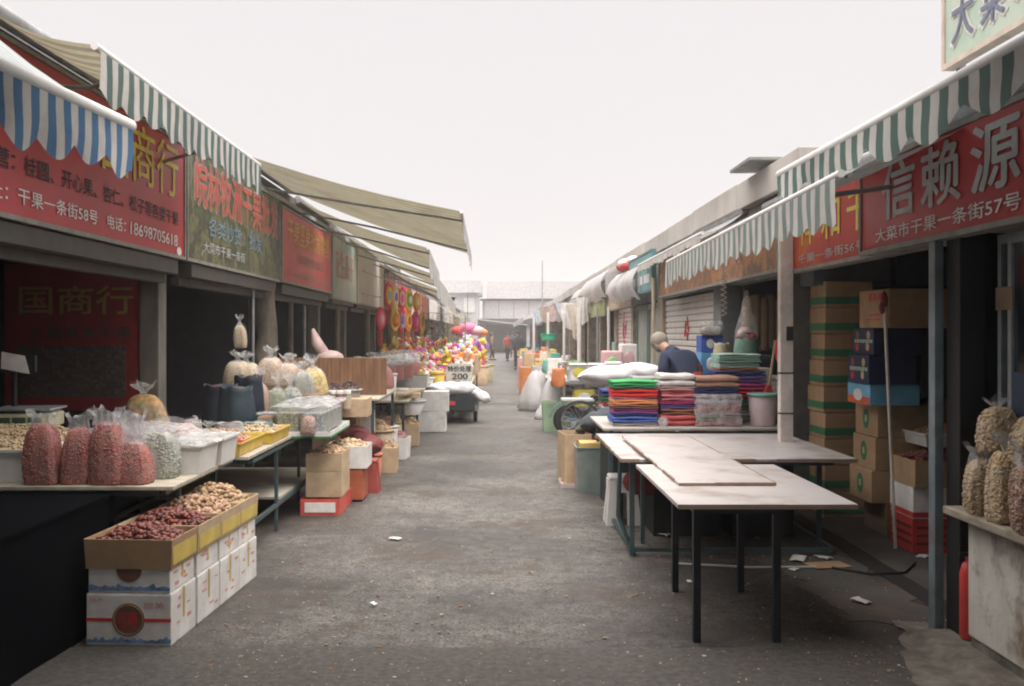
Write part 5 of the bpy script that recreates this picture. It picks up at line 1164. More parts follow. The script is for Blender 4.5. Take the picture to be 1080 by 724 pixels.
stack(2.08, 9.62, .785, .42, .4, [('coral', .6), ('olive', .8), ('pale pink', .7), ('red', .6), ('lavender', 1.6), ('navy', .7), ('tan', 1.5)], 'wrapped towel stack', .47, 'towels in the wrapped stack')
stack(2.42, 10.1, .785, .5, .45, [('grey', 1), ('olive', .6), ('dark green', .9), ('red', .9), ('magenta', .8), ('violet', .8), ('navy', .5)], 'dark shop-side stack', .50, 'towels in the dark stack')
stack(2.42, 10.15, 1.287, .42, .42, [('orange', .5), ('pale mint', 1), ('mint', 1.0), ('pale mint', .8)], 'high mint pile', .17, 'mint towels')
stack(1.62, 10.25, .785, .55, .4, [('navy', 1), ('pale pink', 1), ('violet', .8), ('magenta', .6), ('grey', .8)], 'half hidden stack', .44, 'towels in the hidden stack')
b = MB(); b.grid(lambda u, v: (-.22+.44*u+.01*math.sin(v*9), -.222-.012*math.sin(v*PI)-.01*mnoise.noise(Vector((u*6, v*6, 1))), .005+.3*v), 20, 16)
b.grid(lambda u, v: (-.05+.02*math.sin(v*8)+.1*(u-.5)*(1-.6*v), -.24-.02*math.sin(v*3), .2-.22*v+.1), 6, 8)
tag(b.build('plastic_wrap', clear_hi, None, (2.08, 9.62, .785)), 'knotted clear plastic wrapped round the tan-topped towel stack', 'plastic wrap')
bucket('pale pink pail with a teal rim standing behind the white table', (2.53, 9.5, .785), .14, .3, M('pale_pink_pail', (.5, .4, .4), .5), rim=M('teal_rim', (.15, .38, .35), .5), name='pail', cat='pail')
dp = T('dustpan', 'red long-handled dustpan leaning on the dark towel stack by the white pole', 'dustpan', (2.62, 9.7, .98), 0, tilt=(0, .14))
MB().cyl((0, 0, .1), (0, 0, .62), .014).build('handle', M('tan_stick', (.45, .33, .22), .6), dp); b = MB(); b.prism([(-.06, 0), (.06, 0), (.02, .18), (-.02, .18)], -.03, .03); b.build('pan', red_pl, dp, bevel=.004)
flour_sack('knotted white plastic packet at the foot of the nearest towel stack', (1.55, 9.35, .785), .1, .08, .09, clear_hi, name='packet', cat='packet', seed=14)

for i, (x, y, w, d, h, l) in enumerate(((1.55, 8.45, .55, .6, .5, 'first dark crate, under the middle of the far white table'), (2.15, 8.4, .5, .6, .6, 'second dark crate, under the shop end of the far white table'), (1.35, 9.75, .6, .6, .62, 'black crate under the nearest towel stack'), (2.1, 9.8, .8, .6, .66, 'long black crate under the wrapped towels'))):
    tray(l, (x, y, 0), w, d, h, .03*i, M('black_crate', (.02, .022, .025), .8), name='dark_crate', cat='crate', rim=.01)  # crates for the dark jumble, added to block light under the tables
flour_sack('dark red cloth bundle on the ground behind the blue-grey legs', (1.22, 8.3, .32), .35, .3, .2, M('dark_red_cloth', (.15, .02, .02), .9), name='cloth_bundle', cat='bundle', seed=45)
# stool, bins and box beside the tables
stool('white plastic stool with arched sides beside the blue-grey table leg', (1.09, 8.75, 0), .24, .42, white_pl)
tray('clear glass-sided crate standing in the lane behind the white stool', (.98, 10.5, 0), .3, .4, .48, 0, M('greenish_plastic', (.2, .24, .22), .35), name='clear_crate', cat='crate', flare=.01, rim=.01)
carton('yellowish carton packed inside the glass-sided crate', (.98, 10.5, .02), .24, .3, .5, 0, M('cream_yellow', (.6, .42, .15), .7))
tray('tan open carton behind the glass-sided crate', (.86, 11.2, 0), .3, .5, .55, .1, kraft_pale, name='open_carton', cat='carton'); tray('red-edged carton wedged between the tan carton and the crate', (.98, 11.0, 0), .22, .3, .5, 0, M('red_edge_box', (.4, .12, .1), .7), name='open_carton', cat='carton')
bucket('grey-green plastic bin beside the glass-sided crate', (1.19, 10.2, 0), .12, .6, M('grey_green_bin', (.16, .22, .2), .5), name='bin', cat='bin', square=False)
tray('pale pink tray lying on the road under the tan carton', (.78, 10.9, 0), .2, .45, .05, 0, M('pale_pink_pl', (.6, .5, .48), .5), name='flat_tray')
flour_sack('dark padded bag resting over the crates', (1.25, 11.2, .62), .62, .4, .2, M('charcoal_cloth', (.05, .06, .07), .85), rz=.1, tilt=(0, -.3), name='padded_bag', cat='bag', seed=31)
flour_sack('second dark cushion under the padded bag', (1.15, 11.5, .52), .5, .4, .14, M('olive_cloth', (.07, .08, .05), .85), tilt=(0, -.2), name='cushion', cat='cushion', seed=32)
st_ = MB(); st_.tube([(0, 0, 0), (.12, .0, .5)], .016); tag(st_.build('wooden_stick', wood_raw, None, (1.2, 10.6, .2), 0), 'short stick propped in the bin beside the towel table', 'stick')
# stacks behind: grey towels and white-covered bundle
stack(1.45, 11.9, .58, .44, .45, [('pale pink', 1.6), ('grey', 1.5), ('red', .4), ('dark green', 1.0), ('navy', 1.2)], 'rear crate stack', .42, 'cloths in the stack behind')
tray('grey crate holding the dark cloth stack', (1.45, 11.9, 0), .5, .55, .56, 0, grey_pl, name='crate', cat='crate')
carton('wide kraft carton under the white-covered bundle', (1.8, 13.0, 0), .9, .8, .99, 0, kraft_dark)
flour_sack('white-covered bundle lying long behind the towel stacks', (1.62, 12.9, 1.0), 1.15, .6, .26, M('white_cover', (.62, .6, .62), .7), name='covered_bundle', cat='bundle', tilt=(0, -.07), seed=33)

# motor scooter, rear wheel toward the lane
EB = T('moped', 'blue-framed moped parked across the stalls with its rear wheel towards the lane', 'moped', (1.15, 16.2, 0))
bf = M('moped_blue', (.05, .17, .3), .4, .3)
wheel(EB, 0, 0, .25, .11, ax='y', spokes=6); wheel(EB, 1.15, 0, .25, .11, ax='y', spokes=6)
b = MB(); b.tube([(0, 0, .25), (.25, 0, .28), (.42, 0, .35), (.55, 0, .5), (.3, 0, .55), (.0, 0, .5)], .022); b.tube([(.42, 0, .3), (.8, 0, .28), (.98, 0, .6), (1.02, 0, .85)], .026); b.tube([(.02, 0, .27), (.08, 0, .52)], .02); b.tube([(1.15, 0, .25), (1.02, 0, .75)], .022); b.build('frame', bf, EB)
b = MB(); b.blob((.42, 0, .33), (.14, .1, .1), 0, ICO3); b.build('engine', M('engine_grey', (.16, .16, .16), .5, .5), EB)
b = MB(); b.grid(lambda u, v: (.31*math.cos(PI*(.1+u*.85)), (v-.5)*.1, .25+.31*math.sin(PI*(.1+u*.85))), 14, 2); b.build('mudguard', bf, EB, solid=.005)
b = MB(); b.box((-.12, -.13, .56), (.4, .13, .61)); b.build('rear_rack', M('rack_white', (.6, .58, .57), .5), EB, bevel=.01)
b = MB(); b.blob((.55, 0, .63), (.2, .11, .06), 0, ICO3); b.build('saddle', rubber, EB)
b = MB(); b.tube([(.92, -.34, 1.0), (1.0, -.18, .97), (1.02, 0, .93), (1.0, .18, .97), (.92, .34, 1.0)], .014); b.cyl((1.02, 0, .75), (1.02, 0, .93), .02); b.tube([(.97, -.22, .98), (.96, -.24, 1.16)], .007); b.box((.93, -.3, 1.13), (.95, -.18, 1.2)); b.build('handlebar', black_metal, EB)
# second set of handlebars behind: bicycle
BK = T('bicycle', 'bicycle behind the covered bundle, only its black handlebar showing above', 'bicycle', (1.75, 15.2, 0))
wheel(BK, -.5, 0, .32, .04, ax='y', spokes=20); wheel(BK, .52, 0, .32, .04, ax='y', spokes=20)
b = MB(); b.tube([(-.5, 0, .32), (-.1, 0, .3), (-.2, 0, .8)], .016); b.tube([(-.1, 0, .3), (.35, 0, .8), (-.18, 0, .74)], .016); b.tube([(.52, 0, .32), (.36, 0, .85), (.33, 0, 1.0)], .016); b.tube([(-.5, 0, .32), (-.18, 0, .74)], .012); b.build('frame', black_metal, BK)
b = MB(); b.tube([(.22, -.28, 1.06), (.33, -.12, 1.03), (.33, .12, 1.03), (.22, .28, 1.06)], .013); b.tube([(.24, -.24, 1.07), (.3, -.3, 1.2)], .008); b.blob((.3, -.3, 1.2), (.05, .015, .035), 0, ICO1); b.build('handlebar', black_metal, BK); MB().blob((-.2, 0, .84), (.13, .07, .03)).build('saddle', black_metal, BK)

# metal rack with detergent packs and white sacks
RK = T('steel_rack', 'open steel rack with rails along the lane, loaded with yellow and blue packs', 'rack', (1.1, 16.6, 0))
for x in (0, 1.5):
    for y in (0, 1.3): MB().box((x-.015, y-.015, 0), (x+.015, y+.015, 1.14)).build('upright', grey_metal, RK)
b = MB()
for z in (.83, 1.13, .4):
    for y in (0, 1.3): b.box((0, y-.012, z-.012), (1.5, y+.012, z+.012))
    for x in (0, 1.5): b.box((x-.012, 0, z-.012), (x+.012, 1.3, z+.012))
b.build('rail', grey_metal, RK); MB().box((0, 0, .842), (1.5, 1.3, .856)).build('shelf', grey_metal, RK); MB().box((0, 0, .412), (1.5, 1.3, .426)).build('shelf', grey_metal, RK)
packs = [('yellow', (.7, .62, .08)), ('blue', (.08, .17, .5)), ('white', (.7, .68, .66)), ('pale blue', (.4, .52, .6)), ('green', (.3, .5, .2)), ('pink', (.65, .4, .42))]
def pack(label, loc, w, d, h, c, c2, name='wrapped_pack'):
    t = T(name, label, 'pack', loc, 0, 'wrapped packs on the steel rack')
    b = MB(); b.box((-w/2, -d/2, 0), (w/2, d/2, h)); b.build('wrap', c, t, bevel=.03, seg=3)
    b = MB(); b.blob((0, -d/2-.001, h*.52), (w*.33, .012, h*.3), 0, ICO2); b.build('printed_patch', c2, t); return t
pm = {n: M('pack_'+n.replace(' ', '_'), c, .4, var=.06) for n, c in packs}
for i, (x, y, z, w, h, a, c, l) in enumerate(((1.35, 16.8, .857, .3, .3, 'white', 'yellow', 'white pack with a yellow patch, first from the lane'), (1.66, 16.8, .857, .28, .3, 'white', 'pale blue', 'white pack with a pale blue patch beside the yellow one'), (1.95, 16.8, .857, .28, .33, 'white', 'blue', 'white pack with a deep blue oval'), (2.28, 16.8, .857, .28, .3, 'pale blue', 'white', 'pale blue pack at the shop end of the rack'),
       (1.4, 17.5, .857, .35, .2, 'pale blue', 'yellow', 'low pale blue pack behind'), (2.0, 17.5, .857, .35, .5, 'pink', 'green', 'pink and green pack standing tall behind'), (2.3, 17.6, .857, .3, .62, 'white', 'pink', 'tallest white pack at the back'), (1.45, 16.85, .427, .35, .3, 'yellow', 'white', 'yellow pack on the lower shelf'), (1.95, 16.85, .427, .4, .32, 'white', 'blue', 'white and blue pack on the lower shelf'))):
    pack(l+' of the steel rack' if 'rack' not in l else l, (x, y, z), w, .35, h, pm[a], pm[c])
clothbag('orange carrier bag hanging off the lane end of the steel rack', (1.0, 16.45, .78), .11, .3, M('orange_bag', (.6, .2, .07), .6), name='carrier_bag', seed=0, sy=.4, cat='bag')
tray('green wire basket under the orange carrier bag', (1.0, 17.0, 0), .45, .5, .5, 0, M('green_wire', (.3, .42, .28), .6), name='basket', cat='basket', flare=.02)
wplas = M('white_film', (.6, .575, .58), .5, var=.06, transl=.3, bump=.4, bscale=20)
clothbag('tall white film bag standing in the lane, the bigger of two', (at(566, 21.5), 21.5, 0), .36, .95, wplas, name='white_bag', cat='bag', seed=1, slump=1)
clothbag('small white film bag in front of the tall white bag', (at(577, 19.3), 19.3, 0), .22, .38, wplas, name='white_bag', cat='bag', seed=2, slump=1)
clothbag('white bag gathered against the rack behind the small one', (at(584, 20), 20.2, 0), .28, .85, wplas, name='white_bag', cat='bag', seed=4, slump=1)

# ---------------------------------------------------------------- near shop stock
green_lab = M('green_label', (.045, .17, .085), .6)
ordn = ['bottom', 'second', 'third', 'fourth', 'fifth', 'sixth', 'seventh', 'eighth', 'ninth']
for k in range(9):
    dx = R.uniform(-.015, .015)
    carton('%s kraft carton%s of the tall green-banded stack by the shop opening' % (ordn[k], '' if k == 0 else ' from the floor'), (3.14+dx, 9.15, .008+.236*k), .42, .42, .232, R.uniform(-.03, .03), kraft, 'green-banded cartons in the tall stack', band=(green_lab, .03, .095), name='carton')
def oval(t, w, d, h):
    m = MB(); m.lathe([(.07, 0), (.07, .003)], n=24); o = m.build('green_oval', green_lab, t); o.rotation_euler = (0, -PI/2, 0); o.location = (-w/2, 0, h*.52); o.scale = (1.15, .95, 1)
    m = MB(); m.box((-w/2-.005, -.02, h*.42), (-w/2-.003, .02, h*.62)); m.build('oval_mark', M('oval_tan', (.5, .4, .22), .6), t)
for k, (dx, l) in enumerate(((.12, 'darkest kraft carton on the shop floor, lowest of the green-oval stack'), (.0, 'kraft carton with a green oval, directly on the floor carton'), (.03, 'kraft carton with a green oval, in the middle of its stack'), (.05, 'kraft carton with a green oval, topmost of its stack'))):
    carton(l, (3.26+dx, 8.35, .008+.268*k), .44, .5, .264, 0, kraft if k else kraft_dark, 'green-oval cartons', deco=oval if k else None)
for k in range(4):
    carton('%s plain kraft carton of the stack just behind the green-oval ones' % ordn[k], (3.68, 8.6, .008+.28*k), .38, .45, .277, 0, kraft_dark, 'plain kraft cartons behind the ovals')
def juice(t, w, d, h):
    m = MB(); m.box((-w/2-.003, -d/2+.01, .0), (-w/2, d/2-.01, h*.38)); m.build('red_base', M('ink_orange_red', (.6, .12, .05), .6), t)
    m = MB(); m.prism([(0, 0), (.1, .05), (.2, 0)], -.001, .001); 
    m = MB(); m.lathe([(.05, 0), (.05, .003)], n=12); o = m.build('white_burst', white_ink, t); o.rotation_euler = (0, -PI/2, 0); o.location = (-w/2-.003, 0, h*.45); o.scale = (1, 2, 1)
carton('red, white and sky blue carton on top of the green-oval stack', (3.17, 8.2, 1.085), .4, .5, .165, 0, M('ink_sky', (.16, .4, .6), .6), deco=juice)
def choc(t, w, d, h):
    for k, (y, z) in enumerate(((-.12, h*.75), (.12, h*.75), (-.1, h*.3), (.13, h*.28))):
        m = MB(); m.lathe([(.035, 0), (.035, .003)], n=14); o = m.build('printed_fruit', [pecans[2], dates[1], walnuts[1], red_ink][k], t); o.rotation_euler = (0, -PI/2, 0); o.location = (-w/2, y, z)
    m = MB()
    for k in range(7): m.box((-w/2-.002, -.2+.057*k, h*.45), (-w/2, -.16+.057*k, h*.58))
    m.build('printed_letters', M('pale_green_print', (.35, .5, .4), .6), t)
navy = M('navy_board', (.02, .03, .07), .6)
carton('navy carton printed with fruit, lower of the two', (3.14, 8.15, 1.255), .38, .46, .23, 0, navy, 'navy printed cartons', deco=choc); carton('navy carton printed with fruit, upper of the two', (3.18, 8.15, 1.49), .38, .46, .21, 0, navy, 'navy printed cartons', deco=choc)
for k, (x, z, w, h, l) in enumerate(((3.58, 1.14, .42, .5, 'black carton with a pale label beside the navy cartons'), (3.62, 1.645, .4, .05, 'thin black carton laid over the black one'))):
    carton(l, (x, 8.15, z), w, .45, h, 0, M('black_board', (.018, .02, .024), .6))
def redch(t, w, d, h):
    m = MB()
    for k in range(3): m.box((-w/2-.002, -.16+.1*k, h*.72), (-w/2, -.1+.1*k, h*.9))
    m.box((-w/2-.002, -.15, h*.2), (-w/2, .14, h*.24)); m.box((-w/2-.002, -.15, h*.32), (-w/2, .1, h*.36)); m.build('red_print', red_ink, t)
carton('large tan carton with red print lying across the top of the cartons', (3.36, 7.95, 1.705), .72, .62, .3, 0, kraft, deco=redch)
carton('small white carton wedged beside the black one', (3.86, 8.1, 1.2), .22, .4, .26, 0, white_board); carton('kraft carton under the small white one', (3.86, 8.1, .8), .24, .4, .38, 0, kraft); carton('dark carton at the back under the white one', (3.86, 8.15, .01), .26, .5, .78, 0, kraft_dark)
carton('grey carton standing in the gap behind the date cartons', (3.62, 7.95, 1.13), .0001+.2, .3, .2, 0, M('grey_board', 0)) if False else None
for k, (x, z, w, h) in enumerate(((3.2, 2.2, .7, .35), (3.95, 2.1, .7, .4), (3.6, 2.45, .6, .28))):
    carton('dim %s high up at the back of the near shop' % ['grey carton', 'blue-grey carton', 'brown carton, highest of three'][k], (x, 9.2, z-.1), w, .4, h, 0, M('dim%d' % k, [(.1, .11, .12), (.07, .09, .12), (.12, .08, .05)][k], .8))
b = MB(); b.box((-.9, -.25, 0), (.95, .25, .03)); b_o = b.build('high_shelf', darkwall, None, (3.85, 9.2, 2.06)); tag(b_o, 'dark high shelf along the back of the near shop', 'shelf')
# dates stack and crates
rc = T('red_crate', 'red plastic crate on the floor under the date carton', 'crate', (3.3, 7.7, .008)); open_box(MB(), .36, .42, .255, .008).build('body', red_pl, rc)
b = MB()
for z in (.06, .12, .18): b.box((-.184, -.19, z), (-.181, .19, z+.02)); b.box((-.15, -.214, z), (.15, -.211, z+.02))
b.build('slot', M('dark_red', (.15, .02, .02), .6), rc)
carton('white and red carton between the red crate and the dates', (3.3, 7.7, .266), .36, .44, .24, 0, white_board, band=(red_ink, .01, .05))
tray('kraft tray of red dates on the white and red carton', (3.32, 7.65, .51), .42, .46, .2, 0, kraft, name='fruit_tray'); heap('dates_heap', 'red dates in the kraft tray inside the near shop', (3.32, 7.65, .51), .41, .45, .17, .06, .034, dates, 240, group='heaps of nuts', ico=ICO1)
tray('white tray of red nuts above the date tray', (3.52, 7.9, .78), .4, .4, .1, 0, white_pl, name='storage_bin', cat='bin', flare=.02, rim=.008); heap('nut_heap', 'red-brown nuts in the white tray inside the near shop', (3.52, 7.9, .78), .38, .38, .08, .06, .025, pecans, 150, group='heaps of nuts')
carton('dark red carton holding up the white tray of nuts', (3.56, 7.95, .008), .26, .3, .765, 0, kraft_dark)
for k, z in enumerate((.12, .32, .52)):
    tray('%s small white tray jutting out beside the steel post' % ['lowest', 'middle', 'highest'][k], (3.62, 7.2, z), .26, .3, .05, 0, white_pl, name='small_tray', group='small white trays', flare=.01)
MB_ = MB(); [MB_.box((-.12+.23*i, -.14+.27*j, 0), (-.10+.23*i, -.12+.27*j, .56)) for i in (0, 1) for j in (0, 1)]; [MB_.box((-.12, -.14, z-.012), (.13, .15, z-.002)) for z in (.12, .32, .52)]
tag(MB_.build('wire_stand', grey_metal, None, (3.62, 7.2, .0)), 'small stand holding the white trays beside the steel post', 'stand')
pole = T('broom', 'long white-handled broom with a red head leaning up against the cartons', 'broom', (3.06, 7.66, .008), 0, tilt=(0, -.045))
MB().cyl((0, 0, 0), (0, 0, 1.88), .013).build('handle', M('white_stick', (.6, .56, .52), .5), pole); b = MB(); b.blob((0, 0, 1.91), (.03, .02, .07), 0, ICO2); b.blob((-.02, 0, 1.85), (.025, .02, .05), 0, ICO2); b.build('head', M('dark_red_pl', (.22, .05, .05), .7), pole)
# bags on the counter ledge
for i, (px, Y, w, h, z, f, l) in enumerate(((1037, 5.0, .2, .34, .757, oats, 'sagging clear bag of tan nuts at the far end of the counter'), (1062, 4.75, .17, .42, .757, pn2, 'tall clear bag of peanuts in the middle of the counter ledge'), (1090, 4.5, .2, .4, .757, rpn, 'clear bag of reddish peanuts nearest on the counter ledge'), (1120, 4.2, .22, .4, .757, pn2, 'bag of peanuts at the cut-off end of the ledge'))):
    sack_bag(l, (min(at(px, Y), 2.5), Y, z), w, w*.8, h, M_nuts('ledge_nuts%d' % i, *[((.5, .36, .24), (.66, .55, .42)), ((.55, .36, .27), (.68, .54, .43)), ((.42, .22, .17), (.6, .42, .34)), ((.5, .3, .25), (.6, .45, .35))][i], 78), name='peanut_bag', group='nut bags on the counter ledge', seed=80+i, full=.8, kern=([pnuts[0], pnuts[1], walnuts[1]] if i != 2 else [pecans[1], pecans[2], mauve[1]], .019, 900), top=['flare', 'tied', 'flare', 'open'][i], skin=clear_hi, tiltx=(.15, -.12, .1, 0)[i])
for i, (Y, l, f) in enumerate(((4.98, 'upper slumped clear bag of pale kernels resting on the counter bags', oats), (4.72, 'upper clear bag of cream kernels against the window frame', pn2))):
    sack_bag(l, (2.5, Y-.05, 1.07-.02*i), .17, .13, .27, f, name='nut_bag', seed=90+i, tiltx=-.25+.35*i, full=.82, top='tied', kern=([pnuts[0], pnuts[1], walnuts[1]], .02, 420))
tag(MB().grid(lambda u, v: (.03*math.sin(u*9), -1.3*u, .5-.45*v+.06*math.sin(u*7)*v-.1*u), 20, 8).build('dark_sheet', M('dark_blue_sheet', (.03, .05, .08), .5), None, (2.57, 4.98, .97)), 'dark blue plastic sheet hanging behind the bags on the counter', 'plastic sheet')
fe = T('fire_extinguisher', 'red fire extinguisher standing against the white counter', 'fire extinguisher', (2.475, 5.235, .06))
MB().lathe([(.04, 0), (.044, .02), (.044, .34), (.03, .39), (.018, .4), (.018, .43)]).build('cylinder', red_pl, fe); b = MB(); b.box((-.05, -.012, .43), (.04, .012, .45)); b.cyl((0, 0, .4), (0, 0, .44), .014); b.build('valve', black_metal, fe); MB().tube([(.02, 0, .42), (.08, 0, .36), (.07, 0, .15)], .01).build('hose', black_metal, fe)
# blue-grey panel cutting the corner
fp = MB(); fp.prism([(0, -.2), (.36, -.2), (.98, .8), (.62, .8)], -.02, .02)
o = fp.build('leaning_panel', M('slate_panel', (.12, .15, .19), .5), None, (.95, 2.6, .22), 0); tag(o, 'slate blue panel leaning across the near bottom corner by the white counter', 'panel')
bl_ = MB(); bl_.box((.7, .021, -.2), (.74, .06, .5)); bl_.build('foot', black_metal, o)
# hanging clothes in the dark behind the counter
for i, (y, c, l) in enumerate(((4.75, (.06, .07, .1), 'dark slate coat hanging in the dim window'), (4.35, (.08, .1, .13), 'blue-grey coat hanging deeper in the dim window'))):
    b = MB(); b.grid(lambda u, v: (.04*math.sin(u*8), -.2+.4*u*(.7+.3*v), 1.95-.75*v), 12, 8); tag(b.build('hanging_coat', M('coat%d' % i, c, .9), None, (3.0, y, 0), solid=.01), l, 'coat')

# ---------------------------------------------------------------- second shop on the right: shelves and stock
SH = T('shop_shelf', 'dark shelf unit full of jars and rolls inside the shop beyond the white pole', 'shelf', (3.6, 10.9, 0))
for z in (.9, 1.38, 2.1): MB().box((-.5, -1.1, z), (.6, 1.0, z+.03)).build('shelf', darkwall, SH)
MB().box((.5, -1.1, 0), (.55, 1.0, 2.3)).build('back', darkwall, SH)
for i, px in enumerate((782, 790, 799, 808, 814)):
    x = at(px, 10.6); b = MB(); b.lathe([(.05, 0), (.075, .05), (.075, .55), (.05, .6)], n=14); tag(b.build('hanging_roll', M('roll%d' % (i % 2), ((.3, .2, .12), (.22, .15, .09))[i % 2], .7), None, (x+.25, 11.3, 1.47+.03*(i % 2))), '%s long brown roll hanging in the dark shop behind the man' % ordn[i].replace('bottom', 'first'), 'roll', 'long brown rolls')
for i in range(7):
    x = 2.95+.02*(i % 2); y = 10.1+.22*i
    jar('%s lidded jar along the front shelf of the dark shop' % ['first', 'second', 'third', 'fourth', 'fifth', 'sixth', 'last'][i], (3.2, y, .935), .075, .22, M_nuts('shelf_mix', (.4, .35, .3), (.5, .3, .2), 30), lid=M('lid_grey', (.4, .4, .4), .5), group='lidded jars in the dark shop')
NB = T('ball_net', 'net of red and white balls hanging with a clear bag in the dark shop', 'net bag', (2.72, 10.9, 1.38))
for k in range(7): a = k*.9; MB().blob((.07*math.cos(a), .07*math.sin(a), .25+.03*(k % 3)), .045, 0).build('ball', [tm['red'], tm['white'], tm['pale pink']][k % 3], NB)
MB().lathe([(.02, .75), (.05, .55), (.12, .33), (.13, .22), (.12, .2)], n=14).build('net', clear, NB); MB().lathe([(.12, .0), (.14, .1), (.12, .22)], n=14).build('pouch', M('green_pouch', (.2, .35, .28), .4), NB)
carton('white carton printed violet, at the foot of the hanging ball net', (2.82, 10.75, .93), .2, .25, .36, 0, white_board, band=(M('violet_print', (.2, .15, .4), .6), .06, .14))
bl2 = [(744, 11.9, 1.44, .2, 'deep blue carton, upper of two beside the man', (.04, .1, .4)), (744, 11.9, 1.17, .265, 'bright blue carton, lower of two beside the man', (.1, .32, .6))]
for px, Y, z, h, l, c in bl2: carton(l, (at(px, Y)+.05, Y, z), .26, .3, h, 0, M('bluebox%d' % int(z*10), c, .5), deco=lambda t, w, d, h: MB().blob((-.02, -d/2, h*.5), (.05, .005, h*.3)).build('printed_mark', white_ink, t))
carton('brown carton carrying the blue cartons', (at(745, 11.9)+.05, 11.9, .0), .3, .35, 1.165, 0, kraft_dark)
carton('tall tan carton under the green-banded bag', (at(759, 11.2), 11.2, .95), .11, .25, .32, 0, kraft_pale); clothbag('tan bag with a green band, beneath the dangling coil', (at(761, 11.3), 11.3, 1.28), .09, .27, M('khaki_bag', (.42, .38, .26), .7), name='khaki_bag', cat='bag', seed=5)
carton('dark carton under the tall tan one', (at(762, 11.2), 11.3, 0), .3, .4, .94, 0, kraft_dark)
sack_bag('clear pouch with grey print above the blue cartons', (at(751, 11.6), 11.75, 1.645), .24, .14, .16, beans, name='pouch', seed=95, full=.6, top='open')
b = MB(); n = 60; b.tube([(.025*math.cos(k*.9)+.01*k/n, .025*math.sin(k*.9), -.45*k/n) for k in range(n)], .006, 5); tag(b.build('coiled_cord', M('cream_cord', (.5, .42, .33), .6), None, (at(763, 9.9), 9.9, 2.28)), 'coiled cream cord dangling beneath the rusty sign', 'cord')
sb = T('sweet_packet', 'red and clear packets hung on the shop edge beside the white pole', 'packet', (2.66, 9.3, 1.3)); MB().blob((0, 0, .2), (.07, .03, .16), 0, ICO2).build('red_packet', tm['red'], sb); MB().blob((.03, -.03, .0), (.06, .03, .16), 0, ICO2).build('clear_packet', clear_hi, sb); MB().cyl((0, 0, .3), (0, 0, .92), .004).build('string', black_ink, sb)
# near ground litter
lit = [(417, 570, .06), (842, 592, .1), (868, 590, .08), (908, 637, .07), (838, 603, .05), (700, 566, .07), (973, 589, .07), (668, 515, .05), (727, 616, .03), (394, 640, .03)]
for i, (px, py, s) in enumerate(lit):
    Y = 1.66*1050/(py-352); b = MB()
    b.grid(lambda u, v: ((u-.5)*s*1.6, (v-.5)*s, .012+.02*abs(mnoise.noise(Vector((u*3+i, v*3, 1))))+s*.12*u*(i % 2)), 5, 4)
    loc_ = ['on the open road left of the red tray side', 'largest under the table beside the cardboard', 'next to the largest one by the cardboard', 'bright folded scrap in front of the drain', 'thin scrap under the black table legs', 'scrap behind the blue-grey folding leg', 'scrap on the shop floor by the steel post', 'tiny scrap by the white stool', 'tiny scrap by the near black leg', 'speck of paper on the mid road'][i]
    o = b.build('paper_scrap', white_ink, None, (at(px, Y), Y, .004), R.uniform(0, 3), solid=.001); tag(o, 'white paper '+loc_, 'litter', 'paper scraps on the road')
o = MB().box((-.14, -.09, 0), (.14, .09, .006)).build('cardboard_scrap', kraft, None, (at(873, 1.66*1050/246), 1.66*1050/246, .01), .2); tag(o, 'flat brown cardboard piece lying beside the paper scraps', 'litter')
b = MB(); b.tube([(0, 0, .01), (.2, -.2, .012), (.45, -.15, .01), (.65, .15, .012)], .008); tag(b.build('black_cable', black_ink, None, (2.35, 7.0, .006)), 'black cable lying over the drain by the shop floor', 'cable')
b = MB(); b.tube([(0, 0, .02), (.5, -.12, .02), (.95, -.1, .02)], .007); b.tube([(0, 0, .02), (.02, .15, .02)], .007); tag(b.build('white_wire', white_pl, None, (at(718, 7.0), 7.1, 0)), 'bent white wire on the ground beneath the white tables', 'wire')
# crumbs of shells and grit: uncountable
b = MB()
for i in range(5200):
    y = 3.6+abs(R.gauss(0, 1))*5.5; x = R.uniform(-1.7, 2.6)
    if R.random() < .5: x = R.choice([R.gauss(2.0, .35), R.gauss(-1.2, .5)])
    if y > 18 or not -1.6 < x < 2.6: continue
    s = R.uniform(.002, .008) if R.random() < .93 else R.uniform(.008, .016)
    b.blob((x, y, .006), (s, s*.8, s*.4), R.choice([0, 0, 0, 1, 2]), ICO1, Euler((0, 0, R.uniform(0, 3))), sm=False)
o = b.build('litter', [M('shell_a', (.27, .2, .14), .8), M('shell_b', (.42, .38, .33), .8), M('leaf_bit', (.25, .11, .04), .8)]); tag(o, 'nut shell crumbs and grit scattered over the road', 'litter', kind='stuff')
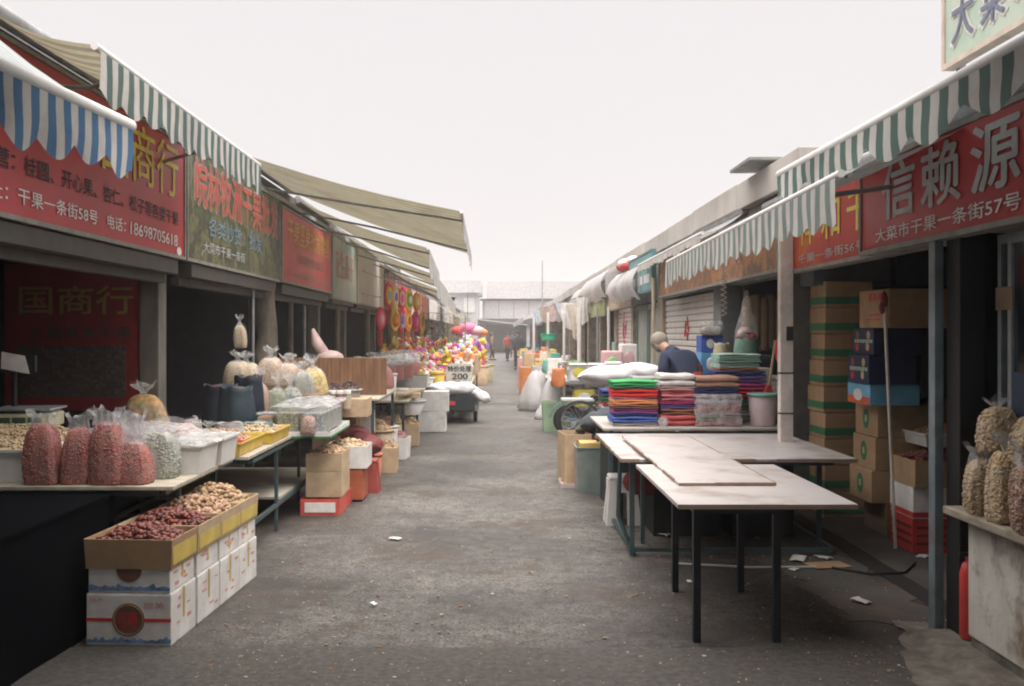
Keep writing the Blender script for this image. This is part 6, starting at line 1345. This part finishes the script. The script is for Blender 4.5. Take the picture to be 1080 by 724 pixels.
# ================================================================ PEOPLE
def skin_mesh(pts, edges, rad, sub=2, root=0):
    me = bpy.data.meshes.new('s'); me.from_pydata(pts, edges, []); o = bpy.data.objects.new('s', me); COL.objects.link(o)
    m = o.modifiers.new('k', 'SKIN'); m.use_smooth_shade = True; s = o.modifiers.new('u', 'SUBSURF'); s.levels = sub; s.render_levels = sub
    for i, r in enumerate(rad): me.skin_vertices[0].data[i].radius = r if isinstance(r, tuple) else (r, r)
    me.skin_vertices[0].data[root].use_root = True
    dg = bpy.context.evaluated_depsgraph_get(); r = bpy.data.meshes.new_from_object(o.evaluated_get(dg)); bpy.data.objects.remove(o)
    r.polygons.foreach_set('use_smooth', [True]*len(r.polygons)); return r
skin_m = M('skin', (.42, .25, .18), .55, var=.08, bump=0)
def person(label, loc, rz, coat, pants, hair, lean=.0, arms='down', hat=None, stride=.12, low=0, scale=1):
    t = T('person', label, 'person', loc, rz); t.scale = (scale,)*3
    # faces local -Y; hunch bends the upper body to -Y
    def B(z, y=0): k = max(0, z-.95); return (-(lean*k*k*1.6)+y, z-lean*k*k*.45)
    def P(x, z, y=0): yy, zz = B(z, y); return (x, yy, zz)
    pts = []; ed = []; rad = []
    def add(p, r, par=None): pts.append(p); rad.append(r); i = len(pts)-1; (ed.append((par, i)) if par is not None else None); return i
    pel = add(P(0, .95), (.15, .11)); wa = add(P(0, 1.1), (.115, .085), pel); ch = add(P(0, 1.3), (.135, .095), wa); nk = add(P(0, 1.45), (.07, .065), ch)
    n2 = add(P(0, 1.53, -.01), (.052, .055), nk); hd = add(P(0, 1.62, -.02), (.075, .092), n2); ht = add(P(0, 1.70, -.01), (.068, .085), hd)
    chin = None
    for s in (-1, 1):
        sh = add(P(s*.16, 1.41), .05, ch); 
        if arms == 'front': el = add(P(s*.25, 1.18, -.1), .045, sh); wr = add(P(s*.16, 1.12, -.36), .03, el); hn = add(P(s*.14, 1.11, -.43), (.036, .018), wr); fd = (0, -.045, -.006)
        else: el = add(P(s*.23, 1.15, .02), .045, sh); wr = add(P(s*.25, .9, -.06), .03, el); hn = add(P(s*.25, .82, -.08), (.02, .036), wr); fd = (0, -.006, -.045)
        hx = pts[hn]
        for q in range(4):
            off = (q-1.5)*.019; L = (.8, 1, .95, .75)[q]
            a = (hx[0]+(off if arms == 'front' else 0), hx[1]+(0 if arms == 'front' else off), hx[2])
            f1 = add((a[0]+fd[0]*L, a[1]+fd[1]*L, a[2]+fd[2]*L), .009, hn); f2 = add((a[0]-s*.006, a[1]+fd[1]*1.8*L-.008, a[2]+fd[2]*1.8*L-.01), .007, f1)
        th = add((hx[0]-s*.03, hx[1]-.012, hx[2]+.03), .010, wr); add((hx[0]-s*.035, hx[1]-.03, hx[2]-.0), .008, th)
        hp = add((s*.09, 0, .88), .088, pel); kn = add((s*.1, -.03+s*stride*.5, .5), .058, hp); an = add((s*.1, .02+s*stride, .09), .04, kn); add((s*.11, -.1+s*stride, .04), (.04, .03), an)
    me = skin_mesh(pts, ed, rad); me.materials.append(skin_m)
    b = bpy.data.objects.new('body', me); COL.objects.link(b); b.parent = t
    # coat
    cp = []; ce = []; cr = []
    def ca(p, r, par=None): cp.append(p); cr.append(r); i = len(cp)-1; (ce.append((par, i)) if par is not None else None); return i
    c0 = ca(P(0, .88), (.185, .145)); c1 = ca(P(0, 1.05), (.18, .14), c0); c2 = ca(P(0, 1.28), (.2, .15), c1); c3 = ca(P(0, 1.43), (.12, .1), c2); c5 = ca(P(0, 1.5), (.085, .085), c3); ca(P(0, 1.555), (.068, .07), c5)
    for s in (-1, 1):
        sh = ca(P(s*.18, 1.41), .085, c2)
        if arms == 'front': el = ca(P(s*.26, 1.18, -.1), .068, sh); ca(P(s*.17, 1.125, -.33), .048, el)
        else: el = ca(P(s*.24, 1.15, .02), .068, sh); ca(P(s*.255, .92, -.055), .05, el)
    cm_ = skin_mesh(cp, ce, cr); cm_.materials.append(coat); c = bpy.data.objects.new('jacket', cm_); COL.objects.link(c); c.parent = t
    pp = [(0, 0, .93), (-.09, 0, .86), (.09, 0, .86), (-.1, -.03-stride*.5, .5), (.1, -.03+stride*.5, .5), (-.1, .02-stride, .1), (.1, .02+stride, .1)]
    pm_ = skin_mesh(pp, [(0, 1), (0, 2), (1, 3), (2, 4), (3, 5), (4, 6)], [(.15, .12), .105, .105, .078, .078, .065, .065]); pm_.materials.append(pants); c = bpy.data.objects.new('trousers', pm_); COL.objects.link(c); c.parent = t
    for s in (-1, 1): m = MB(); m.blob((s*.11, -.05+s*stride, .045), (.05, .135, .05), 0, ICO2); m.build('shoe', rubber, t)
    hp_ = P(0, 1.655, -.01)
    if hat:
        m = MB(); m.blob((hp_[0], hp_[1]+.01, hp_[2]+.03), (.098, .118, .11), 0, ICO3); m.blob((hp_[0], hp_[1]+.045, hp_[2]-.035), (.085, .075, .07), 0, ICO3); m.build('knit_cap', hat, t)
    else:
        m = MB(); m.blob((hp_[0], hp_[1]+.022, hp_[2]+.025), (.088, .105, .105), 0, ICO3, jit=.02); m.build('hair', hair, t)
    # face
    fc_ = P(0, 1.62, -.02)
    m = MB(); m.blob((0, fc_[1]-.095, fc_[2]-.005), (.014, .02, .022)); m.build('nose', skin_m, t)
    m = MB(); [m.blob((s*.032, fc_[1]-.083, fc_[2]+.018), (.011, .008, .008), 0, ICO1) for s in (-1, 1)]; m.build('eyes', black_ink, t)
    m = MB(); m.blob((0, fc_[1]-.085, fc_[2]-.04), (.024, .008, .006), 0, ICO1); m.build('mouth', M('lips', (.35, .12, .1), .5), t)
    m = MB(); [m.blob((s*.078, fc_[1]+.005, fc_[2]), (.012, .02, .03), 0, ICO1) for s in (-1, 1)]; m.build('ears', skin_m, t)
    return t
hairm = M('black_hair', (.02, .018, .018), .6)
man = person('person in a navy jacket and pale knit cap bending over behind the towels, back turned', (at(729, 11.4), 11.4, 0), -PI*.84, M('navy_jacket', (.02, .028, .06), .8, bump=.3, bscale=25), M('dark_trousers', (.03, .03, .035), .9), hairm, lean=.72, scale=1.03, arms='front', hat=M('cap_knit', (.27, .235, .19), .95, bump=.6, bscale=140))
# red print on the back of the jacket
jk = [c for c in bpy.data.objects if c.parent == man and c.name.startswith('jacket')][0].data
m = MB()
for p in jk.polygons:
    c = p.center
    if p.normal.y > .1 and -.17 < c.x < -.03 and 1.08 < c.z < 1.27 and mnoise.noise(Vector((c.x*60, c.y*20, c.z*60))) > -.12:
        m.add([jk.vertices[k].co+p.normal*.004 for k in p.vertices], [tuple(range(len(p.vertices)))])
m.build('back_print', M('jacket_red', (.42, .05, .04), .7, var=.5, scale=40), man)
ppl = [(546, 46, 'person in dark clothes walking in the middle distance of the lane', (.04, .045, .055), 1.0, 0), (548.5, 50, 'person in grey beside the dark walker', (.12, .12, .12), .97, .3), (535, 60, 'person in a red coat walking in the hazy distance', (.4, .06, .05), .95, .5), (541, 70, 'person in a dark coat near the far canopy', (.07, .08, .1), 1, 3), (519, 62, 'person in brown at the side of the far stalls', (.2, .12, .08), .95, 1.5)]
for px, Y, l, c, s, rz in ppl:
    person(l, (at(px, Y), Y, 0), rz, M('coat_'+l.split()[3]+str(Y), c, .85), M('dark_trousers', 0), hairm, scale=s*1.0)

# ================================================================ FAR STALLS, BOTH SIDES
goods_c = [('orange', (.6, .22, .07)), ('red', (.5, .05, .05)), ('white', (.66, .63, .6)), ('pink', (.62, .35, .34)), ('teal', (.12, .38, .32)), ('tan', (.5, .36, .22)), ('blue', (.12, .22, .45)), ('yellow', (.65, .5, .12)), ('cream', (.6, .53, .42)), ('green', (.15, .4, .15))]
gmat = [M('goods_'+n, c, .6) for n, c in goods_c]
place_w = ['beside the white bags', 'past the steel rack', 'by the thin white poles', 'under the hung shirts', 'halfway down the lane', 'beyond the hung shirts', 'near the dark walker', 'where the haze thickens', 'close to the low white awning', 'by the far canopy']
for i in range(9):
    Y = 19.5+i*3.6+ (i > 4)*1.5; x0 = 1.05-.03*i; dn = place_w[i]
    frame_table('goods table on the towel side %s' % dn, x0, 2.3, Y, Y+2.9, .72, M('far_cloth%d' % (i % 3), [(.55, .5, .47), (.5, .3, .28), (.45, .45, .42)][i % 3], .8), grey_metal, name='goods_table')
    for j in range(6):
        c = (i*3+j*7+1) % 10; w = R.uniform(.22, .36); h = R.uniform(.15, .42); x = x0+.16+(j % 3)*.4; y = Y+.3+(j//3)*1.4
        ps = ['front lane-side', 'front middle', 'front shop-side', 'rear lane-side', 'rear middle', 'rear shop-side'][j]
        l = '%s %s at the %s of the goods table %s' % (goods_c[c][0], ['carton', 'sack', 'tub'][(i+j) % 3], ps, dn)
        if (i+j) % 3 == 0: carton(l, (x, y, .722), w, .3, h, 0, gmat[c], 'small goods on the far tables', name='goods_carton')
        elif (i+j) % 3 == 1: clothbag(l, (x, y, .722), w*.5, h, gmat[c], group='small goods on the far tables', seed=i+j, name='goods_sack')
        else: bucket(l, (x, y, .722), w*.48, h*.8, gmat[c], group='small goods on the far tables', name='goods_tub', cat='tub')
for i, (px, Y, c, l, h) in enumerate(((554, 27, 0, 'orange', .75), (557, 28.5, 5, 'tan', 1.1), (561, 25.5, 1, 'red', .5), (560, 24.6, 9, 'green', .3), (551, 31, 3, 'pink', .9), (569, 23.8, 2, 'white', .85))):
    carton('%s bundle piled at the lane edge in front of the far goods tables' % l, (at(px, Y), Y, 0), .28, .4, h, .1, gmat[c], 'bundles at the lane edge', name='goods_bundle')
for i in range(8):
    Y = 40+i*4.5; x1 = -1.0+.03*i
    frame_table('goods table on the toy side, %s past the last toys' % ordn[i].replace('bottom', 'first'), -2.4, x1, Y, Y+3, .72, M('far_cloth%d' % (i % 3), (.5, .4, .4), .8), grey_metal, name='goods_table')
    for j in range(4):
        c = (i*5+j*3) % 10; l = '%s carton, %s on the %s goods table past the last toys' % (goods_c[c][0], ['first', 'second', 'third', 'fourth'][j], ordn[i].replace('bottom', 'first'))
        carton(l, (x1-.25-(j % 2)*.6, Y+.3+(j//2)*1.5, .722), .4, .4, .3+.12*((i+j) % 4), 0, gmat[c], 'cartons on the toy side tables', name='goods_carton')
# poles, hung shirts and draped bundles on the right
def pole_(l, x, y, z, r=.03, m=None): return tag(MB().cyl((0, 0, 0), (0, 0, z), r).build('stall_pole', m or white_pl, None, (x, y, 0)), l, 'pole')
pole_('thin ochre pole in front of the faded teal door', at(689, 15.0), 15.0, 2.5, .025, M('ochre_pole', (.45, .38, .27), .6))
pole_('thin white pole with the green basin', at(578, 30), 30, 2.3, .04); bucket('green basin hooked on the thin white pole', (at(578.5, 29.9), 29.9, 1.45), .25, .2, M('basin_green', (.03, .35, .2), .5), name='basin', cat='basin')
pole_('white pole beside the pale hanging cloth', at(611, 24), 24, 2.3, .05); pole_('slim white pole next to the olive sign', at(642, 20.2), 20.2, 2.2, .03); pole_('slim grey pole before the dark opening', at(630, 21.5), 21.5, 2.2, .025, grey_metal); pole_('greenish upright beside the pink shutter', at(648, 18.9), 18.9, 1.5, .05, M('mint_pole', (.35, .5, .42), .6)); pole_('pale pole halfway among the hung shirts', at(595, 27), 27, 2.2, .035); pole_('pale pole far among the hung shirts', at(563, 38), 38, 2.3, .05)
tag(MB().cyl((0, 0, 0), (0, 0, 5.9), .06, .03).build('mast', grey_metal, None, (at(572, 58), 58, 0)), 'tall thin mast rising above the far roofs', 'mast')
cl = [(603, 27, .55, .75, 2.15, 'white'), (598, 29, .5, .6, 2.2, 'pale blue'), (608, 25.5, .45, .95, 2.05, 'cream'), (591, 31, .5, .6, 2.25, 'grey'), (614, 24.6, .4, .7, 2.2, 'white with a blue edge'), (584, 34, .5, .6, 2.3, 'pinkish'), (577, 37, .5, .6, 2.3, 'dull tan'), (568, 41, .5, .6, 2.3, 'pale grey')]
for i, (px, Y, w, L, z, n_) in enumerate(cl):
    m_ = M('hung_'+n_.split()[0], dict(white=(.68, .66, .65), pale=(.5, .55, .62), cream=(.6, .54, .46), grey=(.38, .36, .36), pinkish=(.55, .42, .4), dull=(.4, .33, .27)).get(n_.split()[0], (.5, .5, .5)), .9, transl=.2)
    b = MB(); b.grid(lambda u, v: ((u-.5)*w*(1-.35*v+.25*math.sin(i+v*3)), .05*math.sin(u*11+i), -v*L*(1-.3*abs(u-.4))), 14, 10)
    tag(b.build('hung_cloth', m_, None, (at(px, Y), Y, z+.35)), '%s cloth hanging under the eave %s' % (n_, ['over the goods tables', 'beside the lowest hanging cloth', 'with the longest drop', 'before the brown sign', 'next to the white draped bundle', 'where the eave turns hazy', 'past the pinkish one', 'farthest of all the hung cloths'][i]), 'hanging cloth', 'cloths hung under the eave')
ln = MB(); ln.cyl((at(614, 24), 24, 2.56), (at(566, 42), 42, 2.64), .01); tag(ln.build('clothes_line', black_ink), 'line under the eave holding the hung cloths', 'line')
for i, (y0, y1, zt, dr, l) in enumerate(((16.9, 20.6, 2.78, .55, 'large white cloth draped from the eave above the pink shutter'), (22, 27.5, 3.0, .62, 'white canvas tied up in folds under the eave'), (27.6, 31, 2.9, .6, 'smaller white canvas beside the folded one'))):
    def dc(u, v):
        y = y0+(y1-y0)*u; z = zt-v*dr*(1-.16*abs(math.sin(u*7+i)))
        return (2.38-.12*math.sin(PI*v)+.05*math.sin(y*6+i)*v+.03*math.sin(y*15)*v, y+.1*(1-2*u)*v, z)
    b = MB(); b.grid(dc, 60, 8); b.grid(lambda u, v: (2.38+.35*v, y0+(y1-y0)*u, zt+.12*math.sin(v*3)), 20, 4); b.grid(lambda u, v: (2.38+.3*u, y0+.05*v, zt-.8*dr*v*(1-u*.5)), 4, 4)
    tag(b.build('draped_cloth', wplas), l, 'draped cloth', 'white cloths draped from the eave')
fb_ = T('folded_parasol', 'red and white folded parasol cloth lying on the draped white bundle', 'parasol', (at(664, 18.9), 19, 2.78)); 
for k in range(6): MB().blob((R.uniform(-.15, .15), R.uniform(-.5, .4), .1+R.uniform(0, .18)), (.16, .22, .1), 0, ICO2).build('fold', [red_ink, white_ink][k % 2], fb_)

# ================================================================ FAR HALLS ACROSS THE LANE
hall2 = M('far_panel', (.5, .48, .49), .8); rooff = M('far_roof', (.5, .48, .48), .8); dkf = M('far_dark', (.08, .08, .09), .9)
H = T('market_hall', 'long pale two-storey hall with dark eave band closing the end of the lane', 'building', (6, 90, 0))
MB().box((-7.4, 0, 3.0), (14, 12, 4.7)).build('wall', hall2, H)
MB().box((-7.0, -.6, 4.8), (14, 12, 6.35)).build('roof', rooff, H); MB().box((-7.6, -.3, 4.62), (14, 0, 4.8)).build('eave', dkf, H)
MB().box((-7.6, -.2, 2.45), (14, .2, 3.0)).build('gutter_beam', dkf, H)
b = MB()
for k in range(16): b.box((-7.3+1.35*k, -.05, 3.1), (-7.22+1.35*k, 0, 4.6))
b.build('cladding_rib', M('rib_grey', (.3, .29, .3), .8), H); MB().box((2.0, -.08, 3.2), (7, -.05, 4.4)).build('window_band', white_pl, H); MB().box((3.6, -.9, 6.1), (14, 11, 6.5)).build('rust_roof', M('rust_roof', (.4, .25, .19), .8), H)
for k in range(6): MB().box((-7.4+4*k, .2, 0), (-7.1+4*k, .5, 3)).build('column', hall2, H)
b = MB(); b.prism([(-8.5, 2.9), (-3.5, 2.35), (-3.5, 2.42), (-8.5, 3.0)], -6, -1); b.build('canopy', rooff, H)
MB().box((-9, 4, 0), (14, 4.2, 3)).build('dark_wall', M('far_mid', (.22, .21, .21), .9), H)
H2 = T('side_hall', 'pale grey hall rising behind the toy stalls at the end of the lane', 'building', (-6, 82, 0))
MB().box((-9, 0, 0), (4.3, 10, 5.2)).build('wall', hall2, H2); MB().box((-9, -.5, 5.0), (4.6, 10, 6.0)).build('roof', rooff, H2); MB().box((3.2, -.06, 3.4), (4.1, -.01, 4.6)).build('window', white_pl, H2)
sp_ = T('loudspeaker', 'black horn loudspeakers fixed on the tip of the awnings', 'loudspeaker', (at(478, 28.5), 28.5, 2.6)); MB().lathe([(.03, 0), (.07, .1)], n=14).build('horn', black_metal, sp_); MB().cyl((0, 0, .0), (.0, 0, -.1), .012).build('bracket', black_metal, sp_)

# ================================================================ SKY, LIGHT, HAZE, CAMERA
w = bpy.data.worlds.new('World'); sc.world = w; w.use_nodes = True; nt = w.node_tree; nt.nodes.clear()
SUN_EL, SUN_AZ = math.radians(62), math.radians(150)
sky = N(nt, 'ShaderNodeTexSky', sky_type='NISHITA'); sky.sun_disc = False; sky.sun_elevation = SUN_EL; sky.sun_rotation = SUN_AZ; sky.dust_density = 5; sky.air_density = 1.5
hs = N(nt, 'ShaderNodeHueSaturation', Saturation=.15, Value=.25); nt.links.new(sky.outputs[0], hs.inputs['Color'])
tcw = N(nt, 'ShaderNodeTexCoord'); sep = N(nt, 'ShaderNodeSeparateXYZ'); nt.links.new(tcw.outputs['Generated'], sep.inputs[0])
# heavy overcast: brightest overhead, paler towards the horizon
HK = .64
r = N(nt, 'ShaderNodeValToRGB'); e = r.color_ramp.elements; e[0].position = 0; e[0].color = (.80*.25*HK, .775*.25*HK, .775*.25*HK, 1); e[1].position = 1; e[1].color = (1.02, .965, .91, 1)
x = e.new(.38); x.color = (.82*.25*HK, .775*.25*HK, .785*.25*HK, 1)
nt.links.new(sep.outputs['Z'], r.inputs[0])
mm = N(nt, 'ShaderNodeVectorMath', operation='SCALE'); mm.inputs['Scale'].default_value = 60; nt.links.new(r.outputs[0], mm.inputs[0])
ad = N(nt, 'ShaderNodeVectorMath', operation='ADD'); nt.links.new(mm.outputs[0], ad.inputs[0]); nt.links.new(hs.outputs[0], ad.inputs[1])
bg = N(nt, 'ShaderNodeBackground', Strength=.1); nt.links.new(ad.outputs[0], bg.inputs['Color']); wo = N(nt, 'ShaderNodeOutputWorld'); nt.links.new(bg.outputs[0], wo.inputs[0])
ld = bpy.data.lights.new('sun', 'SUN'); ld.energy = 1.5; ld.angle = math.radians(25); ld.color = (1, .96, .9)
lo = bpy.data.objects.new('sun', ld); COL.objects.link(lo)
d = Vector((math.sin(SUN_AZ)*math.cos(SUN_EL), math.cos(SUN_AZ)*math.cos(SUN_EL), math.sin(SUN_EL)))
lo.rotation_euler = d.to_track_quat('Z', 'Y').to_euler()
hz_m, nth, oh = nt_new('haze'); v = N(nth, 'ShaderNodeVolumePrincipled', Density=.0022, Anisotropy=.0); v.inputs['Color'].default_value = (.97, .95, .95, 1)
nth.links.new(v.outputs[0], oh.inputs['Volume'])
o = MB().box((-62, -22, -1), (62, 202, 9)).build('haze', hz_m); o['kind'] = 'stuff'; o['label'] = 'pale damp haze filling the lane'
cd = bpy.data.cameras.new('camera'); cam = bpy.data.objects.new('camera', cd); COL.objects.link(cam); sc.camera = cam
cd.lens = 35; cd.sensor_width = 36; cd.clip_end = 1000; cam.location = (0, 0, 1.66); cam.rotation_euler = (PI/2, 0, 0)
cd.shift_x = 15/1080; cd.shift_y = -10/1080
sc.view_settings.view_transform = 'Standard'; sc.view_settings.look = 'None'; sc.view_settings.gamma = 1; sc.view_settings.exposure = 0
sc.cycles.max_bounces = 6; sc.cycles.transparent_max_bounces = 12; sc.cycles.volume_bounces = 1; sc.cycles.filter_width = 2.0
sc.cycles.use_adaptive_sampling = True
